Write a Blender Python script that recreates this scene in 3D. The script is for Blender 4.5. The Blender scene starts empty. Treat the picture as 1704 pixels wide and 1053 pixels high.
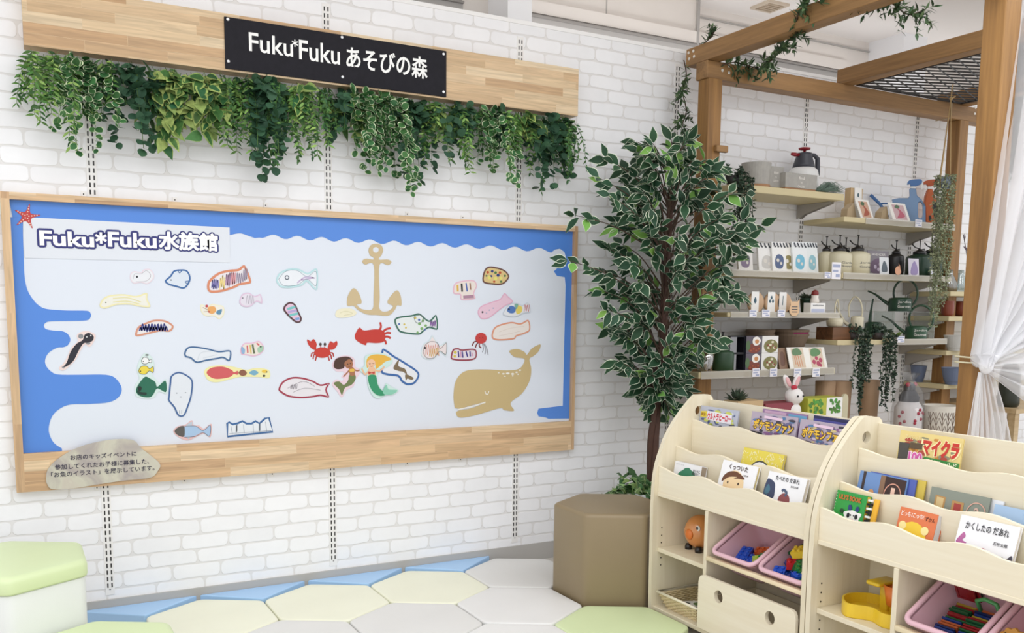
import bpy, math, random
from mathutils import Vector, Matrix, geometry
from math import sin, cos, pi, radians as R_

# ------------------------------------------------------------------ camera, world, lights, exposure
SC = bpy.context.scene
COL = SC.collection
FPX, PX, PY = 1513.894, 847.224, 695.810            # focal length and principal point for a 1704x1053 frame
YAW, PITCH, ROLL = 0.49935739, 0.1221938, 0.01058566
CAM = Vector((0.0, -3.7524, 1.23))
_f = Vector((sin(YAW)*cos(PITCH), cos(YAW)*cos(PITCH), -sin(PITCH)))
_r = Vector((cos(YAW), -sin(YAW), 0)); _u = _r.cross(_f)
_r2 = cos(ROLL)*_r + sin(ROLL)*_u; _u2 = -sin(ROLL)*_r + cos(ROLL)*_u
cd = bpy.data.cameras.new('camera'); co = bpy.data.objects.new('camera', cd); COL.objects.link(co)
cd.sensor_width = 36; cd.lens = 36*FPX/1704
cd.shift_x = (852-PX)/1704; cd.shift_y = (PY-526.5)/1704
cd.clip_start = 0.05
m = Matrix((_r2, _u2, -_f)).transposed().to_4x4(); m.translation = CAM
co.matrix_world = m
SC.camera = co

wd = bpy.data.worlds.new('world'); SC.world = wd; wd.use_nodes = True
bg = wd.node_tree.nodes['Background']; bg.inputs[0].default_value = (0.975, 0.985, 1.0, 1); bg.inputs[1].default_value = 0.8

def area(name, loc, sx, sy, power, col=(.985, .985, 1), rot=(0, 0, 0)):
    l = bpy.data.lights.new(name, 'AREA'); l.shape = 'RECTANGLE'; l.size = sx; l.size_y = sy
    l.energy = power; l.color = col
    o = bpy.data.objects.new(name, l); o.location = loc; o.rotation_euler = rot; COL.objects.link(o); return o
# rows of shop lamps
for i, (x, y, sx, sy, p) in enumerate([(0.6, -1.6, 2.4, .3, 7), (3.4, -1.9, 2.4, .3, 11), (0.6, -3.2, 2.4, .3, 11),
                                       (3.5, -3.3, 2.4, .3, 12), (5.9, -2.0, 1.6, .3, 7), (-1.6, -2.2, 1.6, .3, 4)]):
    area('shop_lamp_light', (x, y, 2.87), sx, sy, p)
for x, p in ((.2, .5), (3.9, 2.3)): area('ceiling_fill_light', (x, .19, 2.53), 3.6, .12, p, rot=(pi, 0, 0))   # unseen fill added behind the brick partition's top to brighten ceiling and upper wall

SC.view_settings.view_transform = 'Standard'
SC.view_settings.look = 'None'
SC.view_settings.gamma = 1
SC.view_settings.use_curve_mapping = False
SC.view_settings.exposure = 0.64
SC.cycles.max_bounces = 8
SC.cycles.transparent_max_bounces = 16
SC.cycles.sample_clamp_indirect = 4

# ------------------------------------------------------------------ pixel of the 1704x1053 frame -> point on a real plane of the place
def ray(u, v):
    return _r2*((u-PX)/FPX) - _u2*((v-PY)/FPX) + _f
def onY(u, v, y): d = ray(u, v); return CAM + d*((y-CAM.y)/d.y)
def onX(u, v, x): d = ray(u, v); return CAM + d*((x-CAM.x)/d.x)
def onZ(u, v, z): d = ray(u, v); return CAM + d*((z-CAM.z)/d.z)

# ------------------------------------------------------------------ materials
def lin(c):
    if isinstance(c, str):
        c = c.lstrip('#'); c = [int(c[i:i+2], 16)/255 for i in (0, 2, 4)]
    return tuple(((x/12.92) if x <= .04045 else ((x+.055)/1.055)**2.4) for x in c) + (1,)
MATS = {}
def _new(name):
    mt = bpy.data.materials.new(name); mt.use_nodes = True
    nt = mt.node_tree; b = nt.nodes['Principled BSDF']; MATS[name] = mt
    return mt, nt, b
def N(nt, typ, **kw):
    n = nt.nodes.new(typ)
    for k, v in kw.items():
        if k.startswith('i_'):
            n.inputs[k[2:].replace('_', ' ')].default_value = v
        else: setattr(n, k, v)
    return n
def mat(name, col, rough=.5, metal=0, var=0, vscale=8, bump=0, bscale=60, trans=0, alpha=1, spec=None, coat=0, sheen=0, island=0, stretch=None):
    """plain surface with optional colour mottling, fine bump and a tint that differs between loose pieces"""
    if name in MATS: return MATS[name]
    mt, nt, b = _new(name); c = lin(col)
    b.inputs['Base Color'].default_value = c; b.inputs['Roughness'].default_value = rough; b.inputs['Metallic'].default_value = metal
    if trans: b.inputs['Transmission Weight'].default_value = trans
    if alpha < 1: b.inputs['Alpha'].default_value = alpha
    if spec is not None: b.inputs['Specular IOR Level'].default_value = spec
    if coat: b.inputs['Coat Weight'].default_value = coat; b.inputs['Coat Roughness'].default_value = .1
    L = nt.links.new
    tc = N(nt, 'ShaderNodeTexCoord')
    src = tc.outputs['Object']
    if stretch:
        mp = N(nt, 'ShaderNodeMapping'); mp.inputs['Scale'].default_value = stretch; L(src, mp.inputs[0]); src = mp.outputs[0]
    out = None
    if var:
        no = N(nt, 'ShaderNodeTexNoise', i_Scale=vscale, i_Detail=4.0); L(src, no.inputs['Vector'])
        hs = N(nt, 'ShaderNodeHueSaturation'); hs.inputs['Color'].default_value = c
        mr = N(nt, 'ShaderNodeMapRange'); mr.inputs[1].default_value = .3; mr.inputs[2].default_value = .7
        mr.inputs[3].default_value = 1-var; mr.inputs[4].default_value = 1+var*.6
        L(no.outputs['Fac'], mr.inputs[0]); L(mr.outputs[0], hs.inputs['Value']); out = hs
    if island:
        ge = N(nt, 'ShaderNodeNewGeometry'); hs = N(nt, 'ShaderNodeHueSaturation'); hs.inputs['Color'].default_value = c
        if out: L(out.outputs[0], hs.inputs['Color'])
        mr = N(nt, 'ShaderNodeMapRange'); mr.inputs[3].default_value = 1-island; mr.inputs[4].default_value = 1+island
        L(ge.outputs['Random Per Island'], mr.inputs[0]); L(mr.outputs[0], hs.inputs['Value'])
        mr2 = N(nt, 'ShaderNodeMapRange'); mr2.inputs[3].default_value = .5-island*.06; mr2.inputs[4].default_value = .5+island*.06
        mu = N(nt, 'ShaderNodeMath', operation='MULTIPLY'); mu.inputs[1].default_value = 7.31
        fr = N(nt, 'ShaderNodeMath', operation='FRACT'); L(ge.outputs['Random Per Island'], mu.inputs[0]); L(mu.outputs[0], fr.inputs[0])
        L(fr.outputs[0], mr2.inputs[0]); L(mr2.outputs[0], hs.inputs['Hue']); out = hs
    if out: L(out.outputs[0], b.inputs['Base Color'])
    if bump:
        n2 = N(nt, 'ShaderNodeTexNoise', i_Scale=bscale, i_Detail=3.0); L(src, n2.inputs['Vector'])
        bp = N(nt, 'ShaderNodeBump', i_Strength=bump, i_Distance=.002); L(n2.outputs['Fac'], bp.inputs['Height']); L(bp.outputs[0], b.inputs['Normal'])
    return mt
def wood(name, c1, c2, axis='x', rough=.5, scale=1.0, contrast=1.0, ring=12):
    """wood grain running along one axis of the object"""
    if name in MATS: return MATS[name]
    mt, nt, b = _new(name); L = nt.links.new
    tc = N(nt, 'ShaderNodeTexCoord'); mp = N(nt, 'ShaderNodeMapping'); L(tc.outputs['Object'], mp.inputs[0])
    s = [ring*scale]*3; s['xyz'.index(axis)] = ring*.06*scale; mp.inputs['Scale'].default_value = s
    n1 = N(nt, 'ShaderNodeTexNoise', i_Scale=1.6, i_Detail=6.0, i_Roughness=.6, i_Distortion=.6); L(mp.outputs[0], n1.inputs['Vector'])
    n2 = N(nt, 'ShaderNodeTexNoise', i_Scale=9.0, i_Detail=3.0); L(mp.outputs[0], n2.inputs['Vector'])
    ad = N(nt, 'ShaderNodeMath', operation='MULTIPLY_ADD'); ad.inputs[1].default_value = .35; L(n2.outputs['Fac'], ad.inputs[0]); L(n1.outputs['Fac'], ad.inputs[2])
    cr = N(nt, 'ShaderNodeValToRGB'); cr.color_ramp.elements[0].position = .5; cr.color_ramp.elements[1].position = .5+.34/contrast
    cr.color_ramp.elements[0].color = lin(c1); cr.color_ramp.elements[1].color = lin(c2)
    L(ad.outputs[0], cr.inputs[0]); L(cr.outputs[0], b.inputs['Base Color']); b.inputs['Roughness'].default_value = rough
    bp = N(nt, 'ShaderNodeBump', i_Strength=.15, i_Distance=.001); L(ad.outputs[0], bp.inputs['Height']); L(bp.outputs[0], b.inputs['Normal'])
    return mt
def staves(name, cols, lx=.42, lz=.036, along='x', rough=.45):
    """laminated board: staves glued side by side, each with its own tone and grain"""
    mt, nt, b = _new(name); L = nt.links.new
    tc = N(nt, 'ShaderNodeTexCoord'); sp = N(nt, 'ShaderNodeSeparateXYZ'); L(tc.outputs['Object'], sp.inputs[0])
    cb = N(nt, 'ShaderNodeCombineXYZ')
    a, c = ('X', 'Z') if along == 'x' else ('Z', 'X')
    L(sp.outputs[a], cb.inputs[0]); L(sp.outputs[c], cb.inputs[1])
    br = N(nt, 'ShaderNodeTexBrick', offset=.37, offset_frequency=2, squash=.7, squash_frequency=3)
    br.inputs['Scale'].default_value = 1; br.inputs['Mortar Size'].default_value = .0004; br.inputs['Mortar Smooth'].default_value = 0
    br.inputs['Brick Width'].default_value = lx; br.inputs['Row Height'].default_value = lz
    br.inputs['Color1'].default_value = (0, 0, 0, 1); br.inputs['Color2'].default_value = (1, 1, 1, 1); br.inputs['Mortar'].default_value = (.35, .35, .35, 1)
    L(cb.outputs[0], br.inputs['Vector'])
    # grain, shifted stave by stave
    mp = N(nt, 'ShaderNodeMapping'); sc = (2.2, 40, 40) if along == 'x' else (40, 40, 2.2); mp.inputs['Scale'].default_value = sc
    ad0 = N(nt, 'ShaderNodeVectorMath', operation='MULTIPLY_ADD'); ad0.inputs[1].default_value = (3, 3, 3)
    L(br.outputs['Color'], ad0.inputs[0]); L(tc.outputs['Object'], ad0.inputs[2]); L(ad0.outputs[0], mp.inputs[0])
    no = N(nt, 'ShaderNodeTexNoise', i_Scale=1.6, i_Detail=6.0, i_Distortion=1.2); L(mp.outputs[0], no.inputs['Vector'])
    cr = N(nt, 'ShaderNodeValToRGB'); el = cr.color_ramp.elements
    el[0].color = lin(cols[0]); el[1].color = lin(cols[-1])
    for i, cc in enumerate(cols[1:-1]): e = el.new((i+1)/(len(cols)-1)); e.color = lin(cc)
    L(br.outputs['Color'], cr.inputs[0])
    hs = N(nt, 'ShaderNodeHueSaturation'); L(cr.outputs[0], hs.inputs['Color'])
    mr = N(nt, 'ShaderNodeMapRange'); mr.inputs[1].default_value = .3; mr.inputs[2].default_value = .7; mr.inputs[3].default_value = .74; mr.inputs[4].default_value = 1.1
    L(no.outputs['Fac'], mr.inputs[0]); L(mr.outputs[0], hs.inputs['Value']); L(hs.outputs[0], b.inputs['Base Color'])
    b.inputs['Roughness'].default_value = rough
    return mt
def brick_mat():
    """printed white brick paper: running bond of irregular round-cornered bricks"""
    mt, nt, b = _new('white_brick_paper'); L = nt.links.new
    W_, H_, g, rad = .185, .0612, .0032, .016
    def M(op, *a):
        n = nt.nodes.new('ShaderNodeMath'); n.operation = op
        for i, x in enumerate(a):
            if isinstance(x, (int, float)): n.inputs[i].default_value = x
            else: L(x, n.inputs[i])
        return n.outputs[0]
    tc = N(nt, 'ShaderNodeTexCoord'); sp = N(nt, 'ShaderNodeSeparateXYZ'); L(tc.outputs['Object'], sp.inputs[0])
    cb = N(nt, 'ShaderNodeCombineXYZ'); L(sp.outputs['X'], cb.inputs[0]); L(sp.outputs['Z'], cb.inputs[1])
    nz = N(nt, 'ShaderNodeTexNoise', i_Scale=7.0, i_Detail=3.0); L(cb.outputs[0], nz.inputs['Vector'])
    sn = N(nt, 'ShaderNodeSeparateXYZ'); L(nz.outputs['Color'], sn.inputs[0])
    X = M('MULTIPLY_ADD', M('SUBTRACT', sn.outputs[0], .5), .03, sp.outputs['X']); Zc = M('MULTIPLY_ADD', M('SUBTRACT', sn.outputs[1], .5), .017, sp.outputs['Z'])
    row = M('FLOOR', M('DIVIDE', Zc, H_)); wn = N(nt, 'ShaderNodeTexWhiteNoise', noise_dimensions='1D'); L(row, wn.inputs['W'])
    offx = M('ADD', M('MULTIPLY', M('MODULO', row, 2.0), .5), M('MULTIPLY', wn.outputs['Value'], .22))
    xu = M('ADD', M('DIVIDE', X, W_), offx); ci = M('FLOOR', xu)
    lx = M('MULTIPLY', M('SUBTRACT', M('SUBTRACT', xu, ci), .5), W_); lz = M('SUBTRACT', Zc, M('MULTIPLY', M('ADD', row, .5), H_))
    qx = M('SUBTRACT', M('ABSOLUTE', lx), W_/2-g-rad); qz = M('SUBTRACT', M('ABSOLUTE', lz), H_/2-g-rad)
    mx_, mz_ = M('MAXIMUM', qx, 0.0), M('MAXIMUM', qz, 0.0)
    d = M('SUBTRACT', M('ADD', M('SQRT', M('ADD', M('MULTIPLY', mx_, mx_), M('MULTIPLY', mz_, mz_))), M('MINIMUM', M('MAXIMUM', qx, qz), 0.0)), rad)
    mr = N(nt, 'ShaderNodeMapRange', interpolation_type='SMOOTHSTEP'); mr.inputs[1].default_value = -.0022; mr.inputs[2].default_value = .0014; L(d, mr.inputs[0]); fac = mr.outputs[0]
    cid = N(nt, 'ShaderNodeCombineXYZ'); L(ci, cid.inputs[0]); L(row, cid.inputs[1]); w2 = N(nt, 'ShaderNodeTexWhiteNoise', noise_dimensions='2D'); L(cid.outputs[0], w2.inputs['Vector'])
    n2 = N(nt, 'ShaderNodeTexNoise', i_Scale=9.0, i_Detail=7.0, i_Roughness=.68); L(cb.outputs[0], n2.inputs['Vector'])
    val = M('ADD', M('MULTIPLY', w2.outputs['Value'], .045), M('MULTIPLY', n2.outputs['Fac'], .12))
    hs = N(nt, 'ShaderNodeHueSaturation'); hs.inputs['Color'].default_value = lin('#f2f2f4'); L(M('ADD', val, .895), hs.inputs['Value'])
    m1 = N(nt, 'ShaderNodeMix', data_type='RGBA'); L(fac, m1.inputs['Factor']); L(hs.outputs[0], m1.inputs['A']); m1.inputs['B'].default_value = lin('#e1dfde')
    # darker line under the lower rim of some bricks: shadow painted into the colour
    ln = N(nt, 'ShaderNodeMapRange', interpolation_type='SMOOTHSTEP'); ln.inputs[1].default_value = .0016; ln.inputs[2].default_value = .0; L(M('ABSOLUTE', M('ADD', d, -.0002)), ln.inputs[0])
    lowm = M('MULTIPLY', M('LESS_THAN', lz, -.012), M('MULTIPLY', ln.outputs[0], M('MULTIPLY', n2.outputs['Fac'], .75)))
    m2 = N(nt, 'ShaderNodeMix', data_type='RGBA'); L(lowm, m2.inputs['Factor']); L(m1.outputs['Result'], m2.inputs['A']); m2.inputs['B'].default_value = lin('#aaa6a2')
    L(m2.outputs['Result'], b.inputs['Base Color']); b.inputs['Roughness'].default_value = .75
    bp = N(nt, 'ShaderNodeBump', i_Strength=.3, i_Distance=.003); L(M('SUBTRACT', M('MULTIPLY', n2.outputs['Fac'], .3), fac), bp.inputs['Height']); L(bp.outputs[0], b.inputs['Normal'])
    return mt
def glass_mat(name, col='#f4f8f8', rough=.05, mixf=.82):
    mt, nt, b = _new(name); L = nt.links.new
    tr = N(nt, 'ShaderNodeBsdfTransparent'); tr.inputs[0].default_value = lin(col)
    gl = N(nt, 'ShaderNodeBsdfGlossy'); gl.inputs['Roughness'].default_value = rough
    mx = N(nt, 'ShaderNodeMixShader'); mx.inputs[0].default_value = 1-mixf
    L(tr.outputs[0], mx.inputs[1]); L(gl.outputs[0], mx.inputs[2]); L(mx.outputs[0], nt.nodes['Material Output'].inputs[0])
    return mt
def gauze_mat():
    mt, nt, b = _new('sheer_white_gauze'); L = nt.links.new
    b.inputs['Base Color'].default_value = (.9, .9, .92, 1); b.inputs['Roughness'].default_value = .8
    tl = N(nt, 'ShaderNodeBsdfTranslucent'); tl.inputs[0].default_value = (.9, .9, .92, 1)
    mx = N(nt, 'ShaderNodeMixShader'); mx.inputs[0].default_value = .4; L(b.outputs[0], mx.inputs[1]); L(tl.outputs[0], mx.inputs[2])
    tr = N(nt, 'ShaderNodeBsdfTransparent'); lw = N(nt, 'ShaderNodeLayerWeight', i_Blend=.45)
    mr = N(nt, 'ShaderNodeMapRange'); mr.inputs[3].default_value = .4; mr.inputs[4].default_value = .92; L(lw.outputs['Facing'], mr.inputs[0])
    m2 = N(nt, 'ShaderNodeMixShader'); L(mr.outputs[0], m2.inputs[0]); L(tr.outputs[0], m2.inputs[1]); L(mx.outputs[0], m2.inputs[2])
    L(m2.outputs[0], nt.nodes['Material Output'].inputs[0]); return mt

# ------------------------------------------------------------------ mesh helpers
class MB:
    def __init__(s): s.v = []; s.f = []; s.m = []
    def add(s, vs, fs, mi=0):
        o = len(s.v); s.v += [Vector(p) for p in vs]; s.f += [tuple(i+o for i in f) for f in fs]; s.m += [mi]*len(fs); return s
    def box(s, x0, x1, y0, y1, z0, z1, mi=0, M=None):
        vs = [Vector((x, y, z)) for z in (z0, z1) for y in (y0, y1) for x in (x0, x1)]
        if M: vs = [M @ p for p in vs]
        return s.add(vs, [(0, 2, 3, 1), (4, 5, 7, 6), (0, 1, 5, 4), (2, 6, 7, 3), (0, 4, 6, 2), (1, 3, 7, 5)], mi)
    def rbox(s, x0, x1, y0, y1, z0, z1, r, mi=0, M=None, seg=3, axis='z'):
        """box whose four edges along `axis` are rounded, and with a small chamfer on the end rims"""
        ax = 'xyz'.index(axis); o = [(1, 2), (2, 0), (0, 1)][ax]
        lo = (x0, y0, z0); hi = (x1, y1, z1)
        a0, a1, b0, b1 = lo[o[0]], hi[o[0]], lo[o[1]], hi[o[1]]; c0, c1 = lo[ax], hi[ax]
        def ring(c, ins):
            pts = []; rr = max(r-ins, 1e-4)
            for (ca, cb, st) in ((a1-r, b1-r, 0), (a0+r, b1-r, 90), (a0+r, b0+r, 180), (a1-r, b0+r, 270)):
                for k in range(seg+1):
                    t = R_(st+90*k/seg); p = [0, 0, 0]; p[o[0]] = ca+rr*cos(t); p[o[1]] = cb+rr*sin(t); p[ax] = c; pts.append(p)
            return pts
        ch = min(r*.5, (c1-c0)*.25)
        rings = [ring(c0, ch), ring(c0+ch, 0), ring(c1-ch, 0), ring(c1, ch)]
        return s.loft(rings, mi=mi, M=M, caps=True)
    def loft(s, rings, mi=0, M=None, caps=True, closed=True):
        n = len(rings[0]); vs = [Vector(p) for rg in rings for p in rg]
        if M: vs = [M @ p for p in vs]
        fs = []
        for k in range(len(rings)-1):
            for i in range(n if closed else n-1):
                j = (i+1) % n; fs.append((k*n+i, k*n+j, (k+1)*n+j, (k+1)*n+i))
        if caps and closed: fs += [tuple(range(n))[::-1], tuple(range((len(rings)-1)*n, len(rings)*n))]
        return s.add(vs, fs, mi)
    def lathe(s, prof, c=(0, 0, 0), n=24, mi=0, M=None, caps=True, sx=1, sy=1):
        rings = [[(c[0]+r*sx*cos(2*pi*i/n), c[1]+r*sy*sin(2*pi*i/n), c[2]+z) for i in range(n)] for r, z in prof]
        return s.loft(rings, mi, M, caps)
    def tube(s, pts, rad, n=8, mi=0, M=None, caps=True, flat=1.0):
        pts = [Vector(p) for p in pts]; rr = rad if isinstance(rad, (list, tuple)) else [rad]*len(pts)
        rings = []; prev = None
        for i, p in enumerate(pts):
            t = (pts[min(i+1, len(pts)-1)]-pts[max(i-1, 0)]).normalized()
            if prev is None:
                a = Vector((0, 0, 1)) if abs(t.z) < .9 else Vector((1, 0, 0)); x = t.cross(a).normalized()
            else:
                x = (prev - t*prev.dot(t)).normalized()
            prev = x; y = t.cross(x)
            rings.append([p + (x*cos(2*pi*k/n) + y*sin(2*pi*k/n)*flat)*rr[i] for k in range(n)])
        return s.loft(rings, mi, M, caps)
    def ball(s, c, r, mi=0, M=None, n=16, m_=10, sc=(1, 1, 1)):
        prof = [(max(r*sin(pi*k/m_), 1e-4), -r*cos(pi*k/m_)) for k in range(m_+1)]
        rings = [[(c[0]+q*sc[0]*cos(2*pi*i/n), c[1]+q*sc[1]*sin(2*pi*i/n), c[2]+z*sc[2]) for i in range(n)] for q, z in prof]
        return s.loft(rings, mi, M, True)
    def poly(s, pts, thick, frame, mi=0):
        """concave outline (2-D, closed) given thickness along the frame's third axis"""
        A = [frame @ Vector((p[0], p[1], 0)) for p in pts]; B = [frame @ Vector((p[0], p[1], thick)) for p in pts]
        n = len(pts); tris = geometry.tessellate_polygon([[Vector((p[0], p[1], 0)) for p in pts]])
        ar = sum(pts[i][0]*pts[(i+1) % n][1]-pts[(i+1) % n][0]*pts[i][1] for i in range(n))
        fs = []
        for t in tris:
            a = (pts[t[1]][0]-pts[t[0]][0])*(pts[t[2]][1]-pts[t[0]][1])-(pts[t[2]][0]-pts[t[0]][0])*(pts[t[1]][1]-pts[t[0]][1])
            t = tuple(t) if a > 0 else tuple(t[::-1])
            fs.append(tuple(i+n for i in t)); fs.append(t[::-1])
        for i in range(n):
            j = (i+1) % n
            fs.append((i, j, j+n, i+n) if ar > 0 else (j, i, i+n, j+n))
        return s.add(A+B, fs, mi)
    def mesh(s, name, mats, off=None, smooth=False):
        me = bpy.data.meshes.new(name); o = off or Vector((0, 0, 0))
        me.from_pydata([tuple(p-o) for p in s.v], [], s.f)
        for mm in (mats if isinstance(mats, (list, tuple)) else [mats]): me.materials.append(mm)
        for p, k in zip(me.polygons, s.m): p.material_index = k
        if smooth: me.shade_smooth()
        me.update(); return me

ORG = {}
def tag(o, label, cat, group=None, kind=None):
    if label: o['label'] = label
    if cat: o['category'] = cat
    if group: o['group'] = group
    if kind: o['kind'] = kind
    return o
def thing(name, label, cat, loc=(0, 0, 0), group=None):
    o = bpy.data.objects.new(name, None); COL.objects.link(o); o.location = loc; o.empty_display_size = .05
    return tag(o, label, cat, group)
def wloc(o):
    v = Vector((0, 0, 0))
    while o: v += o.location; o = o.parent
    return v
def part(name, mb, mats, parent, smooth=False, local=False, label=None):
    """mesh child; mb in world coordinates unless local"""
    off = None if local else wloc(parent)
    o = bpy.data.objects.new(name, mb.mesh(name, mats, off, smooth)); COL.objects.link(o); o.parent = parent
    if smooth == 'auto': pass
    if label: o['label'] = label
    return o
def bev(o, w=.004, seg=2, ang=40):
    b = o.modifiers.new('bevel', 'BEVEL'); b.width = w; b.segments = seg; b.limit_method = 'ANGLE'; b.angle_limit = R_(ang); return o
def sauto(o, ang=40):
    o.data.shade_smooth()
    me = o.data; lim = R_(ang)
    # mark sharp edges where faces meet steeply
    import bmesh
    bm = bmesh.new(); bm.from_mesh(me)
    for e in bm.edges:
        if len(e.link_faces) == 2 and e.calc_face_angle(0) > lim: e.smooth = False
    bm.to_mesh(me); bm.free(); return o
def solo(name, mb, mats, label, cat, group=None, smooth=False, kind=None):
    """a thing that is one mesh: origin at the middle of its base"""
    xs = [p.x for p in mb.v]; ys = [p.y for p in mb.v]; zs = [p.z for p in mb.v]
    off = Vector(((min(xs)+max(xs))/2, (min(ys)+max(ys))/2, min(zs)))
    o = bpy.data.objects.new(name, mb.mesh(name, mats, off, smooth)); COL.objects.link(o); o.location = off
    return tag(o, label, cat, group, kind)
def struct(name, mb, mats, smooth=False):
    o = bpy.data.objects.new(name, mb.mesh(name, mats, None, smooth)); COL.objects.link(o); o['kind'] = 'structure'; return o
def dup(o, parent=None):
    c = o.copy(); COL.objects.link(c)
    if parent: c.parent = parent
    for ch in list(o.children): dup(ch, c)
    return c
WALLF = Matrix(((1, 0, 0, 0), (0, 0, -1, 0), (0, 1, 0, 0), (0, 0, 0, 1)))      # 2-D x,z on a wall, thickness towards the room (-Y)
def wf(y): m_ = WALLF.copy(); m_.translation = (0, y, 0); return m_
def crom(pts, n=6, closed=True):
    """smooth curve through points"""
    out = []; L_ = len(pts)
    rng = range(L_) if closed else range(L_-1)
    for i in rng:
        g = (lambda k: pts[k % L_]) if closed else (lambda k: pts[min(max(k, 0), L_-1)])
        p0, p1, p2, p3 = g(i-1), g(i), g(i+1), g(i+2)
        for k in range(n):
            t = k/n
            out.append(tuple(.5*((2*b)+(-a+c)*t+(2*a-5*b+4*c-d)*t*t+(-a+3*b-3*c+d)*t**3) for a, b, c, d in zip(p0, p1, p2, p3)))
    if not closed: out.append(tuple(pts[-1]))
    return out
def inset(pts, d):
    """move a closed outline inwards"""
    n = len(pts); ar = sum(pts[i][0]*pts[(i+1) % n][1]-pts[(i+1) % n][0]*pts[i][1] for i in range(n)); sg = 1 if ar > 0 else -1
    out = []
    for i in range(n):
        a = Vector(pts[i-1]); b = Vector(pts[i]); c = Vector(pts[(i+1) % n])
        t = (c-a)
        if t.length < 1e-9: out.append(pts[i]); continue
        t.normalize(); out.append((b.x - t.y*d*sg, b.y + t.x*d*sg))
    return out
def circ(cx, cy, rx, ry=None, n=16, rot=0):
    ry = ry or rx; c, s_ = cos(rot), sin(rot)
    return [(cx+rx*cos(2*pi*k/n)*c-ry*sin(2*pi*k/n)*s_, cy+rx*cos(2*pi*k/n)*s_+ry*sin(2*pi*k/n)*c) for k in range(n)]
_tc = bpy.data.curves.new('type', 'FONT'); _to = bpy.data.objects.new('type', _tc); COL.objects.link(_to)
def star(mb, cx, cy, rad, w, frame, thick=.0012, mi=0):
    for k in range(3):
        a = pi/2+k*pi/3; d = Vector((cos(a), sin(a), 0))*rad; n_ = Vector((-sin(a), cos(a), 0))*w/2; c_ = Vector((cx, cy, thick+.00003*k))
        mb.add([frame @ p for p in (c_-d-n_, c_+d-n_, c_+d+n_, c_-d+n_)], [(0, 1, 2, 3)], mi)
    return mb
def text_mb(body, w, h, bold=0.0, frame=Matrix(), mb=None, mi=0, thick=.0012, lines=False):
    """lettering fitted into a box w x h with its lower left corner at the frame's origin"""
    _tc.body = body; _tc.offset = bold; _tc.size = 1; _tc.extrude = 0; _tc.resolution_u = 3; _tc.space_line = .95
    dg = bpy.context.evaluated_depsgraph_get(); dg.update()
    me = bpy.data.meshes.new_from_object(_to.evaluated_get(dg))
    mb = mb or MB()
    if not len(me.vertices): return mb
    xs = [v.co.x for v in me.vertices]; ys = [v.co.y for v in me.vertices]
    x0, x1, y0, y1 = min(xs), max(xs), min(ys), max(ys); sx = w/(x1-x0); sy = h/(y1-y0)
    vs = [frame @ Vector(((v.co.x-x0)*sx, (v.co.y-y0)*sy, thick)) for v in me.vertices]
    mb.add(vs, [tuple(p.vertices) for p in me.polygons], mi); bpy.data.meshes.remove(me); return mb
# ------------------------------------------------------------------ the setting
M_brick = brick_mat()
M_cap = mat('white_cap', '#f2f1f0', .5)
b = MB(); b.box(-2.2, 7.2, 0, .07, 0, 2.495); struct('wall_back', b, M_brick)
b = MB(); b.box(-2.2, 7.2, -.004, .074, 2.495, 2.512); struct('trim_1', b, M_cap)
b = MB(); b.box(-2.2, 7.2, -.009, 0, 0, .083); o = struct('baseboard_back', b, mat('grey_skirting', '#b3b0ac', .5))
b = MB(); b.box(-2.2, 7.2, -6.5, 1.2, -.1, 0); struct('floor', b, mat('shop_floor', '#c9c4bd', .35, var=.05))
M_up = mat('beige_panel', '#e2dbd4', .6, var=.02)
b = MB(); b.box(-2.2, 3.35, .30, .36, 0, 3.4); b.box(3.35, 7.2, .42, .48, 0, 3.4); b.box(3.33, 3.352, .298, .48, 0, 3.4, 0); struct('wall_rear', b, M_up)
b = MB(); b.box(-2.2, 7.2, -1.2, .6, 2.9, 2.96); struct('ceiling', b, mat('ceiling_paint', '#f6f1ed', .7))
M_gs = mat('grey_sill', '#aaa6a2', .4); M_gs2 = mat('grey_sill_dark', '#8f8a86', .4)
for n, x0, x1, y in (('trim_2', -2.2, 1.93, .30), ('trim_3', 2.2, 3.33, .30), ('trim_4', 3.36, 4.62, .42)):
    b = MB(); zt = 2.655 if y < .4 else 2.70
    b.box(x0, x1, y-.02, y, 2.4, zt-.022, 0); b.box(x0, x1, y-.035, y, zt-.022, zt-.012, 1); b.box(x0, x1, y-.012, y, zt-.012, zt, 0)
    b.box(x0, x1, y-.02, y, zt, zt+.06, 2); struct(n, b, [M_gs, M_gs2, M_up])
b = MB()
for x in (.9, 2.75): b.box(x, x+.004, .297, .301, 2.6, 2.9)
b.box(3.36, 7.2, .41, .421, 2.84, 2.848); b.box(3.335, 3.352, .285, .30, 2.4, 2.9); struct('trim_5', b, M_gs)
M_col = mat('white_column', '#f4f4f6', .45)
b = MB(); xa = onY(845, 20, .1).x; xb = onY(885, 20, .1).x; b.box(xa, xb, .1, .3, 0, 3.3); struct('trim_6', b, M_col)
b = MB(); xa = onY(1506, 40, .16).x; xb = onY(1545, 40, .16).x; b.box(xa, xb, .16, .42, 0, 3.3); struct('trim_7', b, M_col)
# square diffuser in the ceiling
q = onZ(1281, 9, 2.9)
t = thing('ceiling_vent', 'small square beige vent in the ceiling above the wooden pergola', 'vent', (q.x, q.y, 2.9))
b = MB(); b.box(-.075, .075, -.075, .075, -.012, 0); part('frame', b, mat('vent_beige', '#d6c7b4', .5), t, local=True)
b = MB()
for k in range(5): b.box(-.055, .055, -.055+k*.024, -.043+k*.024, -.016, -.012)
part('louvre', b, mat('vent_slot', '#b7a58f', .5), t, local=True)

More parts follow.
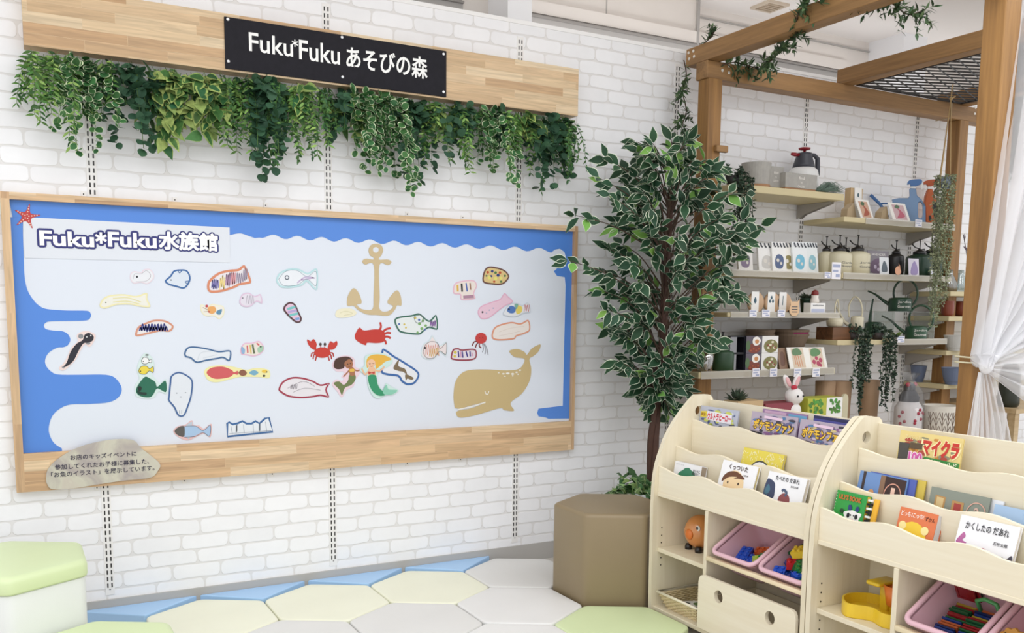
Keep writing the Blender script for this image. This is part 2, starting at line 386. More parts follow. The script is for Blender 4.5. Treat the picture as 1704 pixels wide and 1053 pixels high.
# slotted shelf standards let into the brick wall
M_std = mat('standard_white', '#eceae8', .45); M_slot = mat('slot_dark', '#2e2c2c', .6)
sp = [(.286, 'leftmost, under the stone-shaped caption'), (1.181, 'second from the left, below the long board'), (2.083, 'near the right end of the long board'),
      (2.984, 'beside the leafy vine'), (3.881, 'above the red and white pressure sprayer'), (4.79, 'above the blue spray bottle')]
for x, wh in sp:
    t = thing('wall_standard', 'white slotted shelf standard on the brick wall, '+wh, 'shelf standard', (x, 0, .1), 'slotted standards along the brick wall')
    b = MB(); b.box(-.0165, .0165, -.003, .004, 0, 2.34); part('rail', b, M_std, t, local=True)
    b = MB(); z = .03
    k = 0
    while z < 2.32:
        for sx in (-.0075, .0075): b.box(sx-.0024, sx+.0024, -.0042, -.002, z, z+.0165)
        if k % 16 == 0: b.lathe([(.003, -.001), (.003, .001)], (0, -.0035, z-.007), 8, 0, None)
        z += .0262; k += 1
    part('slot', b, M_slot, t, local=True)

# ------------------------------------------------------------------ wooden sign beam with the black plate
M_st1 = staves('rubberwood_staves', ['#c9a880', '#d8bc95', '#e0c9a6', '#d1b189', '#bb946b'], .40, .036)
M_st2 = staves('rubberwood_staves_board', ['#cda981', '#d9ba93', '#e1c6a2', '#d2b08a', '#bb9670'], .46, .038)
SY = -.07
p0 = onY(40, 75, SY); p1 = onY(961.5, 191, SY); zt = onY(962, 115, SY).z
t = thing('signboard', 'long pale laminated wood beam carrying a black name plate above the greenery', 'sign', ((p0.x+p1.x)/2, SY/2, p1.z))
b = MB(); b.box(p0.x, p1.x, SY, -.001, p1.z-.006, zt); part('beam', b, M_st1, t)
PYs = SY-.006
c = [onY(u, v, PYs) for u, v in ((373, 26), (743, 86), (743, 158), (374, 117.5))]
xl, xr = c[0].x, c[1].x; zu = (c[0].z+c[1].z)/2; zl = (c[2].z+c[3].z)/2
M_blk = mat('black_plate', '#222127', .7, var=.12, vscale=60, spec=.2)
b = MB(); b.box(xl, xr, PYs, SY, zl, zu); pl = part('name_plate', b, M_blk, t); bev(pl, .001, 1)
M_white = mat('white_letter', '#f4f4f2', .6)
def on_wall_text(body, quadpx, y, bold, mats, parent, name='lettering', thick=.001):
    """quadpx: left-bottom, right-bottom, right-top, left-top pixels"""
    q_ = [onY(u, v, y) for u, v in quadpx]
    x0 = (q_[0].x+q_[3].x)/2; x1 = (q_[1].x+q_[2].x)/2; z0 = (q_[0].z+q_[1].z)/2; z1 = (q_[2].z+q_[3].z)/2
    fr = wf(y) @ Matrix.Translation((x0, z0, 0))
    mb_ = text_mb(body, x1-x0, z1-z0, bold, fr, thick=thick)
    return part(name, mb_, mats, parent)
W_ = [(412, 84), (565, 109), (566, 76), (414, 55)]
on_wall_text('Fuku', [(413, 84), (487, 96), (488, 64), (415, 54)], PYs-.0005, .012, M_white, pl)
on_wall_text('Fuku', [(497, 98), (565, 109), (566, 76), (498, 66)], PYs-.0005, .012, M_white, pl)
q = onY(490.5, 72, PYs); part('lettering', star(MB(), q.x, q.z, .0135, .0042, wf(PYs-.0005)), M_white, pl)
on_wall_text('あそびの森', [(575, 112), (711, 133), (712, 96), (577, 76)], PYs-.0005, .02, M_white, pl)
for u, v in ((379, 32), (569, 62), (738, 90), (380, 102), (570, 128), (738, 153)):
    q = onY(u, v, PYs); b = MB(); b.lathe([(.006, 0), (.006, .002), (.003, .0035)], (0, 0, 0), 12, 0, Matrix.Translation(q) @ Matrix.Rotation(pi/2, 4, 'X'))
    part('screw', b, mat('screw_steel', '#d8dade', .25, metal=.8), t)

# ------------------------------------------------------------------ the framed aquarium board
FY = -.034; BYp = -.012
q = {k: onY(*p, FY) for k, p in dict(tl=(0, 315), tr=(962, 378.5), bl=(27, 820), br=(955, 748)).items()}
X0, X1 = (q['tl'].x+q['bl'].x)/2, (q['tr'].x+q['br'].x)/2; Z1 = (q['tl'].z+q['tr'].z)/2; Z0 = (q['bl'].z+q['br'].z)/2
i_ = {k: onY(*p, FY) for k, p in dict(tl=(18, 328), tr=(953, 387), bl=(36, 748), br=(938, 707)).items()}
IX0 = (i_['tl'].x+i_['bl'].x)/2; IX1 = (onY(953.5, 387, -.012).x+onY(946.5, 697, -.012).x)/2; IZ1 = (i_['tl'].z+i_['tr'].z)/2; IZ0 = (i_['bl'].z+i_['br'].z)/2
t = thing('display_board', 'long white display board in a pale wood frame with blue sea border on brick wall', 'board', ((X0+X1)/2, FY/2, Z0))
b = MB(); b.box(X0, IX0, FY, -.001, Z0, Z1); part('frame_stile', b, staves('stile_staves', ['#cda981', '#d9ba93', '#d2b08a', '#bb9670'], .4, .06, along='z'), t)
b = MB(); b.box(IX1, X1, FY, -.001, Z0, Z1); part('frame_stile', b, MATS['stile_staves'], t)
b = MB(); b.box(IX0, IX1, FY, -.001, IZ1, Z1); part('frame_rail', b, M_st2, t)
b = MB(); b.box(IX0, IX1, FY, -.001, Z0, IZ0); part('frame_rail', b, M_st2, t, label='wide bottom plank of the frame')
b = MB(); b.box(IX0-.003, IX1+.003, -.0105, -.001, IZ0-.003, IZ1+.003); part('panel', b, mat('board_white', '#d9dfe9', .28), t)
for u, v in ((140, 322), (293, 330), (445, 338), (682, 350), (775, 355), (162, 803), (309, 802), (456, 789), (682, 770), (771, 764)):
    z_ = Z1 if v < 500 else Z0-.02; x_ = onY(u, v, FY).x
    b = MB(); b.box(x_-.008, x_+.008, -.004, -.0005, z_-.001, z_+.021); b.box(x_-.002, x_+.002, -.0048, -.004, z_+.008, z_+.013, 1)
    part('bracket', b, [M_std, M_slot], t)
CR = {3: (0, 300, 3.408), 4: (0, 540, 3.408), 5: (430, 340, 3.098), 6: (430, 520, 3.098), 0: (0, 0, 1)}
def P2(pts, c=0, y=BYp):
    ox, oy, s = CR[c]; out = []
    for p in pts:
        w = onY(ox+p[0]/s, oy+p[1]/s, y); out.append((w.x, w.z))
    return out
M_sea = mat('sea_blue', '#5085d6', .4)
wave = [(382, 389)]
top = [(382, 389), (391, 391), (402, 388), (413, 391), (424, 396), (434, 396), (444, 391), (452, 389), (462, 392), (474, 397)]
w5 = []
k = 0
for x in range(0, 1520, 16):                                            # scalloped lower edge of the top strip
    yb = 162 + (x/1520)*76; w5.append((x+6, yb - 14*cos(2*pi*(x-72)/124.5)*.75))
wv = [(5*0+430+x/3.098, 340+y/3.098) for x, y in w5]
rim_r = [(430+x/3.098, 340+y/3.098) for x, y in ((1530, 232), (1555, 228), (1578, 245), (1587, 275), (1585, 318), (1545, 325), (1524, 345), (1540, 368), (1580, 375), (1584, 420))]
top_poly = [(IX0-.001, IZ1+.001)] + P2([(21, 361.5), (38, 361.5), (382, 379), (382, 391)]) + P2(crom([(386, 390), (400, 388), (413, 392), (424, 396)], 4, False)) + P2(wv) + P2(rim_r) + \
           P2([(430+1570/3.098, 520+480/3.098), (430+1445/3.098, 520+495/3.098), (894, 687), (430+1445/3.098, 520+535/3.098), (430+1480/3.098, 520+540/3.098), (912.6, 696.8)]) + [(IX1+.001, P2([(940, 696.8)])[0][1]), (IX1+.001, IZ1+.001)]
b = MB(); b.poly(top_poly, .0012, wf(-.0105))
lf = crom(P2([(38, 372), (38, 388), (39.5, 430), (41, 461), (46, 483), (56, 499.5), (66, 509), (78, 514), (110, 516.5), (144, 517), (150.5, 521), (151, 527), (144, 533), (115, 534), (85, 534.5), (76, 537), (73, 542), (77, 547.5), (90, 550),
             (104, 551), (113, 556), (117, 565), (113, 574), (105, 577.6), (95, 578.5), (81, 587), (75, 598.7), (77, 609), (85, 618), (97, 623), (130, 623.5), (176, 623.5), (193, 630), (202.5, 646), (198, 660), (182, 669), (150, 672), (117, 673), (98, 681), (86, 694), (81, 713), (84, 727), (91, 738), (103, 746)]), 4, False)
b.poly([(IX0-.001, P2([(21, 361.5)])[0][1]), ] + P2([(38, 361.5)]) + lf + [(lf[-1][0], IZ0-.001), (IX0-.001, IZ0-.001)], .0012, wf(-.0105))
part('sea_border', b, M_sea, t)

# ------------------------------------------------------------------ paper cut-outs on the board
_pc = {}
def pm(col):
    c = col.strip('#'); return mat('paper_'+c, tuple(int(c[i:i+2], 16)/255*.955 for i in (0, 2, 4)), .55)
def strip2(mb, pts, w, fr, th=.0004, mi=0, closed=False):
    """pencil stroke: flat ribbon along a 2-D line"""
    pts = [Vector(p) for p in pts]; n = len(pts); L_, R2 = [], []
    for i in range(n):
        a = pts[i-1] if (i or closed) else pts[i]; c_ = pts[(i+1) % n] if (i < n-1 or closed) else pts[i]
        tt = (c_-a); tt = tt.normalized() if tt.length > 1e-9 else Vector((1, 0)); nn = Vector((-tt.y, tt.x))*w/2
        L_.append(pts[i]+nn); R2.append(pts[i]-nn)
    vs = [fr @ Vector((p.x, p.y, th)) for p in L_+R2]
    fs = [(i, i+n, (i+1) % n+n, (i+1) % n) for i in range(n if closed else n-1)]
    return mb.add(vs, fs, mi)
LAY = [0]
def cut(name, label, cr, pts, rim, paper=None, ins=.006, det=(), smooth=True, group='children\'s fish drawings on the board', y=-.0108, cat='drawing'):
    """a paper cut-out: coloured backing, white paper inside it, then drawn details"""
    LAY[0] = (LAY[0]+1) % 7; y = y-LAY[0]*.00012
    P = P2(pts, cr); P = crom(P, 5) if smooth else P
    base = MB(); base.poly(P, .0012, wf(y)); o = solo(name, base, pm(rim), label, cat, group)
    yy = y-.0012
    if paper:
        b_ = MB(); b_.poly(inset(P, ins), .0004, wf(yy)); part('paper', b_, pm(paper), o, local=False); yy -= .0004
    for d in det:
        pn, kind, col, data = d[:4]; w = d[4] if len(d) > 4 else .0018
        b_ = MB(); single = pn in ('eye', 'stripe', 'fin', 'bar', 'claw') and len(data) > 1
        for item in data:
            if single: b_ = MB()
            if kind == 'dot':
                cx, cy, r1 = item[:3]; r2 = item[3] if len(item) > 3 else r1; ro = item[4] if len(item) > 4 else 0
                b_.poly(P2(circ(cx, cy, r1, r2, 14, ro), cr), .0004, wf(yy))
            elif kind == 'poly': b_.poly(P2(item, cr), .0004, wf(yy))
            elif kind == 'blob': b_.poly(crom(P2(item, cr), 5), .0004, wf(yy))
            elif kind == 'line': strip2(b_, crom(P2(item, cr), 5, False) if len(item) > 2 else P2(item, cr), w, wf(yy))
            if single: part(pn, b_, pm(col), o)
        if not single: part(pn, b_, pm(col), o)
        yy -= .00015
    return o
def scrib(x0, y0, x1, y1, n, seed):
    r = random.Random(seed); return [(x0+(x1-x0)*i/n, (y0 if i % 2 else y1)+r.uniform(-.12, .12)*(y1-y0)) for i in range(n+1)]
F = 'fish_drawing'
cut(F, 'pale pink paper fish with one black eye, beside the small blue fish', 3, [(740, 530), (760, 515), (800, 520), (815, 505), (850, 503), (872, 530), (870, 560), (835, 588), (800, 580), (760, 585), (738, 560)], '#ecdde6', '#eceef3', .004,
    [('eye', 'dot', '#26262e', [(777, 547, 6)]), ('outline', 'line', '#b9b2ba', [[(755, 560), (765, 530), (800, 530), (830, 512), (855, 540), (830, 570), (770, 575)]], .0014)])
cut(F, 'small round fish drawing with a dark blue rim, right of the pale pink fish', 3, [(935, 570), (965, 540), (985, 512), (1020, 505), (1060, 510), (1080, 545), (1075, 580), (1045, 614), (1000, 605), (955, 592)], '#3d6ca6', '#dde6f1', .006,
    [('eye', 'dot', '#55606f', [(970, 565, 4)]), ('fin', 'line', '#3d6ca6', [[(1010, 512), (1018, 525), (1030, 512)], [(1070, 570), (1050, 575), (1066, 590)]], .003)])
cut(F, 'large orange rimmed fish drawing with purple, yellow and pink stripes', 3, [(1175, 590), (1190, 560), (1240, 522), (1300, 507), (1350, 502), (1370, 487), (1392, 487), (1425, 572), (1400, 588), (1360, 595), (1330, 610), (1260, 632), (1200, 637), (1178, 622)], '#dc8d6b', '#ebe6ea', .009,
    [('stripe', 'line', '#8b84bd', [scrib(1200, 560, 1240, 615, 8, 1)], .004), ('stripe', 'line', '#f0d88c', [scrib(1245, 545, 1275, 612, 5, 2)], .004), ('stripe', 'line', '#b48fae', [scrib(1280, 530, 1308, 600, 6, 3)], .004),
     ('stripe', 'line', '#dd9aa2', [scrib(1310, 525, 1335, 595, 5, 4)], .004), ('stripe', 'line', '#9f93a8', [scrib(1340, 520, 1375, 580, 6, 5), scrib(1378, 500, 1402, 570, 5, 6)], .003), ('eye', 'dot', '#4a4a86', [(1210, 598, 9)])])
cut(F, 'pale turquoise rimmed fish drawing with a ring eye, left of the anchor', 5, [(92, 385), (110, 352), (150, 333), (200, 330), (240, 348), (258, 352), (303, 333), (305, 432), (285, 434), (250, 398), (225, 418), (170, 430), (120, 428), (98, 408)], '#bfe2e6', '#edf1f7', .007,
    [('eye', 'dot', '#5d6672', [(147, 377, 12)]), ('eye', 'dot', '#e8edf2', [(147, 377, 7)]), ('tail_mark', 'line', '#c9b8d8', [[(200, 405), (240, 375), (290, 380)], [(220, 390), (285, 378)]], .005), ('outline', 'line', '#8aa9b3', [[(104, 385), (140, 345), (200, 341), (250, 372), (296, 345), (296, 420), (250, 385), (200, 415), (130, 418), (104, 385)]], .0016)])
cut(F, 'long pale yellow fish drawing near the left bay of the blue border', 3, [(565, 712), (580, 675), (620, 652), (700, 645), (770, 655), (832, 638), (836, 672), (852, 717), (800, 717), (740, 705), (660, 707), (595, 727)], '#f1eaba', '#efeee4', .006,
    [('eye', 'dot', '#6d6a58', [(600, 692, 4)]), ('stripe', 'line', '#e9e2a6', [[(640, 670), (720, 665), (800, 690)], [(640, 690), (720, 685), (790, 700)]], .003)])
cut(F, 'small lilac fish drawing under the large orange striped fish', 3, [(1358, 680), (1375, 645), (1410, 637), (1445, 655), (1478, 646), (1487, 697), (1455, 688), (1420, 715), (1385, 717), (1362, 702)], '#e2c9df', '#e6e1ec', .005,
    [('eye', 'dot', '#6f6a78', [(1376, 667, 4)]), ('scale_mark', 'line', '#b9b2c0', [scrib(1395, 655, 1440, 700, 6, 7)], .002)])
cut(F, 'small cream fish drawing with orange body and blue tail', 3, [(1138, 705), (1178, 712), (1205, 700), (1225, 705), (1267, 715), (1270, 760), (1245, 787), (1215, 770), (1170, 770), (1143, 748)], '#f2ecca', '#efece2', .004,
    [('body_mark', 'blob', '#e9a964', [[(1180, 720), (1215, 715), (1225, 740), (1205, 757), (1182, 748)]]), ('tail_mark', 'blob', '#5f8fae', [[(1228, 742), (1258, 730), (1250, 760), (1230, 758)]]), ('eye', 'dot', '#c2474c', [(1172, 713, 8), (1185, 745, 5)]), ('stripe', 'line', '#b9a48c', [[(1150, 720), (1180, 735)], [(1155, 745), (1182, 742)]], .002)])
cut(F, 'brown orange rimmed fish drawing filled with dark blue zigzag', 3, [(768, 862), (785, 828), (830, 805), (880, 790), (940, 795), (984, 825), (965, 857), (910, 856), (840, 872), (775, 884)], '#d8977c', '#ece8e8', .007,
    [('zigzag', 'line', '#3b4189', [scrib(790, 830, 950, 855, 22, 8), scrib(800, 815, 940, 850, 16, 9)], .0045)])
cut('sandal_drawing', 'small dark rimmed drawing shaped like a sandal with pink and turquoise stripes', 5, [(128, 540), (140, 515), (165, 503), (190, 515), (207, 550), (223, 585), (217, 607), (195, 610), (170, 592), (145, 567)], '#56373c', '#e7c3da', .007,
    [('stripe', 'line', '#79c6c6', [[(148, 540), (190, 528)], [(160, 572), (204, 562)]], .01), ('stripe', 'line', '#b7a6d6', [[(152, 556), (198, 545)]], .009), ('stripe', 'line', '#7fa4d6', [[(190, 592), (212, 588)]], .01)])
cut('eel_drawing', 'black eel drawing with a pale pink rim over the left blue bay', 4, [(335, 243), (358, 222), (380, 185), (405, 130), (440, 95), (436, 60), (465, 40), (510, 40), (542, 60), (532, 97), (507, 127), (482, 112), (458, 145), (432, 195), (400, 230), (365, 258), (342, 258)], '#f2dcd8', None, 0,
    [('fin', 'dot', '#8d8f93', [(458, 66, 15, 14), (500, 105, 13, 9)]), ('body', 'blob', '#24222e', [[(352, 245), (378, 215), (400, 155), (435, 108), (468, 88), (480, 58), (505, 47), (530, 65), (526, 90), (500, 102), (472, 108), (445, 150), (418, 203), (385, 232)]]), ('tail_tip', 'dot', '#9c9ca0', [(358, 243, 9, 5, .6)]), ('eye', 'dot', '#e9e9ea', [(515, 62, 4), (492, 70, 4)])])
cut(F, 'cut-out of a dark green fish with a yellow and a white fish above it', 4, [(765, 385), (765, 345), (790, 305), (776, 255), (795, 195), (825, 160), (865, 190), (875, 240), (862, 280), (885, 310), (908, 332), (944, 310), (948, 390), (900, 380), (870, 415), (820, 420), (778, 410)], '#d9ebe8', None, 0,
    [('green_fish', 'blob', '#1f6b52', [[(772, 365), (800, 318), (825, 295), (850, 305), (880, 325), (893, 352), (938, 318), (941, 382), (893, 362), (870, 395), (850, 412), (810, 410), (780, 395)]]), ('mouth', 'blob', '#14352c', [[(778, 372), (800, 382), (830, 385), (825, 400), (785, 392)]]), ('eye', 'dot', '#12261f', [(792, 362, 12, 14)]),
     ('yellow_fish', 'blob', '#ecd64a', [[(785, 262), (800, 238), (830, 235), (848, 250), (868, 238), (868, 270), (846, 262), (825, 280), (795, 277)]]), ('white_fish', 'blob', '#f3f4f4', [[(802, 205), (815, 185), (838, 190), (845, 203), (858, 196), (858, 215), (843, 212), (830, 222), (810, 220)]]),
     ('outline', 'line', '#2b2b2b', [[(802, 205), (815, 185), (838, 190), (845, 203), (858, 196), (858, 215), (843, 212), (830, 222), (810, 220), (802, 205)], [(785, 262), (800, 238), (830, 235), (848, 250), (868, 238), (868, 270), (846, 262), (825, 280), (795, 277), (785, 262)], [(824, 172), (832, 168), (842, 172), (832, 177), (824, 172)]], .0016), ('eye', 'dot', '#222222', [(796, 264, 4), (812, 208, 3)])])
cut('squid_drawing', 'tall white drawing with dark blue rim and faint face below centre left', 4, [(955, 405), (962, 335), (970, 290), (1012, 268), (1060, 285), (1093, 320), (1088, 400), (1070, 460), (1045, 517), (1010, 517), (985, 470), (955, 432)], '#40659a', '#e4e9f0', .006,
    [('face', 'dot', '#aab0b8', [(1002, 388, 4), (1052, 385, 4), (1025, 410, 6, 3)]), ('tail_mark', 'line', '#9aa2ac', [[(1018, 485), (1018, 505)], [(1030, 485), (1030, 505)]], .002)])
cut(F, 'white fish drawing with dark blue rim, above the red and yellow fish chain', 4, [(1045, 158), (1065, 128), (1110, 124), (1180, 135), (1240, 150), (1308, 148), (1302, 207), (1265, 190), (1230, 196), (1170, 206), (1115, 217), (1080, 192), (1050, 182)], '#3f6896', '#e6ebf2', .006,
    [('sketch', 'line', '#cfd6df', [[(1120, 200), (1140, 160), (1200, 150)], [(1150, 190), (1230, 170)]], .002)])
cut(F, 'small many coloured striped fish drawing with a pink rim', 4, [(1365, 135), (1385, 105), (1430, 102), (1470, 93), (1499, 130), (1480, 165), (1440, 180), (1400, 174), (1368, 168)], '#e8bfd6', '#ece4da', .005,
    [('stripe', 'line', '#d3626a', [[(1402, 118), (1405, 160)], [(1455, 105), (1470, 118)]], .006), ('stripe', 'line', '#5b6a49', [[(1432, 112), (1442, 165)]], .007), ('stripe', 'line', '#e2c15a', [[(1418, 115), (1424, 165)]], .005), ('tail_mark', 'blob', '#8fb4d8', [[(1370, 125), (1388, 140), (1385, 165), (1370, 160)]]), ('head_mark', 'blob', '#a9cdb1', [[(1462, 130), (1492, 122), (1488, 150), (1465, 158)]]), ('eye', 'dot', '#2d3a2d', [(1478, 125, 5)])])
cut(F, 'yellow rimmed chain of red, brown and blue fish following each other', 4, [(1158, 268), (1185, 240), (1250, 230), (1320, 238), (1360, 248), (1400, 256), (1440, 248), (1490, 248), (1528, 262), (1528, 302), (1480, 298), (1420, 296), (1360, 297), (1310, 308), (1230, 327), (1180, 314)], '#f2ecae', None, 0,
    [('red_fish', 'blob', '#d35c5f', [[(1172, 270), (1200, 245), (1260, 238), (1310, 255), (1328, 270), (1348, 262), (1348, 284), (1326, 280), (1300, 298), (1230, 308), (1190, 295)]]), ('brown_fish', 'blob', '#8d5a45', [[(1352, 272), (1375, 255), (1398, 268), (1395, 285), (1370, 290)]]), ('blue_fish', 'blob', '#78aec8', [[(1412, 273), (1440, 258), (1465, 272), (1442, 288)]]), ('small_fish', 'dot', '#efc84e', [(1500, 265, 16, 9)]), ('eye', 'dot', '#3d3a30', [(1497, 290, 8, 6), (1512, 268, 4)])])
cut(F, 'light blue fish drawing with a dark grey head at the bottom edge', 4, [(983, 607), (1005, 578), (1050, 568), (1088, 542), (1098, 570), (1130, 573), (1157, 590), (1199, 563), (1194, 638), (1157, 618), (1110, 638), (1067, 655), (1020, 642)], '#e7bfbd', None, 0,
    [('body', 'blob', '#a9c7e6', [[(1035, 600), (1055, 575), (1110, 575), (1150, 600), (1192, 572), (1187, 630), (1150, 610), (1100, 632), (1045, 636)]]), ('head', 'blob', '#5b5753', [[(990, 605), (1010, 582), (1042, 575), (1048, 605), (1042, 635), (1010, 628)]]), ('fin', 'blob', '#c0cbd8', [[(1055, 572), (1088, 550), (1085, 574)], [(1060, 636), (1070, 650), (1078, 634)]]), ('outline', 'line', '#5d6a7d', [[(1045, 577), (1110, 576), (1152, 602), (1192, 570), (1188, 632), (1152, 612), (1105, 634), (1045, 638)]], .0016)])
cut(F, 'wide blue rimmed drawing with a scalloped top and pencil lines at the bottom', 4, [(1283, 560), (1300, 548), (1320, 560), (1345, 555), (1375, 542), (1400, 556), (1425, 556), (1450, 542), (1470, 556), (1500, 528), (1530, 525), (1549, 612), (1290, 640)], '#3c699f', '#e8edf3', .008,
    [('pencil_line', 'line', '#8d99a8', [[(1310, 575), (1318, 620)], [(1380, 565), (1385, 615)], [(1435, 560), (1438, 612)], [(1505, 550), (1512, 605)], [(1300, 618), (1538, 600)], scrib(1338, 570, 1345, 610, 5, 12), scrib(1468, 560, 1476, 605, 5, 13)], .0018)], smooth=False)
# anchor, whale and starfish
an = dict(smooth=True, group=None, cat='decoration')
o = cut('anchor_cutout', 'beige paper anchor in the upper middle of the board', 5, [(592, 272), (575, 262), (568, 235), (580, 210), (605, 203), (632, 210), (643, 235), (634, 262), (622, 275), (624, 285), (668, 284), (686, 298), (668, 313), (624, 313), (625, 480), (622, 530), (640, 552), (672, 548), (694, 525), (665, 505), (688, 465), (715, 443), (733, 470), (737, 520), (716, 520), (702, 545), (670, 573), (610, 570), (560, 567), (515, 545), (490, 523), (458, 520), (462, 470), (490, 432), (518, 458), (532, 508), (508, 515), (530, 538), (575, 545), (592, 530), (594, 480), (595, 313), (550, 310), (536, 294), (552, 280), (592, 284)], '#cfba92', None, 0,
    [('ring_hole', 'dot', '#e2e7ef', [(605, 234, 15, 14)])], **an)
cut('paper_scrap', 'pale yellow scribbled scrap of paper tucked beside the foot of the anchor', 5, [(397, 562), (415, 540), (475, 537), (505, 555), (495, 572), (450, 583), (405, 582)], '#f0ebcf', None, 0, [('sketch', 'line', '#d9d3ab', [[(420, 560), (450, 550), (485, 562), (440, 572)]], .002)], group=None)
wh = [(1012, 487), (1006, 430), (1015, 360), (1045, 315), (1090, 296), (1180, 293), (1280, 298), (1340, 291), (1364, 268), (1370, 238), (1320, 228), (1294, 198), (1335, 188), (1370, 202), (1385, 217), (1410, 185), (1453, 164), (1445, 198), (1420, 222), (1397, 240), (1406, 290), (1398, 350), (1360, 415), (1300, 465), (1318, 505), (1270, 503), (1245, 492), (1150, 520), (1080, 537), (1035, 540), (1020, 522), (1030, 506), (1100, 492), (1165, 466), (1160, 463), (1100, 478), (1040, 494), (1018, 492)]
cut('whale_cutout', 'large beige paper whale with closed eye at the lower right of the board', 6, wh, '#cbb482', None, 0,
    [('eye', 'line', '#f3f0e8', [[(1168, 404), (1172, 418), (1182, 420), (1188, 405)]], .004), ('mouth', 'line', '#f3f0e8', [[(1028, 499), (1100, 484), (1170, 462)]], .006), ('spot', 'dot', '#f3f0e8', [(1238, 310, 5, 3), (1262, 315, 7, 4), (1285, 313, 10, 5), (1310, 316, 8, 5), (1330, 308, 6, 4), (1348, 297, 6, 4), (1270, 328, 5, 3), (1310, 326, 5, 3), (1338, 318, 4, 3)])], **an)
st = []
for k in range(10):
    a = R_(-90+12+36*k); r_ = 82 if k % 2 == 0 else 30; st.append((152+r_*cos(a)*.95, 205+r_*sin(a)*.9))
cut('starfish_cutout', 'red paper starfish with pale dots at the top left corner', 3, st, '#c23f3d', None, 0,
    [('dot', 'dot', '#f2c9b6', [(152+q_*cos(R_(-90+12+72*j)), 205+q_*sin(R_(-90+12+72*j)), 4) for j in range(5) for q_ in (12, 28, 44, 58)])], y=-.0125, **an)
cut(F, 'dark green rimmed fish drawing with coloured spots, right of the anchor', 5, [(701, 600), (720, 580), (790, 570), (830, 562), (865, 590), (885, 597), (917, 570), (924, 643), (880, 637), (850, 657), (825, 672), (740, 662), (715, 640)], '#3a6c5c', '#e6ecec', .007,
    [('spot', 'dot', '#7fae6b', [(830, 615, 8), (848, 600, 7), (842, 640, 8), (862, 625, 7), (820, 660, 6)]), ('spot', 'dot', '#5570b4', [(725, 617, 5), (828, 595, 6), (858, 645, 5)]), ('spot', 'dot', '#d8c25e', [(752, 618, 5), (760, 635, 5), (808, 585, 6)]), ('tail_mark', 'line', '#8e6ca8', [scrib(885, 600, 915, 630, 6, 14)], .005), ('outline', 'line', '#77837f', [[(800, 580), (835, 570), (850, 600), (815, 610), (800, 580)]], .002)])
cut(F, 'pink rimmed fish drawing with black, blue and yellow bars, upper right', 5, [(1003, 440), (1015, 405), (1060, 392), (1110, 391), (1127, 420), (1112, 458), (1116, 487), (1048, 493), (1040, 466), (1010, 462)], '#eac0d0', '#efe4dc', .006,
    [('bar', 'line', '#e2b54c', [[(1026, 415), (1028, 448)]], .009), ('bar', 'line', '#2a2a2e', [[(1047, 408), (1050, 450)]], .009), ('bar', 'line', '#5a72b8', [[(1070, 405), (1076, 448)]], .007), ('bar', 'line', '#9a6a4c', [[(1090, 405), (1094, 440)]], .006), ('tail_mark', 'poly', '#b28aa0', [[(1055, 470), (1108, 466), (1110, 482), (1057, 486)]])])
cut(F, 'brown rimmed drawing crowded with coloured spots at the upper right', 5, [(1158, 400), (1163, 345), (1190, 320), (1250, 330), (1282, 350), (1292, 378), (1260, 412), (1210, 414)], '#6b473f', '#dfc588', .007,
    [('spot', 'dot', '#c1542f', [(1182, 350, 7), (1245, 352, 7), (1215, 398, 6)]), ('spot', 'dot', '#33427f', [(1205, 345, 7), (1235, 365, 8), (1200, 370, 6)]), ('spot', 'dot', '#e9e27a', [(1190, 378, 9), (1222, 382, 9), (1250, 380, 8)]), ('spot', 'dot', '#4f7d46', [(1222, 352, 7), (1270, 368, 6), (1250, 398, 6), (1175, 368, 5)])])
cut(F, 'plain pink fish drawing with raised tail below the brown spotted drawing', 5, [(1131, 557), (1148, 525), (1200, 503), (1245, 488), (1268, 458), (1288, 475), (1312, 502), (1275, 522), (1240, 547), (1190, 585), (1150, 590)], '#e6b3cb', '#ecc9da', .005,
    [('eye', 'dot', '#3b3b44', [(1155, 555, 5)]), ('spot', 'dot', '#b7b3cc', [(1190, 545, 4), (1210, 535, 4), (1175, 560, 4)])])
cut(F, 'small fish drawing with blue and yellow halves, overlapping the pink fish', 5, [(1260, 562), (1290, 518), (1330, 508), (1360, 520), (1388, 507), (1402, 552), (1365, 562), (1330, 578), (1285, 577)], '#cfd6e0', '#e8eaee', .004,
    [('patch', 'blob', '#4f79bd', [[(1280, 545), (1300, 522), (1325, 535), (1318, 558), (1295, 560)]]), ('patch', 'blob', '#e6d267', [[(1335, 520), (1358, 530), (1355, 555), (1332, 565), (1325, 540)]]), ('patch', 'blob', '#7fb0a0', [[(1318, 515), (1338, 515), (1328, 540)]]), ('tail_mark', 'line', '#c97d84', [scrib(1368, 520, 1395, 550, 5, 15)], .003), ('eye', 'dot', '#23314f', [(1290, 540, 5)])], y=-.0122)
cut(F, 'blank pale fish drawing with a soft orange rim at the right', 6, [(1203, 110), (1225, 70), (1300, 48), (1350, 55), (1392, 38), (1400, 90), (1370, 110), (1330, 123), (1318, 137), (1250, 144), (1210, 137)], '#de997c', '#ece4de', .007,
    [('sketch', 'line', '#dccfc6', [[(1240, 100), (1300, 80), (1370, 70)], [(1240, 120), (1310, 105), (1350, 95)]], .002)])
o = cut('squid_cutout', 'red paper squid swimming above the mermaids', 6, [(497, 120), (520, 78), (545, 92), (605, 86), (645, 95), (655, 125), (645, 150), (610, 157), (562, 155), (552, 168), (510, 147)], '#c5362b', None, 0, [], group='red paper sea animals')
b = MB()
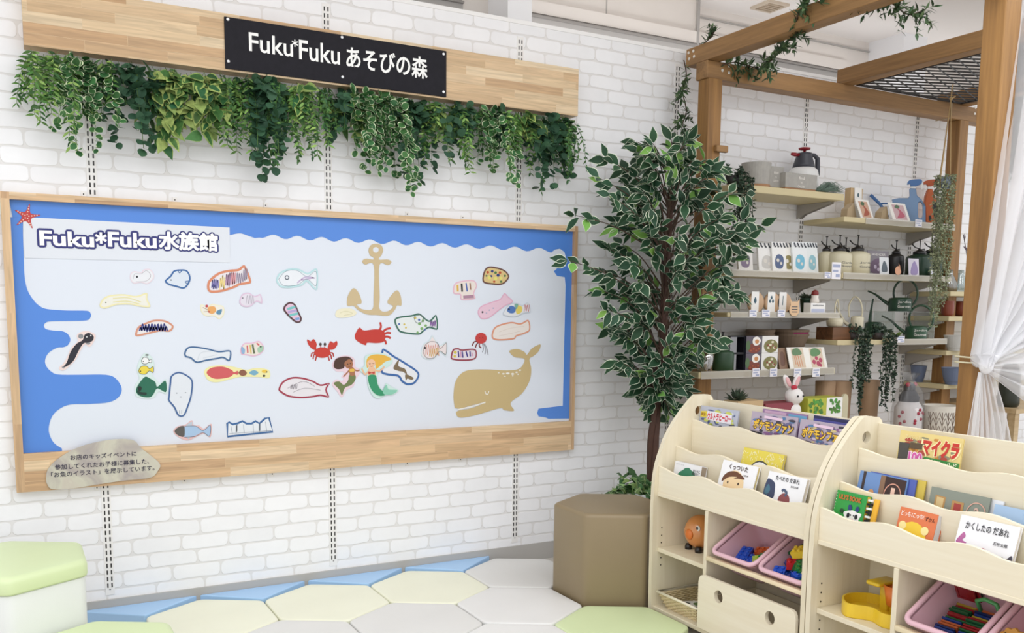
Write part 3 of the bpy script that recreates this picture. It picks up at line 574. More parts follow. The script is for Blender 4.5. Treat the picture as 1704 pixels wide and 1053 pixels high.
for ln in ([(620, 95), (632, 75), (628, 50)], [(640, 100), (660, 85), (682, 80)], [(645, 112), (665, 104), (684, 106)], [(648, 125), (668, 124), (682, 133)], [(642, 138), (655, 148), (658, 164)]):
    strip2(b, crom(P2(ln, 6), 5, False), .009, wf(-.0115), 0)
part('tentacle', b, pm('#c5362b'), o)
o = cut('crab_cutout', 'red paper crab with raised claws left of the dark-haired mermaid', 6, circ(330, 206, 42, 27, 20), '#c8382c', None, 0, [('eye', 'dot', '#4b3a3a', [(320, 163, 7, 8), (343, 163, 7, 8)]), ('eye_stalk', 'line', '#c8382c', [[(320, 170), (323, 185)], [(343, 170), (340, 185)]], .003)], group='red paper sea animals')
for cpts in ([(300, 195), (275, 185), (255, 160), (252, 138), (270, 148), (285, 136), (300, 160), (298, 180)], [(358, 192), (360, 170), (372, 148), (388, 156), (403, 146), (407, 165), (390, 188), (370, 192)]):
    b = MB(); b.poly(crom(P2(cpts, 6), 4), .001, wf(-.0115)); part('claw', b, pm('#c8382c'), o)
b = MB()
for s_ in (-1, 1):
    for k, (dx, dy) in enumerate(((58, 22), (48, 34), (36, 42))): strip2(b, crom(P2([(330+s_*28, 212+k*6), (330+s_*(dx-6), 208+k*8), (330+s_*dx, 206+dy)], 6), 4, False), .0055, wf(-.0115), 0)
part('leg', b, pm('#b23028'), o)
cut('mermaid_cutout', 'paper mermaid with brown curly hair, yellow top and olive tail', 6, [(380, 268), (405, 232), (450, 221), (492, 235), (500, 280), (530, 290), (520, 318), (500, 345), (490, 380), (455, 400), (430, 437), (405, 405), (380, 370), (400, 345), (432, 352), (440, 335), (428, 335), (440, 305), (400, 302)], '#edd3dd', None, 0,
    [('tail', 'blob', '#6f7d4c', [[(470, 318), (497, 318), (500, 345), (480, 372), (450, 385), (440, 400), (430, 425), (415, 395), (388, 365), (415, 355), (440, 372), (462, 350)]]), ('body', 'blob', '#a9704f', [[(468, 285), (490, 283), (497, 320), (472, 322)]]), ('arm', 'line', '#a9704f', [[(490, 292), (510, 300), (525, 292)], [(470, 295), (455, 312), (438, 330)]], .006), ('hair', 'blob', '#4b2f26', [[(388, 268), (398, 240), (430, 228), (465, 228), (485, 245), (478, 262), (450, 255), (440, 285), (410, 292), (392, 285)]]),
     ('face', 'blob', '#a9704f', [[(445, 255), (470, 240), (486, 258), (482, 280), (462, 288), (446, 275)]]), ('top', 'blob', '#e3b84f', [[(470, 292), (492, 290), (493, 303), (472, 305)]]), ('eye', 'dot', '#2a1a16', [(460, 266, 3), (474, 262, 3)]), ('mouth', 'line', '#7d4236', [[(462, 277), (468, 280), (475, 275)]], .0018)], group='paper mermaids', cat='decoration')
cut(F, 'blue rimmed drawing with a grey brown figure, half behind the fair mermaid', 6, [(636, 195), (660, 193), (700, 222), (760, 258), (828, 310), (810, 362), (770, 374), (738, 357), (718, 330), (660, 322), (630, 300)], '#3868a8', '#e8eaef', .009,
    [('figure', 'blob', '#7d6b50', [[(695, 285), (725, 240), (722, 275), (755, 290), (765, 318), (745, 305), (720, 300)], [(758, 318), (798, 335), (790, 347), (768, 340), (760, 350)]])])
cut('mermaid_cutout', 'paper mermaid with long fair hair, red top and green tail', 6, [(520, 290), (545, 275), (550, 225), (600, 210), (650, 212), (690, 240), (680, 270), (640, 290), (655, 275), (620, 300), (612, 340), (625, 385), (650, 400), (655, 365), (690, 385), (722, 400), (690, 425), (660, 425), (620, 442), (590, 430), (565, 380), (558, 320), (535, 310)], '#cfe9e2', None, 0,
    [('hair', 'blob', '#e9b544', [[(556, 250), (570, 225), (605, 215), (650, 220), (685, 240), (655, 252), (630, 272), (605, 290), (600, 262), (575, 270), (560, 285)]]), ('body', 'blob', '#eebf9a', [[(568, 285), (598, 283), (602, 325), (566, 328)]]), ('face', 'blob', '#f0c4a2', [[(560, 255), (580, 240), (600, 252), (598, 275), (580, 285), (563, 277)]]), ('arm', 'line', '#eebf9a', [[(570, 295), (550, 318), (532, 288)], [(600, 296), (625, 300), (648, 278)]], .007),
     ('top', 'blob', '#c2413a', [[(566, 303), (582, 308), (598, 303), (596, 317), (582, 312), (568, 317)]]), ('tail', 'blob', '#2f9468', [[(566, 325), (603, 323), (612, 365), (628, 395), (648, 408), (652, 425), (620, 428), (590, 408), (570, 370)]]), ('tail_fin', 'blob', '#8ccdb4', [[(640, 405), (658, 372), (670, 395), (715, 400), (690, 420), (652, 422)]]), ('eye', 'line', '#6a4030', [[(568, 262), (573, 265), (578, 262)], [(586, 260), (591, 263), (596, 260)]], .0016), ('mouth', 'line', '#b2544a', [[(576, 275), (582, 278), (588, 274)]], .0018)], group='paper mermaids', cat='decoration', y=-.0125)
cut(F, 'round scribbled pink and orange fish drawing with a pointed top fin', 6, [(838, 205), (850, 163), (880, 142), (895, 116), (914, 142), (938, 168), (971, 150), (968, 224), (935, 204), (905, 238), (870, 242), (845, 228)], '#d6e4e8', '#eee2e2', .005,
    [('scribble', 'line', '#dd9a8a', [scrib(860, 165, 930, 220, 12, 16)], .0022), ('scribble', 'line', '#d8b45e', [scrib(880, 185, 930, 225, 9, 17)], .0022), ('outline', 'line', '#4f4a55', [[(848, 205), (858, 170), (885, 150), (920, 155), (938, 185), (968, 156), (965, 215), (935, 198), (905, 232), (868, 234), (848, 205)]], .0018), ('eye', 'dot', '#2d2a30', [(858, 182, 6)])])
o = cut('jellyfish_cutout', 'small red paper jellyfish with grey tentacles near the right edge', 6, circ(1148, 132, 29, 28, 18), '#c73a38', None, 0, [('face', 'dot', '#8f2325', [(1140, 130, 3), (1156, 128, 3)]), ], group='red paper sea animals')
b = MB(); y_ = 0
for ln in ([(1128, 148), (1112, 152), (1102, 172)], [(1132, 155), (1122, 170), (1120, 182)], [(1140, 160), (1140, 175), (1150, 182)]): strip2(b, crom(P2(ln, 6), 4, False), .006, wf(-.0113), 0)
part('frill', b, pm('#7c2c30'), o)
b = MB()
for ln in ([(1155, 160), (1160, 185), (1155, 205)], [(1160, 160), (1172, 190), (1168, 215)], [(1165, 160), (1178, 185), (1185, 218)]): strip2(b, crom(P2(ln, 6), 4, False), .004, wf(-.0113), 0)
part('tentacle', b, pm('#8f8f96'), o)
cut(F, 'small dark red rimmed fish drawing with purple bars, left of the whale tail', 6, [(993, 217), (1005, 188), (1030, 183), (1050, 190), (1110, 186), (1126, 205), (1117, 240), (1060, 249), (998, 242)], '#97404f', '#e4dce4', .007,
    [('bar', 'line', '#4b3f8c', [[(1030, 198), (1033, 230)], [(1050, 200), (1054, 232)], [(1070, 200), (1078, 228)], [(1090, 200), (1092, 226)]], .007), ('patch', 'dot', '#d8c94e', [(1014, 205, 8), (1012, 225, 7)]), ('bar', 'line', '#d58ab0', [[(1042, 200), (1044, 230)], [(1100, 205), (1105, 225)]], .004)])
cut(F, 'white fish drawing with a dark red rim and grey scribble, left of the mermaids', 6, [(105, 388), (125, 355), (170, 333), (225, 334), (280, 350), (320, 370), (367, 363), (352, 397), (364, 437), (320, 430), (280, 437), (220, 442), (155, 434), (110, 408)], '#a5344a', '#e9e5ea', .007,
    [('scribble', 'line', '#8f8790', [scrib(165, 370, 200, 395, 9, 18), [(150, 390), (230, 355), (290, 380)], [(180, 410), (240, 390), (320, 400)]], .0018)])
# title paper and the stone-shaped caption
o = cut('title_sign', 'white paper title strip with navy outlined lettering at the top left of the board', 0, [(38, 361), (382, 378.5), (383, 437), (41, 429)], '#e4e9f1', None, 0, [], smooth=False, group=None, cat='sign', y=-.0112)
ob, fb = MB(), MB()                                                        # navy outline behind, white face before it
def piece(body, quad, bold=.03):
    q_ = [onY(u, v, -.0136) for u, v in quad]; x0, x1 = (q_[0].x+q_[3].x)/2, (q_[1].x+q_[2].x)/2; z0, z1 = (q_[0].z+q_[1].z)/2, (q_[2].z+q_[3].z)/2
    for k in range(12): a = k*pi/6; text_mb(body, x1-x0, z1-z0, bold, wf(-.0136) @ Matrix.Translation((x0+.0075*cos(a), z0+.0075*sin(a), .00001*k)), ob, thick=.0003)
    for k in range(1 if bold > .02 else 8): e_ = 0 if bold > .02 else .0021; text_mb(body, x1-x0, z1-z0, bold, wf(-.0142) @ Matrix.Translation((x0+e_*cos(k*pi/4), z0+e_*sin(k*pi/4), .00001*k)), fb, thick=.0004)
piece('Fuku', [(65, 409), (156, 411), (157, 386), (66, 384)]); piece('Fuku', [(179, 411), (260, 413), (261, 388), (180, 386)]); piece('水族館', [(264, 415.5), (361, 417), (362, 388), (265, 386.5)], .013)
q = onY(168, 396, -.0136)
for k in range(12): star(ob, q.x+.0075*cos(k*pi/6), q.z+.0075*sin(k*pi/6), .021, .009, wf(-.0136), .0003+.00001*k)
star(fb, q.x, q.z, .021, .009, wf(-.0142), .0004)
part('lettering_outline', ob, mat('navy_letter', '#2b2f72', .5), o); part('lettering', fb, M_white, o)
sp_ = [(262, 875), (272, 820), (330, 760), (430, 702), (540, 668), (650, 650), (755, 655), (800, 700), (850, 738), (907, 790), (893, 832), (850, 868), (700, 885), (560, 905), (420, 928), (300, 933), (268, 905)]
P = crom(P2(sp_, 4, -.04), 5)
b = MB(); b.poly(P, .004, wf(-.036)); 
mt, nt, bb = _new('painted_stone'); tc = N(nt, 'ShaderNodeTexCoord'); no = N(nt, 'ShaderNodeTexNoise', i_Scale=7.0, i_Detail=5.0, i_Distortion=.8); nt.links.new(tc.outputs['Object'], no.inputs['Vector'])
cr_ = N(nt, 'ShaderNodeValToRGB'); el = cr_.color_ramp.elements; el[0].position = .3; el[0].color = lin('#9d9497'); el[1].position = .72; el[1].color = lin('#d6dbc8')
for ps, cc in ((.42, '#b0a8a0'), (.52, '#c6c3b2'), (.62, '#c4bcae')): e = el.new(ps); e.color = lin(cc)
nt.links.new(no.outputs['Fac'], cr_.inputs[0]); nt.links.new(cr_.outputs[0], bb.inputs['Base Color'])
o = solo('caption_sign', b, mt, 'stone-shaped grey green caption sign overlapping the board frame at lower left', 'sign')
M_ink = mat('dark_ink', '#25223f', .5)
on_wall_text('お店のキッズイベントに', [(117, 766.5), (227, 757.5), (227, 749), (117, 758)], -.0405, .008, M_ink, o)
on_wall_text('参加してくれたお子様に募集した、', [(91, 782), (248, 771), (248, 762.5), (91, 773)], -.0405, .008, M_ink, o)
on_wall_text('「お魚のイラスト」を展示しています。', [(85, 795.5), (257, 782), (257, 773), (85, 786.5)], -.0405, .008, M_ink, o)
# ------------------------------------------------------------------ hexagonal floor cushions and stools
HS, HA = .2562, R_(-29.8)
def hexpts(cx, cy, s=HS, rot=HA): return [(cx+s*cos(rot+k*pi/3), cy+s*sin(rot+k*pi/3)) for k in range(6)]
def softhex(mb, cx, cy, z0, z1, r=.012, s=HS, mi=0, puff=.0, rot=HA):
    """upholstered hexagonal block: rounded upright corners, soft top rim"""
    def ring(ins, z):
        P = hexpts(cx, cy, s-ins*1.1547, rot); out = []; rr = .022
        for k in range(6):
            a, b_, c_ = Vector(P[k-1]), Vector(P[k]), Vector(P[(k+1) % 6])
            p = b_+(a-b_).normalized()*rr; q_ = b_+(c_-b_).normalized()*rr
            for t in (0, .33, .67, 1): out.append(((1-t)**2*p.x+2*t*(1-t)*b_.x+t*t*q_.x, (1-t)**2*p.y+2*t*(1-t)*b_.y+t*t*q_.y, z))
        return out
    rings = [ring(.002, z0), ring(0, z0+.006)] + [ring(r*(1-cos(a)), z1-r+r*sin(a)) for a in (0, .4, .8, 1.2, 1.5708)] + [ring(.03, z1+puff*.6), ring(.09, z1+puff)]
    return mb.loft(rings, mi)
def leather(name, col): return mat(name, col, .42, var=.025, vscale=5, bump=.12, bscale=350)
L_cream, L_grey, L_green, L_white = leather('cream_leatherette', '#eeeed8'), leather('grey_leatherette', '#dfdedb'), leather('lime_leatherette', '#d6e4b4'), leather('white_leatherette', '#e6e5e3')
L_blue, L_brown = leather('blue_leatherette', '#a9cdf2'), leather('taupe_leatherette', '#8e7d60')
for cx, cy, m_, lab, z in ((1.504, -.305, L_cream, 'cream hexagonal floor cushion against the wall, the right one of the cream row', .05), (1.058, -.305, L_cream, 'cream hexagonal floor cushion against the wall, middle one of the cream row', .05),
                           (.612, -.305, L_cream, 'cream hexagonal floor cushion beside the low green block', .05), (1.95, -.298, L_grey, 'grey hexagonal floor cushion touching the wall left of the brown stool', .05),
                           (1.729, -.685, L_white, 'off-white hexagonal floor cushion between the brown stool and the green cushion', .05), (1.281, -.69, L_grey, 'grey hexagonal floor cushion in front of the right cream cushion', .05),
                           (.835, -.69, L_grey, 'grey hexagonal floor cushion in front of the middle cream cushion', .05), (1.51, -1.073, L_white, 'off-white hexagonal floor cushion cut by the bottom edge of the photo', .05),
                           (1.952, -1.07, L_green, 'lime green hexagonal floor cushion in front of the brown stool', .05)):
    b = MB(); softhex(b, cx, cy, .0, z, .008, HS-.0015); solo('floor_cushion', b, m_, lab, 'cushion', 'hexagonal floor cushions', True)
tops = [(.166, -.049), (.612, -.049), (1.058, -.049), (1.504, -.049), (1.95, -.043)]
for k, lab in enumerate(('left of the first cream cushion', 'between the left and middle cream cushions', 'between the middle and right cream cushions', 'between the right cream and the grey cushion')):
    (xa, ya), (xb, yb) = tops[k], tops[k+1]
    b = MB(); pts = [(xa+.006, -.0095), ((xa+xb)/2, -.172), (xb-.006, -.0095)]
    b.poly(pts, .054, Matrix.Identity(4)); o = solo('corner_cushion', b, L_blue, 'light blue triangular filler cushion on the floor, '+lab, 'cushion', 'blue triangular cushions along the wall'); bev(o, .004, 2)
# stools
b = MB(); softhex(b, 2.172, -.672, 0, .415, .016, HS-.012); solo('stool', b, L_brown, 'taupe brown hexagonal leatherette stool left of the wooden bookshelf', 'stool', None, True)
t = thing('stool', 'hexagonal stool with white body and lime green lid at the left edge', 'stool', (-.047, -.448, 0))
b = MB(); softhex(b, -.047, -.448, 0, .345, .004, HS-.004); part('body', b, leather('white_stool_side', '#e6e8e6'), t, True)
b = MB(); softhex(b, -.047, -.448, .347, .402, .02, HS+.004, puff=.003); part('lid', b, L_green, t, True)
b = MB(); softhex(b, .19, -.832, 0, .2, .022, HS-.004); solo('low_stool', b, L_green, 'low lime green hexagonal block in front of the green-lidded stool', 'stool', None, True)

# ------------------------------------------------------------------ the two picture-book shelves
M_bir = wood('birch_face', '#e5dac0', '#efe7d2', 'y', .45, .8, .5); M_birv = wood('birch_side', '#dfd4b9', '#ece3cd', 'z', .45, .8, .5)
M_edge = mat('birch_edge', '#ecdcb8', .5, var=.05, vscale=20); M_birin = wood('birch_inside', '#dbcfb3', '#e8dfc7', 'x', .5, .8, .5)
M_hole = mat('shelf_hole', '#4a4132', .7)
def poly_hole(mb, outer, holes, thick, frame, mi=0):
    loops = [[Vector((p[0], p[1], 0)) for p in outer]]+[[Vector((p[0], p[1], 0)) for p in h] for h in holes]
    allp = [p for l in loops for p in l]; n = len(allp); tris = geometry.tessellate_polygon(loops); fs = []
    for t_ in tris:
        a = (allp[t_[1]]-allp[t_[0]]).cross(allp[t_[2]]-allp[t_[0]]).z
        t_ = tuple(t_) if a > 0 else tuple(t_[::-1]); fs.append(tuple(i+n for i in t_)); fs.append(t_[::-1])
    o_ = 0
    for l in loops:
        k = len(l)
        for i in range(k): fs.append((o_+i, o_+(i+1) % k, o_+(i+1) % k+n, o_+i+n))
        o_ += k
    mb.add([frame @ p for p in allp]+[frame @ Vector((p.x, p.y, thick)) for p in allp], fs, mi)
UW = .812
SIDE = [(.0, 0), (-.004, .25), (-.006, .45), (-.004, .53), (0, .578), (.008, .62), (.017, .65), (.029, .68), (.045, .719), (.067, .757), (.093, .793), (.118, .822), (.143, .848), (.165, .869), (.182, .884), (.193, .889), (.25, .889), (.264, .886), (.275, .878), (.281, .866), (.284, .84), (.284, 0)]
XZ = Matrix(((1, 0, 0, 0), (0, 0, 1, 0), (0, 1, 0, 0), (0, 0, 0, 1)))        # 2-D x,z; thickness along +Y
YZ = Matrix(((0, 0, 1, 0), (1, 0, 0, 0), (0, 1, 0, 0), (0, 0, 0, 1)))        # 2-D y,z; thickness along +X
def yw(y): m_ = XZ.copy(); m_.translation = (0, y, 0); return m_
def xw(x): m_ = YZ.copy(); m_.translation = (x, 0, 0); return m_
def lipboard(x, z0, z1, amp):
    ys = [-.0185-(UW-.037)*k/60 for k in range(61)]
    pts = [(y, z1+amp*cos(2*pi*(y+.01)/.256)) for y in ys]
    b_ = MB(); b_.poly(pts+[(ys[-1], z0), (ys[0], z0)], .012, xw(x)); return b_
def make_shelf(loc, label):
    t = thing('picture_book_shelf', label, 'bookshelf', loc, 'wooden picture-book shelves')
    for y, nm in ((-.018, 'far'), (-UW, 'near')):
        b = MB(); poly_hole(b, SIDE, [circ(.208, .825, .019, .02, 20)], .018, yw(y)); o = part('side_panel', b, M_birv, t, local=True); bev(o, .003, 2)
        b = MB(); yi = -.0185 if nm == 'far' else -UW+.0185
        for z in (.365, .335, .305, .2435, .2135): b.lathe([(.0028, -.0008), (.0028, .0008)], (0, 0, 0), 8, 0, Matrix.Translation((.04, yi, z)) @ Matrix.Rotation(pi/2, 4, 'X'))
        part('peg_hole', b, M_hole, o, local=True)
    for x, z0, z1, a in ((.015, .512, .606, .0085), (.098, .512, .682, .0075), (.175, .512, .785, .007)):
        o = part('wavy_front', lipboard(x, z0, z1, a), M_bir, t, local=True); bev(o, .003, 2)
    b = MB(); b.box(.262, .274, -UW+.018, -.018, .03, .868); part('back_panel', b, M_bir, t, local=True)
    b = MB(); b.box(.012, .262, -UW+.018, -.018, .496, .512); o = part('pocket_floor', b, M_bir, t, local=True); bev(o, .002, 1)
    for x0, x1, z in ((.11, .175, .58), (.187, .262, .66)):
        b = MB(); b.box(x0, x1, -UW+.018, -.018, z-.012, z); part('pocket_floor', b, M_bir, t, local=True)
    b = MB(); b.box(.008, .262, -.322, -.305, .052, .496); o = part('divider', b, M_birv, t, local=True); bev(o, .002, 1)
    b = MB(); b.box(.022, .262, -.305, -.018, .27, .287); o = part('shelf_board', b, M_birin, t, local=True); bev(o, .002, 1)
    b = MB(); b.box(.005, .262, -UW+.018, -.018, .035, .052); o = part('bottom_board', b, M_birin, t, local=True); bev(o, .002, 1)
    for x, z in ((.016, .322), (.205, .448)):
        b = MB(); b.rbox(x-.011, x+.011, -UW+.018, -.322, z-.008, z+.008, .004, axis='y'); part('bin_rail', b, M_edge, t, True, local=True)
    d = [( -.304, .058), (-.304, .232), (-.307, .246), (-.314, .257), (-.327, .262), (-.757, .262), (-.77, .257), (-.777, .246), (-.78, .232), (-.78, .058)]
    b = MB(); poly_hole(b, d, [circ(-.415, .206, .0225, .0235, 24), circ(-.668, .206, .0225, .0235, 24)], .014, xw(-.009)); o = part('drawer', b, M_bir, t, local=True); bev(o, .003, 2)
    b = MB(); b.box(.005, .25, -.34, -.332, .06, .18); b.box(.005, .25, -.77, -.762, .06, .18); b.box(.242, .25, -.762, -.34, .06, .18); b.box(.005, .242, -.762, -.34, .06, .068)
    part('drawer_box', b, M_birin, o, local=True)
    return t
SX = 2.187
U1 = make_shelf((SX, -.926, 0), 'birch picture-book shelf nearer the brick wall, with the kana magazines on top')
U2 = dup(U1); U2.location = (SX, -.926-.8165, 0); U2['label'] = 'birch picture-book shelf at the right front, holding the yellow toy tray'

# ------------------------------------------------------------------ books
BZ = SX+.218
def bk(p0, p1, x):                                                        # y extents and top height seen on the plane x
    a, c_ = onX(*p0, x), onX(*p1, x); return a.y, c_.y, (a.z+c_.z)/2
def book(name, label, y0, y1, ztop, zbot, xtop, thick, col, lean=14, page='#e9e4da', cat='book', group=None, pages=True, roll=0, col2=None):
    """stands leaning back; local frame x to the viewer's right, y up the cover, z out of the cover"""
    th = R_(lean); h = (ztop-zbot)/cos(th); w = abs(y0-y1)
    ex = Vector((0, -1, 0)); ey = Vector((sin(th), 0, cos(th))); ez = ex.cross(ey)
    M = Matrix((ex, ey, ez)).transposed().to_4x4(); M.translation = Vector((xtop-h*sin(th), y0, zbot))
    t = thing(name, label, cat, (0, 0, 0), group); t.matrix_world = M @ Matrix.Rotation(R_(roll), 4, 'Z')
    cv = mat('cover_'+col.strip('#'), col, .32)
    b = MB(); b.box(0, w, 0, h, -.0022, 0); b.box(0, w, 0, h, -thick, -thick+.0022); b.box(0, .003, 0, h, -thick+.0022, -.0022, 1); part('cover', b, [cv, mat('cover_'+(col2 or col).strip('#'), col2 or col, .32)], t, local=True)
    b = MB(); b.box(.003, w-.002, .002, h-.002, -thick+.0023, -.0023); part('pages', b, mat('pages_'+page.strip('#'), page, .7), t, local=True)
    return t, w, h
def bart(t, w, h, items, ysc=1.0):
    """artwork on a cover; coordinates 0..1 across, 0..1 up"""
    z = .0003
    flat = []
    for it in items:
        if it[0] in ('eye', 'sun_shape', 'patch', 'horn', 'window', 'flower') and it[1] != 'text' and len(it[3]) > 1: flat += [it[:3]+([d_],)+tuple(it[4:]) for d_ in it[3]]
        else: flat.append(it)
    for it in flat:
        nm, kind, col = it[:3]; b = MB(); I = Matrix.Identity(4); lab = None
        Y = lambda y_: 1-(1-y_)*ysc
        def q(p): return (p[0]*w, max(Y(p[1]), .01)*h)
        fr = Matrix.Translation((0, 0, z))
        if kind == 'text':
            body, x0, y0, x1, y1 = it[3:8]; bold = it[8] if len(it) > 8 else .02
            text_mb(body, (x1-x0)*w, (y1-y0)*h*max(ysc, .85), bold, Matrix.Translation((x0*w, Y(y0)*h, z)), b, thick=.0002)
        elif kind == 'blob': [b.poly(crom([q(p) for p in P_], 5), .0002, fr) for P_ in it[3]]
        elif kind == 'poly': [b.poly([q(p) for p in P_], .0002, fr) for P_ in it[3]]
        elif kind == 'dot': [b.poly(circ(d[0]*w, Y(d[1])*h, d[2]*w, (d[3] if len(d) > 3 else d[2])*w, 18), .0002, fr) for d in it[3]]
        elif kind == 'line': [strip2(b, crom([q(p) for p in P_], 6, False) if len(P_) > 2 else [q(p) for p in P_], it[4], fr) for P_ in it[3]]
        part(nm, b, mat('print_'+col.strip('#'), col, .4), t, local=True); z += .0003
TX1, TX2, TX3 = SX+.088, SX+.166, SX+.246
g1 = 'picture books in the lowest pockets'
a = bk((1122, 767), (1168, 777), SX+.06)
t, w, h = book('picture_book', 'thick white picture book with a dark green bush, leftmost in the front pocket', a[0], a[0]-.155, a[2], .514, TX1-.022, .03, '#f0f0f2', 10, '#a39484')
bart(t, w, h, [('bush', 'blob', '#2f7d5c', [[(.2, .42), (.24, .6), (.34, .7), (.42, .8), (.55, .84), (.66, .76), (.76, .72), (.8, .6), (.82, .42)]]), ('lettering', 'text', '#3a3a3e', 'はらぺこ', .72, .72, .98, .82), ('lettering', 'text', '#3a3a3e', 'あおむし', .7, .6, .97, .7), ('lettering', 'text', '#8f8f95', 'エリック・カール', .06, .88, .36, .92)], .75)
a = bk((1196, 765), (1252, 777.5), SX+.06)
t, w, h = book('picture_book', 'white picture book with a brown-haired face, second in the front pocket', a[0], a[0]-.178, a[2], .514, TX1-.004, .014, '#f5f5f7', 16, '#d8c68c')
bart(t, w, h, [('face', 'dot', '#f0d3a6', [(.44, .36, .29, .3)]), ('hair', 'blob', '#6b4228', [[(.1, .38), (.12, .55), (.25, .7), (.45, .74), (.64, .66), (.72, .58), (.55, .56), (.42, .54), (.5, .6), (.3, .56), (.18, .46)]]), ('eye', 'dot', '#3d2c22', [(.28, .4, .02, .026), (.58, .42, .02, .026)]), ('lettering', 'text', '#4b352a', 'くっついた', .22, .78, .76, .91), ('lettering', 'text', '#6a5b52', '三浦太郎', .66, .66, .8, .7)], .74)
a = bk((1272, 784), (1335, 798), SX+.06)
t, w, h = book('picture_book', 'white picture book with dark blue and red shapes, third in the front pocket', a[0], a[0]-.172, a[2], .514, TX1-.004, .016, '#f4f4f6', 16, '#efe7dc', col2='#4b4350')
bart(t, w, h, [('blue_shape', 'blob', '#3d4663', [[(0, .3), (0, .74), (.1, .78), (.22, .7), (.26, .54), (.26, .3)]]), ('blue_patch', 'blob', '#4a7487', [[(0, .42), (.06, .64), (.14, .5), (.08, .36)]]), ('red_shape', 'dot', '#8c4b4c', [(.55, .3, .15)]), ('stalk', 'line', '#4c5a74', [[(.56, .42), (.58, .52), (.5, .58), (.45, .54)]], .009), ('lettering', 'text', '#3c3c40', 'たべたの だあれ', .22, .8, .84, .91), ('lettering', 'text', '#4a4a4e', '五味太郎', .64, .68, .84, .73)], .74)
a = bk((1231, 745), (1297, 757), SX+.14)
t, w, h = book('picture_book', 'yellow picture book with a white egg in the middle pocket', a[0], a[0]-.2, a[2], .582, TX2-.004, .011, '#e6d453', 14, '#cfc4a0')
r = random.Random(5)
bart(t, w, h, [('fleck', 'line', '#f6efb8', [[(x_, y_), (x_+r.uniform(-.05, .05), y_+r.uniform(.03, .1))] for x_, y_ in [(r.uniform(.04, .96), r.uniform(.05, .9)) for _ in range(110)]], .0028), ('egg_outline', 'dot', '#2c2a2c', [(.5, .17, .29, .31)]), ('egg', 'dot', '#f2f2f2', [(.5, .16, .27, .29)])], .8)
def magazine(label, p0, p1, xt, base, items, seed, curl=.0, w_=None, dz=0, zb=.662, cols=()):
    a = bk(p0, p1, xt); y1 = a[1] if w_ is None else a[0]-w_
    t, w, h = book('magazine', label, a[0], y1, a[2]+dz, zb, xt, .006, base, 8, '#d9d4cf', 'magazine')
    r = random.Random(seed)
    blk = []
    for c in cols:
        blk.append(('picture_patch', 'blob', c, [[(x_+dx_*cos(k*pi/3)*r.uniform(.7, 1.2), y_+dy_*sin(k*pi/3)*r.uniform(.7, 1.2)) for k in range(6)] for x_, y_, dx_, dy_ in [(r.uniform(.09, .91), r.uniform(.45, .95), r.uniform(.03, .09), r.uniform(.015, .04)) for _ in range(12)]]))
    bart(t, w, h, blk+items); return t
magazine('colourful magazine with red kana title at the left of the top pocket', (1167, 674), (1231, 684), BZ, '#b8bccb', [('title_band', 'poly', '#e9e6ee', [[(.2, .72), (.86, .70), (.86, .89), (.2, .91)]]), ('lettering', 'text', '#cf2f44', 'ウルトラヒーロー', .22, .73, .84, .88, .05), ('badge', 'poly', '#e8d345', [[(.03, .76), (.2, .77), (.19, .9), (.03, .88)]]), ('lettering', 'text', '#8a4b2a', '特別', .05, .785, .17, .86)], 1, cols=('#4f5c8c', '#8f97ad', '#d6d9e2', '#3c4052', '#c9cf62'), w_=.215)
def kana_mag(label, p0, seed, x, w__): return magazine(label, p0, (p0[0]+80, p0[1]+10), x, '#b3a6b6', [('lettering', 'text', '#4d3a24', 'ポケモンファン', .065, .66, .955, .875, .09), ('lettering', 'text', '#f2c33e', 'ポケモンファン', .08, .675, .94, .86, .04), ('strip', 'poly', '#e6c9de', [[(.3, .9), (.7, .89), (.7, .94), (.3, .95)]]), ('badge', 'poly', '#2f2c33', [[(.04, .5), (.3, .5), (.3, .62), (.04, .63)]])], seed, cols=('#6f6a8e', '#d9c58f', '#8c5f8f', '#5a7ea8', '#c7b9cc', '#3f3c4a'), w_=w__)
kana_mag('magazine with large yellow kana title, in the middle of the top pocket', (1252, 684.5), 2, BZ, .226)
kana_mag('magazine with large yellow kana title, at the right end of the top pocket', (1332.5, 697.5), 3, BZ, .214)
a = bk((1268, 681.5), (1333, 691), SX+.25)
t, w, h = book('magazine', 'purple and blue magazine peeping out behind the middle yellow-titled one', a[0], a[0]-.215, a[2]+.004, .662, SX+.255, .005, '#a583ad', 4, '#cfc9d6', 'magazine')
bart(t, w, h, [('strip', 'poly', '#79b4d8', [[(.6, .85), (1, .85), (1, .97), (.6, .97)]]), ('strip', 'poly', '#dcb6d0', [[(.05, .93), (.55, .93), (.55, .98), (.05, .98)]])])
a = bk((1352, 694), (1412, 702), SX+.25)
t, w, h = book('magazine', 'dark blue magazine peeping out behind the right yellow-titled one', a[0], a[0]-.17, a[2]+.006, .662, SX+.257, .005, '#33335f', 4, '#cfc9d6', 'magazine')
bart(t, w, h, [('strip', 'poly', '#5d5da8', [[(.0, .88), (1, .86), (1, .94), (.0, .95)]])])
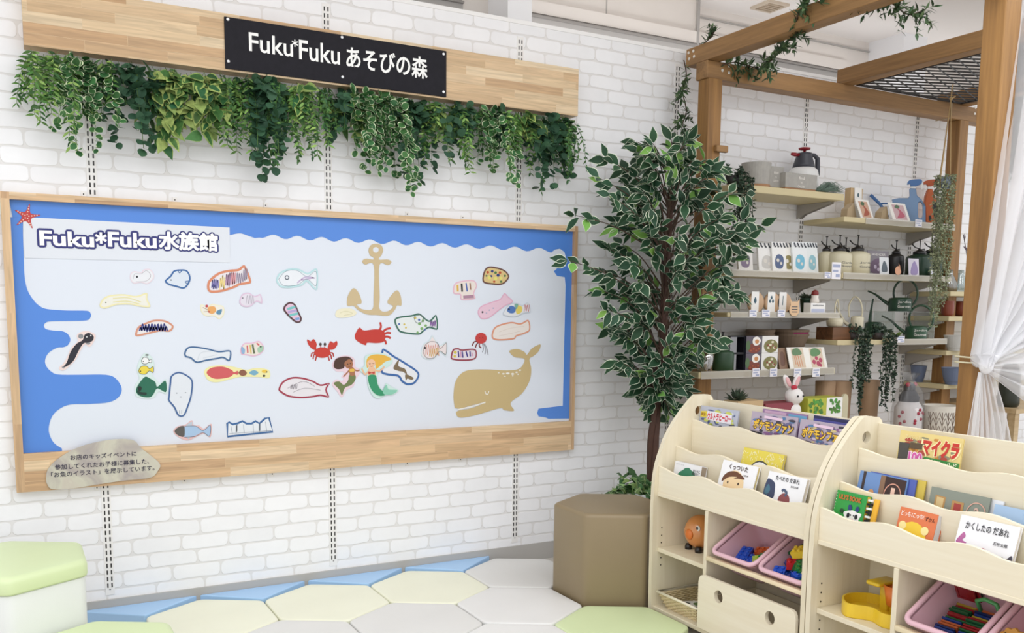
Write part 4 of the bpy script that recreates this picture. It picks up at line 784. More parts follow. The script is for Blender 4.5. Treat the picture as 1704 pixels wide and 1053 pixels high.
# right unit
a = bk((1388, 818), (1440, 824), SX+.06)
t, w, h = book('cloth_book', 'green cloth book with a cow and striped page edge, in the front pocket', a[0], a[0]-.115, a[2], .514, TX1-.012, .02, '#2f9a44', 13, '#e8b83a')
bart(t, w, h, [('stitching', 'dot', '#e9f0e2', [(.02, y_/12, .012) for y_ in range(1, 12)]), ('face', 'blob', '#f4f2f0', [[(.4, .34), (.35, .45), (.45, .5), (.62, .55), (.8, .52), (.93, .5), (.88, .36), (.85, .2), (.65, .12), (.45, .2)]]), ('muzzle', 'dot', '#eeb9bd', [(.65, .2, .2, .12)]), ('patch', 'dot', '#22222a', [(.52, .4, .05, .07), (.78, .4, .05, .07)]), ('eye', 'dot', '#16161c', [(.6, .42, .022), (.7, .42, .022)]), ('horn', 'blob', '#243a72', [[(.5, .54), (.48, .66), (.56, .68), (.6, .56)], [(.72, .56), (.76, .68), (.84, .64), (.82, .54)]]), ('spot', 'dot', '#1d4a2a', [(.3, .48, .07, .06)]), ('lettering', 'text', '#c9632c', "LILY'S BOOK", .12, .78, .86, .9, .04)], .74)
b = MB()
for k in range(12): b.box(w+.001, w+.018, h*.03+k*h*.08, h*.03+k*h*.08+h*.042, -.016, -.004, k % 2)
o = part('striped_page', b, [mat('stripe_black', '#1f1d22', .7)], t, local=True); o.data.materials.append(mat('stripe_white', '#eeeeec', .7))
b = MB(); b.rbox(w+.018, w+.036, 0, h*.98, -.018, -.008, .004, axis='y'); part('yellow_page', b, mat('cloth_yellow', '#e0a92e', .7), t, True, local=True)
b = MB(); b.rbox(w+.02, w+.065, h*.2, h*.45, -.014, .004, .008, axis='y'); part('strap', b, mat('cloth_green', '#2b8a3d', .7), t, True, local=True)
a = bk((1491, 844), (1552, 857), SX+.06)
t, w, h = book('board_book', 'orange board book with rounded corners, beside the green cloth book', a[0], a[0]-.124, a[2], .514, TX1-.006, .03, '#de7a4c', 15, '#dcdadc')
bart(t, w, h, [('lettering', 'text', '#fbf6f0', 'どっち?こっち!', .05, .8, .66, .91, .015), ('lettering', 'text', '#5a2a22', 'ずかん', .7, .78, .96, .88, .015), ('sun_shape', 'dot', '#f0cc3f', [(.45, .28, .38, .4)]), ('sun_shape', 'dot', '#f6e6a0', [(.16, .56, .1), (.76, .54, .1)])], .78)
a = bk((1591, 857), (1686, 878.5), SX+.06)
t, w, h = book('picture_book', 'wide white picture book with blue and pink patches, rightmost in the front pocket', a[0], a[0]-.168, a[2], .514, TX1-.004, .013, '#f5f5f8', 16, '#ece6dc')
bart(t, w, h, [('patch', 'poly', '#5a57a0', [[(0, .42), (.3, .4), (.3, .1), (0, .1)]]), ('patch', 'poly', '#7b4f82', [[(.08, .35), (.22, .34), (.22, .2), (.08, .2)]]), ('flower', 'blob', '#b8679e', [[(.02, .44), (.06, .56), (.12, .66), (.16, .58), (.12, .5), (.2, .46), (.12, .42)]]), ('bird', 'blob', '#a83e5c', [[(.42, .12), (.4, .3), (.46, .42), (.54, .42), (.6, .3), (.56, .12)]]), ('donkey', 'blob', '#4a4652', [[(.74, .3), (.8, .36), (.9, .34), (.98, .42), (1, .2), (.86, .12), (.8, .24)]]), ('patch', 'poly', '#5a57a0', [[(.84, .02), (1, .02), (1, .2), (.84, .2)]]), ('patch', 'poly', '#d9768a', [[(.9, .2), (.98, .2), (.98, .32), (.9, .32)]]), ('lettering', 'text', '#333338', 'かくしたの だあれ', .12, .74, .86, .89, .02), ('lettering', 'text', '#444448', '五味太郎', .64, .54, .88, .61)], .8)
gS = 'picture books in the middle pocket of the right shelf'
a = bk((1535, 801), (1534, 802), SX+.15)
t, w, h = book('picture_book', 'thin book with a yellow edge behind the dark red picture book', a[0]+.06, a[0], a[2], .582, TX2+.001, .004, '#d8bf52', 9)
a = bk((1445, 785), (1520, 799), SX+.147)
t, w, h = book('picture_book', 'blue picture book mostly hidden behind the numbered one in the middle pocket', a[0], a[0]-.165, a[2], .582, TX2-.006, .004, '#5566b4', 10)
a = bk((1427, 784), (1508, 797.5), SX+.14)
t, w, h = book('picture_book', 'blue and dark red picture book with the number 1, in the middle pocket', a[0], a[0]-.176, a[2], .582, TX2-.012, .004, '#6f92c8', 12)
bart(t, w, h, [('post', 'poly', '#3f3436', [[(.08, 0), (.14, 0), (.14, 1), (.08, 1)]]), ('orange_figure', 'blob', '#d9a06c', [[(.2, .02), (.24, .4), (.34, .48), (.4, .2), (.38, .02)]]), ('panel', 'poly', '#3c2622', [[(.46, .02), (.98, .02), (.98, .95), (.46, .98)]]), ('brown_strip', 'poly', '#8a6a52', [[(.46, .02), (.56, .02), (.56, .97), (.46, .98)]]), ('circle', 'line', '#e8a890', [[(.75+.17*cos(k*pi/8), .42+.36*sin(k*pi/8)) for k in range(17)]], .003), ('lettering', 'text', '#f1c9b4', '1', .71, .26, .79, .58, .02)], .68)
a = bk((1560, 812), (1664, 838), SX+.15)
t, w, h = book('picture_book', 'white picture book with a dark rim behind the grey numbered book', a[0], a[1], a[2], .582, TX2+.002, .006, '#e9eaee', 9, '#2b2a2e')
a = bk((1544, 808.5), (1642, 831), SX+.14)
t, w, h = book('picture_book', 'grey green picture book with the number 2, in the middle pocket', a[0], a[1], a[2], .582, TX2-.008, .006, '#8a9084', 12)
bart(t, w, h, [('window', 'poly', '#b98f58', [[(.1, .3), (.28, .3), (.28, .76), (.1, .78)]]), ('curtain', 'poly', '#d9bf8a', [[(.13, .34), (.25, .34), (.25, .72), (.13, .73)]]), ('window', 'poly', '#b98f58', [[(.4, .2), (.6, .2), (.6, .7), (.4, .72)]]), ('wall_patch', 'poly', '#a8413a', [[(.44, .25), (.56, .25), (.56, .64), (.44, .65)]]), ('circle', 'line', '#d9a896', [[(.82+.16*cos(k*pi/8), .4+.38*sin(k*pi/8)) for k in range(17)]], .003), ('lettering', 'text', '#d9b5a6', '2', .78, .24, .87, .56, .01)], .68)
a = bk((1650, 838), (1749, 861), SX+.14)
t, w, h = book('picture_book', 'pale sky blue picture book at the right edge of the middle pocket', a[0], a[1], a[2], .582, TX2-.01, .006, '#a9c4e2', 12, '#e6e6ea')
bart(t, w, h, [('cloud', 'blob', '#c9daec', [[(.1, .3), (.3, .45), (.6, .4), (.9, .5), (.8, .2), (.3, .15)]])])
magazine('yellow magazine with red title and pink number 100 on the right shelf', (1499, 716.5), (1604, 729), BZ, '#e6d088', [('lettering', 'text', '#f7e8b0', 'マイクラ', .37, .66, 1.0, .955, .14), ('lettering', 'text', '#c8372b', 'マイクラ', .4, .68, .97, .94, .06), ('lettering', 'text', '#ecd9a0', 'スペシャル', .1, .87, .36, .95, .03), ('bar', 'poly', '#5b4a34', [[(.2, .75), (.4, .75), (.4, .84), (.2, .84)]]), ('lettering', 'text', '#fbe6f2', '100', .19, .53, .43, .71, .12), ('lettering', 'text', '#d65fa8', '100', .2, .54, .42, .70, .04), ('bar', 'poly', '#3f8f45', [[(.45, .57), (1, .55), (1, .64), (.45, .66)]]), ('lettering', 'text', '#eef2d8', '最新ワールド', .48, .57, .97, .635, .03), ('photo', 'poly', '#4b4742', [[(.03, .55), (.19, .55), (.19, .82), (.02, .82)]]), ('photo', 'poly', '#37302d', [[(.66, 0), (1, 0), (1, .52), (.66, .54)]]), ('photo', 'poly', '#a58573', [[(.68, 0), (.96, 0), (.96, .4), (.68, .42)]]), ('photo', 'poly', '#8a838c', [[(.03, .0), (.4, 0), (.4, .45), (.03, .48)]])], 7, cols=('#c98a3e', '#8f8a6e', '#b04a3a'))

# ------------------------------------------------------------------ pink tilted bins and what lies in them
M_pink = mat('pink_plastic', '#e3b9c4', .35, coat=.2)
BIN_T = R_(31)
def bin_frame(y0):                                                       # local: x depth (towards the back), y along the shelf, z up; origin at the front rim's left corner
    return Matrix.Translation((SX+.0, y0, .350)) @ Matrix.Rotation(-BIN_T, 4, 'Y')
def make_bin(y0, label):
    W, D, H = .228, .25, .12
    t = thing('toy_bin', label, 'storage bin', (0, 0, 0), 'tilted pink toy bins'); t.matrix_world = bin_frame(y0)
    def ring(ins, z, r=.03, e=0):
        pts = []; r = max(r-ins*.3, .012)
        for (cx, cy, st) in ((D-ins-r, -ins-r, 0), (ins+r, -ins-r, 90), (ins+r, -W+ins+r, 180), (D-ins-r, -W+ins+r, 270)):
            for k in range(6): a = R_(st+90*k/5); pts.append((cx+r*cos(a), cy+r*sin(a), z))
        return pts
    b = MB(); b.loft([ring(.002, -.006), ring(.012, -.012), ring(.03, -H+.02), ring(.04, -H), ring(.043, -H+.003), ring(.033, -H+.022), ring(.016, -.008)], caps=False)
    vs = [Vector(p) for p in ring(.043, -H+.003)]; b.add(vs, [tuple(range(len(vs)))]); vs = [Vector(p) for p in ring(.04, -H)]; b.add(vs, [tuple(range(len(vs)))[::-1]])
    part('tub', b, M_pink, t, True, local=True)
    b = MB(); rg = [Vector(p) for p in ring(.008, 0)]; b.tube(rg+[rg[0]], .0085, 8, caps=False); part('rim', b, M_pink, t, True, local=True)
    return t
yb = [-1.268, -1.503]
make_bin(yb[0], 'pink bin with few toy bricks, beside the divider of the wall-side shelf')
make_bin(yb[1], 'pink bin filled with many toy bricks and a dark green plate')
make_bin(yb[0]-.8165, 'pink bin with coloured magnetic tiles in the front right shelf')
make_bin(yb[1]-.8165, 'pink bin with a toy biscuit at the right edge of the photo')
BC = dict(red='#c2272c', blue='#2353c4', green='#1f7a3c', yellow='#e8c63a', lime='#b9cf4c', orange='#d9662e', navy='#1f3f8f', cream='#efe3a4', dgreen='#15532f')
BRK = {}
def brick_mesh(col, nx, ny):
    key = (col, nx, ny)
    if key in BRK: return BRK[key]
    u_ = .0205; b = MB(); b.box(-nx*u_/2, nx*u_/2, -ny*u_/2, ny*u_/2, 0, .024)
    for i in range(nx):
        for j in range(ny): b.lathe([(.0062, .0235), (.0062, .029), (.0054, .03)], ((i-(nx-1)/2)*u_, (j-(ny-1)/2)*u_, 0), 12)
    BRK[key] = b.mesh('toy_brick', mat('brick_plastic_'+col, BC[col], .25, coat=.3)); return BRK[key]
r = random.Random(11)
def drop_bricks(binlab, y0, spec, grp):
    fr = bin_frame(y0)
    for k, (col, nx, ny, x, y, z, rx, ry, rz, what) in enumerate(spec):
        o = bpy.data.objects.new('toy_brick', brick_mesh(col, nx, ny)); COL.objects.link(o)
        o.matrix_world = fr @ Matrix.Translation((x, y, z)) @ Matrix.Rotation(R_(rz), 4, 'Z') @ Matrix.Rotation(R_(rx), 4, 'X') @ Matrix.Rotation(R_(ry), 4, 'Y')
        tag(o, what, 'toy brick', grp)
g = 'toy bricks in the left pink bin'
drop_bricks('', yb[0], [('blue', 4, 2, .085, -.07, -.075, 10, 5, 20, 'long blue toy brick in the pink bin beside the divider, lying nearest the front'), ('blue', 3, 2, .075, -.125, -.078, -8, 10, 60, 'shorter blue toy brick against the right side of the bin beside the divider'),
    ('navy', 2, 2, .12, -.17, -.075, 20, 15, 35, 'dark blue toy brick leaning at the right of the bin beside the divider'), ('lime', 3, 2, .07, -.172, -.062, 30, 0, 70, 'lime green toy brick at the front right of the bin beside the divider'),
    ('green', 2, 2, .098, -.178, -.06, 0, 25, 15, 'mid green toy brick behind the lime one in the bin beside the divider'), ('orange', 4, 2, .15, -.11, -.1, 5, 0, 110, 'orange toy brick further back in the bin beside the divider'),
    ('orange', 2, 2, .165, -.16, -.085, 15, 10, 10, 'small orange toy brick at the back right of the bin beside the divider'), ('cream', 2, 2, .05, -.185, -.062, 0, 35, 50, 'cream toy brick in the front right corner of the bin beside the divider')], g)
g = 'toy bricks in the full pink bin'
drop_bricks('', yb[1], [('blue', 2, 2, .045, -.06, -.045, 10, 0, 25, 'bright blue toy brick at the left front of the full pink bin'), ('navy', 4, 2, .055, -.1, -.06, 5, 8, 70, 'dark blue toy brick along the front of the full pink bin'), ('blue', 2, 3, .05, -.155, -.04, 25, 10, 60, 'blue toy brick standing at the front right of the full pink bin'),
    ('red', 2, 2, .085, -.085, -.035, 20, 15, 40, 'red toy brick left of the green one in the full pink bin'), ('green', 3, 2, .08, -.125, -.035, 30, 5, 30, 'green toy brick in the middle of the full pink bin'), ('yellow', 4, 2, .13, -.12, -.002, 8, 6, 110, 'yellow toy brick on top of the pile in the full pink bin'),
    ('red', 4, 2, .13, -.12, -.022, 8, 6, 110, 'red toy brick under the yellow one in the full pink bin'), ('cream', 2, 2, .08, -.16, -.03, 40, 10, 20, 'cream toy brick right of the green one in the full pink bin'), ('red', 3, 2, .16, -.075, -.04, 10, 20, 15, 'red toy brick behind the left side of the full pink bin pile'),
    ('navy', 3, 2, .11, -.07, -.055, 0, 10, 80, 'navy toy brick below the red ones in the full pink bin'), ('green', 2, 2, .035, -.185, -.045, 10, 30, 10, 'dark green toy brick in the front right corner of the full pink bin'), ('yellow', 2, 2, .1, -.18, -.02, 25, 20, 60, 'yellow toy brick at the right side of the full pink bin'), ('red', 2, 2, .07, -.19, -.03, 5, 10, 35, 'red toy brick near the right side of the full pink bin')], g)
fr = bin_frame(yb[1]); b = MB()
leafp = [(.0, 0), (.03, .025), (.075, .03), (.12, .012), (.135, 0), (.12, -.012), (.075, -.03), (.03, -.025)]
for a, sc_ in ((80, 1), (125, .8), (35, .9), (-30, .6), (200, .6)):
    b.poly(crom([(p[0]*sc_, p[1]*sc_) for p in leafp], 4), .006, fr @ Matrix.Translation((.19, -.14, .0)) @ Matrix.Rotation(R_(a+90), 4, 'Z') @ Matrix.Rotation(R_(8), 4, 'Y'))
solo('toy_leaf', b, mat('brick_plastic_dgreen', BC['dgreen'], .3), 'dark green toy leaf piece at the back of the full pink bin', 'toy', None)
# magnetic tiles standing in a row
def tile_mesh(col):
    key = ('tile', col)
    if key in BRK: return BRK[key]
    b = MB()
    poly_hole(b, [(0, 0), (.06, 0), (.06, .06), (0, .06)], [[(.007, .007), (.007, .053), (.053, .053), (.053, .007)]], .006, Matrix.Identity(4)); b.box(.006, .054, .006, .054, .002, .004)
    BRK[key] = b.mesh('magnetic_tile', mat('tile_plastic_'+col, dict(red='#8e2026', blue='#1c3a80', green='#1f5a36', yellow='#a98f34', lime='#8a9a44', orange='#b05a34', navy='#1c2c60')[col], .2, coat=.4)); return BRK[key]
fr = bin_frame(yb[0]-.8165)
cols = ['blue', 'green', 'red', 'orange', 'green', 'navy', 'red', 'yellow', 'blue', 'green', 'orange', 'red']
cn = dict(blue='blue', green='green', red='red', orange='orange', navy='navy', yellow='yellow', dgreen='dark green')
for row, (y, x0, n, zb) in enumerate(((-.085, .062, 12, -.112), (-.15, .062, 12, -.112), (-.075, .20, 6, -.06))):
    for k in range(n):
        c_ = cols[(k*5+row*3) % 12]
        o = bpy.data.objects.new('magnetic_tile', tile_mesh(c_)); COL.objects.link(o)
        o.matrix_world = fr @ Matrix.Translation((x0+k*.0098, y+.03+r.uniform(-.004, .004), zb+r.uniform(0, .006))) @ Matrix.Rotation(R_(-86), 4, 'Y') @ Matrix.Rotation(R_(-90), 4, 'Z')
        tag(o, cn[c_]+' magnetic tile, '+'first second third fourth fifth sixth seventh eighth ninth tenth eleventh twelfth'.split()[k]+' from the front in the pink bin\'s '+('left', 'right', 'raised back')[row]+' row', 'toy tile', 'magnetic tiles in the pink bin')
b = MB(); b.tube([fr @ Vector(p) for p in ((.17, -.13, -.06), (.172, -.128, -.015), (.178, -.15, -.008), (.175, -.185, -.012), (.16, -.2, -.045))], .0065, 8)
solo('toy_magnet_piece', b, mat('frame_green', '#4f9a5a', .3), 'bent green plastic toy frame standing behind the magnetic tiles', 'toy', None, True)
fr = bin_frame(yb[1]-.8165)
t = thing('toy_biscuit', 'round brown toy biscuit with dark dots in the rightmost pink bin', 'toy', (0, 0, 0)); t.matrix_world = fr @ Matrix.Translation((.08, -.055, -.03)) @ Matrix.Rotation(R_(-60), 4, 'Y')
b = MB(); pts = [(.042*(1+.06*cos(12*a))*cos(a), .042*(1+.06*cos(12*a))*sin(a)) for a in [2*pi*k/72 for k in range(72)]]; b.poly(pts, .008, Matrix.Identity(4)); part('biscuit', b, mat('biscuit_brown', '#c08a3a', .5), t, local=True)
b = MB()
for i in range(4):
    for j in range(4): b.lathe([(.0028, .008), (.002, .0086)], (-.024+i*.016, -.024+j*.016, 0), 8)
part('dots', b, mat('biscuit_dot', '#4a3014', .6), t, local=True)
b = MB(); b.lathe([(.02, .0), (.038, .004), (.04, .012), (.03, .02)], (0, 0, 0), 20, 0, fr @ Matrix.Translation((.055, -.045, -.055)))
solo('toy_cup', b, mat('toy_orange', '#cf7a2a', .4), 'orange brown toy cake below the toy biscuit', 'toy', None, True)

# ------------------------------------------------------------------ toys and basket in the open compartments
c = Vector((SX+.15, -1.045, .287))
t = thing('toy_animal_ball', 'round orange toy animal on the middle shelf board beside the divider', 'toy', c)
M_or = mat('toy_orange_clear', '#cf8748', .2, coat=.5)
b = MB(); b.ball((0, 0, .074), .062, sc=(1, .98, 1.08), n=28, m_=18); part('body', b, M_or, t, True, local=True)
b = MB(); b.ball((-.058, -.005, .07), .021, sc=(.5, 1, 1)); part('nose', b, mat('toy_orange_deep', '#d8742c', .3), t, True, local=True)
b = MB(); b.ball((-.042, -.036, .098), .011, sc=(.5, 1, 1)); b2 = part('eye', b, mat('toy_white', '#f2efe8', .3), t, True, local=True)
b = MB(); b.ball((-.048, -.038, .1), .0055, sc=(.6, 1, 1)); part('pupil', b, mat('toy_black', '#1f1a18', .3), b2, True, local=True)
for sx_, sy_ in ((-.03, .03), (-.03, -.03), (.03, .03), (.03, -.03)):
    b = MB(); b.lathe([(.0145, 0), (.015, .01), (.011, .022)], (sx_, sy_, 0), 14); part('foot', b, MATS['toy_black'], t, True, local=True)
b = MB(); b.ball((-.004, .058, .095), .009); part('ear', b, M_or, t, True, local=True)
# woven basket
bx0, by0 = SX+.012, -1.205
t = thing('basket', 'shallow woven basket of cards at the bottom of the bookshelf', 'basket', (bx0, by0, .052))
b = MB()
def rr(ins, z): return [(ins, ins, z), (.2-ins, ins, z), (.2-ins, .236-ins, z), (ins, .236-ins, z)]
for k in range(9):
    z0 = .002+k*.0066; e = .028*(1-(z0)/.062); n_ = 12; pts = []
    P4 = rr(e, z0)
    for s_ in range(4):
        a_, c_ = Vector(P4[s_]), Vector(P4[(s_+1) % 4]); nn = Vector(((c_-a_).y, -(c_-a_).x, 0)).normalized()
        for j in range(n_): pts.append(a_.lerp(c_, j/n_)+nn*(.0035*(1 if (j+k) % 2 else -1)))
    b.tube(pts+[pts[0]], .0038, 6, caps=False)
b.box(.03, .17, .03, .206, 0, .003)
part('weave', b, mat('basket_straw', '#d8c59c', .7, var=.15, vscale=60), t, True, local=True)
b = MB(); P4 = [Vector(p) for p in rr(-.003, .0645)]; b.tube(P4+[P4[0]], .0052, 8); part('rim', b, mat('basket_rim', '#efe6cf', .6), t, True, local=True)
for k, (x_, y_, a_) in enumerate(((.06, .11, 15), (.1, .09, 60), (.09, .16, -20), (.13, .13, 35))):
    fr = Matrix.Translation((bx0+x_, by0+y_, .06+k*.004)) @ Matrix.Rotation(R_(a_), 4, 'Z') @ Matrix.Rotation(R_(4), 4, 'X')
    o = thing('card', 'small printed card in the woven basket, '+('lowest', 'second from below', 'third from below', 'topmost')[k], 'card', (0, 0, 0), 'cards in the woven basket'); o.matrix_world = fr
    b = MB(); b.box(-.03, .03, -.04, .04, 0, .0012); part('card_paper', b, mat('card_white', '#e9e7e4', .5), o, local=True)
    b = MB(); b.poly(crom([(-.02, -.02), (.015, -.028), (.022, .01), (0, .03), (-.022, .015)], 4), .0004, Matrix.Translation((0, 0, .0012))); part('picture', b, mat('card_pic%d' % (k % 2), ('#4a4f4a', '#5f7d4a')[k % 2], .5), o, local=True)
# yellow toy tray with tower and orange cup on the right unit
zt = .287; ox, oy = SX+.115, -1.895
t = thing('toy_sink', 'yellow plastic toy tray with a tower on the right shelf board', 'toy', (ox, oy, zt))
M_yel = mat('toy_yellow', '#e6c22c', .35, coat=.2)
out = crom([(-.035, .085), (.02, .1), (.075, .07), (.085, .01), (.055, -.035), (.06, -.09), (.03, -.13), (-.03, -.13), (-.055, -.085), (-.04, -.03), (-.075, .03)], 6)
b = MB(); inn = inset(out, .006)
b.loft([[(p[0], p[1], 0) for p in out], [(p[0], p[1], .044) for p in out], [(p[0], p[1], .044) for p in inn], [(p[0], p[1], .012) for p in inn]], caps=False)
b.poly(inn, .004, Matrix.Translation((0, 0, .009))); b.poly(out, .002, Matrix.Identity(4)); part('tray', b, M_yel, t, local=True)
b = MB(); b.rbox(.045, .075, -.02, .012, .0, .1, .006); part('tower', b, M_yel, t, True, local=True)
b = MB(); b.rbox(-.01, .085, -.03, .022, .1, .112, .008); part('spout', b, M_yel, t, True, local=True)
b = MB(); b.lathe([(.005, .012), (.005, .016)], (.0, .0, 0), 10); part('drain', b, MATS['toy_black'], t, local=True)
b = MB(); b.lathe([(.024, .0), (.03, .004), (.04, .066), (.038, .066), (.028, .006)], (ox+.035, oy-.062, zt+.0445), 24); solo('toy_cup', b, mat('toy_orange2', '#e0782c', .4), 'orange toy cup standing on the yellow toy tray beside the divider', 'toy', None, True)
# a dark ball behind the drawer's right hole
b = MB(); b.ball((SX+.045, -1.594, .115), .045); solo('toy_ball', b, mat('toy_navy', '#2a2f4a', .3), 'dark ball inside the drawer, seen through its right hole', 'ball', None, True)
# ------------------------------------------------------------------ timber pergola
M_tx = wood('stained_timber_x', '#7d5d39', '#a57d4e', 'x', .55, 1.0, .8); M_ty = wood('stained_timber_y', '#7d5d39', '#a57d4e', 'y', .55, 1.0, .8); M_tz = wood('stained_timber_z', '#7d5930', '#a87c45', 'z', .55, 1.0, .8)
P = thing('pergola', 'brown stained timber pergola standing before the brick wall on the right', 'pergola', (3.95, -.92, 0))
ZB, ZT, ZU = 2.333, 2.416, 2.5
def beam(nm, m_, *bb, bw=.004):
    b = MB(); b.box(*bb); o = part(nm, b, m_, P); bev(o, bw, 2); return o
pa = beam('post', M_tz, 3.003, 3.085, -.222, -.14, 0, ZB); pb = beam('post', M_tz, 4.888, 4.966, -.215, -.135, 0, ZB)
pc = beam('post', M_tz, 3.012, 3.098, -1.716, -1.632, 0, ZB); pd = beam('post', M_tz, 4.888, 4.97, -1.716, -1.632, 0, ZB)
bb_ = beam('beam', M_tx, 2.996, 4.80, -.212, -.127, ZB, ZT); beam('beam', M_tx, 4.80, 5.16, -.208, -.123, ZB, ZT); beam('beam', M_tx, 2.932, 5.16, -1.716, -1.632, ZB, ZT)
b1 = beam('cross_beam', M_ty, 2.998, 3.083, -1.85, -.045, ZT, ZU); beam('cross_beam', M_ty, 3.92, 4.004, -1.85, -.165, ZT, ZU-.004); beam('cross_beam', M_ty, 4.888, 4.97, -1.85, -.05, ZT, ZU)
q = onY(1186, 247, -.222); beam('cleat', M_tx, 3.045, 3.118, -.245, -.2225, q.z-.016, q.z+.016)
M_bolt = mat('washer', '#e4e0d8', .35, metal=.5)
def bolt(par, pos, rot):
    b = MB(); b.lathe([(.0075, 0), (.0075, .002), (.004, .004)], (0, 0, 0), 10, 0, Matrix.Translation(pos) @ rot); part('bolt', b, M_bolt, par)
RY = Matrix.Rotation(-pi/2, 4, 'Y'); RX = Matrix.Rotation(pi/2, 4, 'X')
for u, v in ((1146, 88), (1154, 85), (1147, 98), (1155, 94)): bolt(b1, onX(u, v, 2.998), RY)
for u, v in ((1202, 117), (1213, 110), (1213, 121)): bolt(bb_, onY(u, v, -.212), RX)
for u, v in ((1623, 179), (1630, 180), (1622, 189), (1629, 191)): bolt(P, onY(u, v, -.208), RX)
b = MB(); b.box(4.796, 4.803, -.217, -.118, ZB-.003, ZT+.004); part('bracket', b, mat('bracket_steel', '#b9a98f', .4, metal=.4), P)
# expanded metal panel
M_wire = mat('black_wire', '#221f1e', .5)
b = MB(); x0, x1, y0, y1, z = 4.012, 4.884, -1.62, -.215, ZT+.006
b.box(x0, x0+.01, y0, y1, z-.006, z+.006); b.box(x1-.01, x1, y0, y1, z-.006, z+.006); b.box(x0, x1, y1-.01, y1, z-.006, z+.006); b.box(x0, x1, y0, y0+.01, z-.006, z+.006)
part('panel_frame', b, M_wire, P); b = MB(); k = .42; st_ = .062                                     # diamonds longer across
for sgn in (1, -1):
    c0 = y0-(x1-x0)*k if sgn > 0 else y0
    n_ = int((y1-y0+(x1-x0)*k)/st_)+1
    for i in range(n_):
        c_ = c0+i*st_; pts = []
        for xx in [x0+(x1-x0)*j/40 for j in range(41)]:
            yy = c_+(xx-x0)*k if sgn > 0 else c_+(x1-xx)*k-(x1-x0)*k+0
            if y0 <= yy <= y1: pts.append((xx, yy, z))
        if len(pts) > 1: b.tube([pts[0], pts[-1]], .0042, 4, caps=True)
for i in range(0): pass
part('wire_mesh', b, M_wire, P)
# cord tie and sheer curtain
K = onY(1641, 610, -1.77)
b = MB(); lp = [(3.105, -1.73), (3.112, -1.65), (3.1, -1.622), (3.03, -1.62), (3.002, -1.63), (3.0, -1.72), (3.02, -1.727), (3.07, -1.735), (K.x-.01, -1.765)]
for dz in (0, .02): b.tube(crom([(x, y, K.z+.008+dz*(1-abs(i-4)/6)) for i, (x, y) in enumerate(lp)], 4, False), .0032, 6)
solo('tie_cord', b, mat('cord_cream', '#d9d2b4', .7), 'cream cord tying the sheer curtain to the front pergola post', 'cord', None, True)
M_gz = gauze_mat(); r = random.Random(3)
cur = thing('curtain', 'sheer white curtain tied in a bunch at the front pergola post', 'curtain', (K.x, K.y, 0))
def drape(nm, f, nu, nv):
    b = MB(); b.loft([[f(i/nu, j/nv) for i in range(nu+1)] for j in range(nv+1)], caps=False, closed=False); return part(nm, b, M_gz, cur, True)
def upper(s, t):                                                          # t 0 at the knot, 1 at the rail
    xt = 3.115+s*1.5; e = t**.8
    x = K.x-.02+(xt-K.x+.02)*(t**(.95+.25*s)); z = K.z+.02+(2.33-K.z)*t - (.35*s*sin(pi*t))
    y = K.y+(.04*t)+ (.012+.05*t)*sin(2*pi*s*13)+.02*t*sin(2*pi*s*29+1)
    w_ = .03*(1-t); return (x+w_*(s-.5), y+w_*sin(2*pi*s*9), z+w_*cos(2*pi*s*7)*.8)
drape('upper_drape', upper, 150, 30)
def swath(s, t):
    x = K.x+.0+(1.5)*t; z = K.z+.005+(s-.5)*(.05+1.75*t)+.15*t; y = K.y-.01+(.012+.03*t)*sin(2*pi*s*6+2*t)
    return (x, y, z)
drape('side_drape', swath, 60, 24)
def tail(s, t):
    g_ = 1-(1-t)**3.2; xl = K.x-.03-.06*g_; xr = K.x+.04+.22*g_
    a = (s-.5)*2; x = xl+(xr-xl)*s; y = K.y+.0+.018*cos(a*1.5)+(.006+.022*t)*sin(2*pi*s*7+.5); z = K.z-.02-(K.z-.05)*t
    return (x, y, z)
drape('tail', tail, 84, 24)
b = MB(); b.ball((K.x-.004, K.y+.0, K.z+.004), .024, sc=(1.15, .9, 1.25), n=20, m_=12)
for i in range(len(b.v)): b.v[i] = b.v[i]+Vector((0, .004*sin(40*b.v[i].z), .003*sin(90*b.v[i].x)))
part('knot', b, mat('gauze_bunch', '#e9e9ee', .8), cur, True)
# ------------------------------------------------------------------ wall shelves between the standards
M_sh = mat('shelf_laminate', '#c9bb93', .5, var=.03); M_sht = mat('shelf_top', '#e3dccb', .5); M_brk = mat('bracket_grey', '#a8a39c', .4)
M_rail = mat('price_rail_clear', '#dcd8cf', .12, alpha=.45, coat=.5)
def wshelf(name, label, x0, x1, z, rails, d=.295, th=.026, rail=None, notch=None):
    t = thing(name, label, 'shelf', ((x0+x1)/2, -.005, z-th), 'shelves fixed to the brick wall')
    b = MB()
    pts = [(x0, -.012), (x1, -.012), (x1, -d), (x0, -d)]
    if x0 > 4.79: pts = [(x0, -.012), (4.88, -.012), (4.88, -.221), (4.975, -.221), (4.975, -.012), (x1, -.012), (x1, -d), (x0, -d)]
    if notch: pts = [(notch[1], -.012), (x1, -.012), (x1, -d), (x0, -d), (x0, notch[3]), (notch[1], notch[3])]
    b.poly(pts, th, Matrix.Translation((0, 0, z-th))); o = part('board', b, M_sh, t); bev(o, .003, 1)
    for xr in rails:
        for s_ in (-1, 1):
            xx = xr+s_*.012; b = MB(); b.poly([(-.006, z-th-.001), (-d*.82, z-th-.001), (-d*.82, z-th-.012), (-.06, z-th-.055), (-.03, z-th-.072), (-.006, z-th-.075)], .002, xw(xx-.001)); part('bracket', b, M_brk, t)
    if rail:
        b = MB(); b.box(rail[0], rail[1], -d-.004, -d, z-th-.003, z+.004); part('price_rail', b, M_rail, t)
    return t
XA, XB_, XC = 2.984, 3.881, 4.79
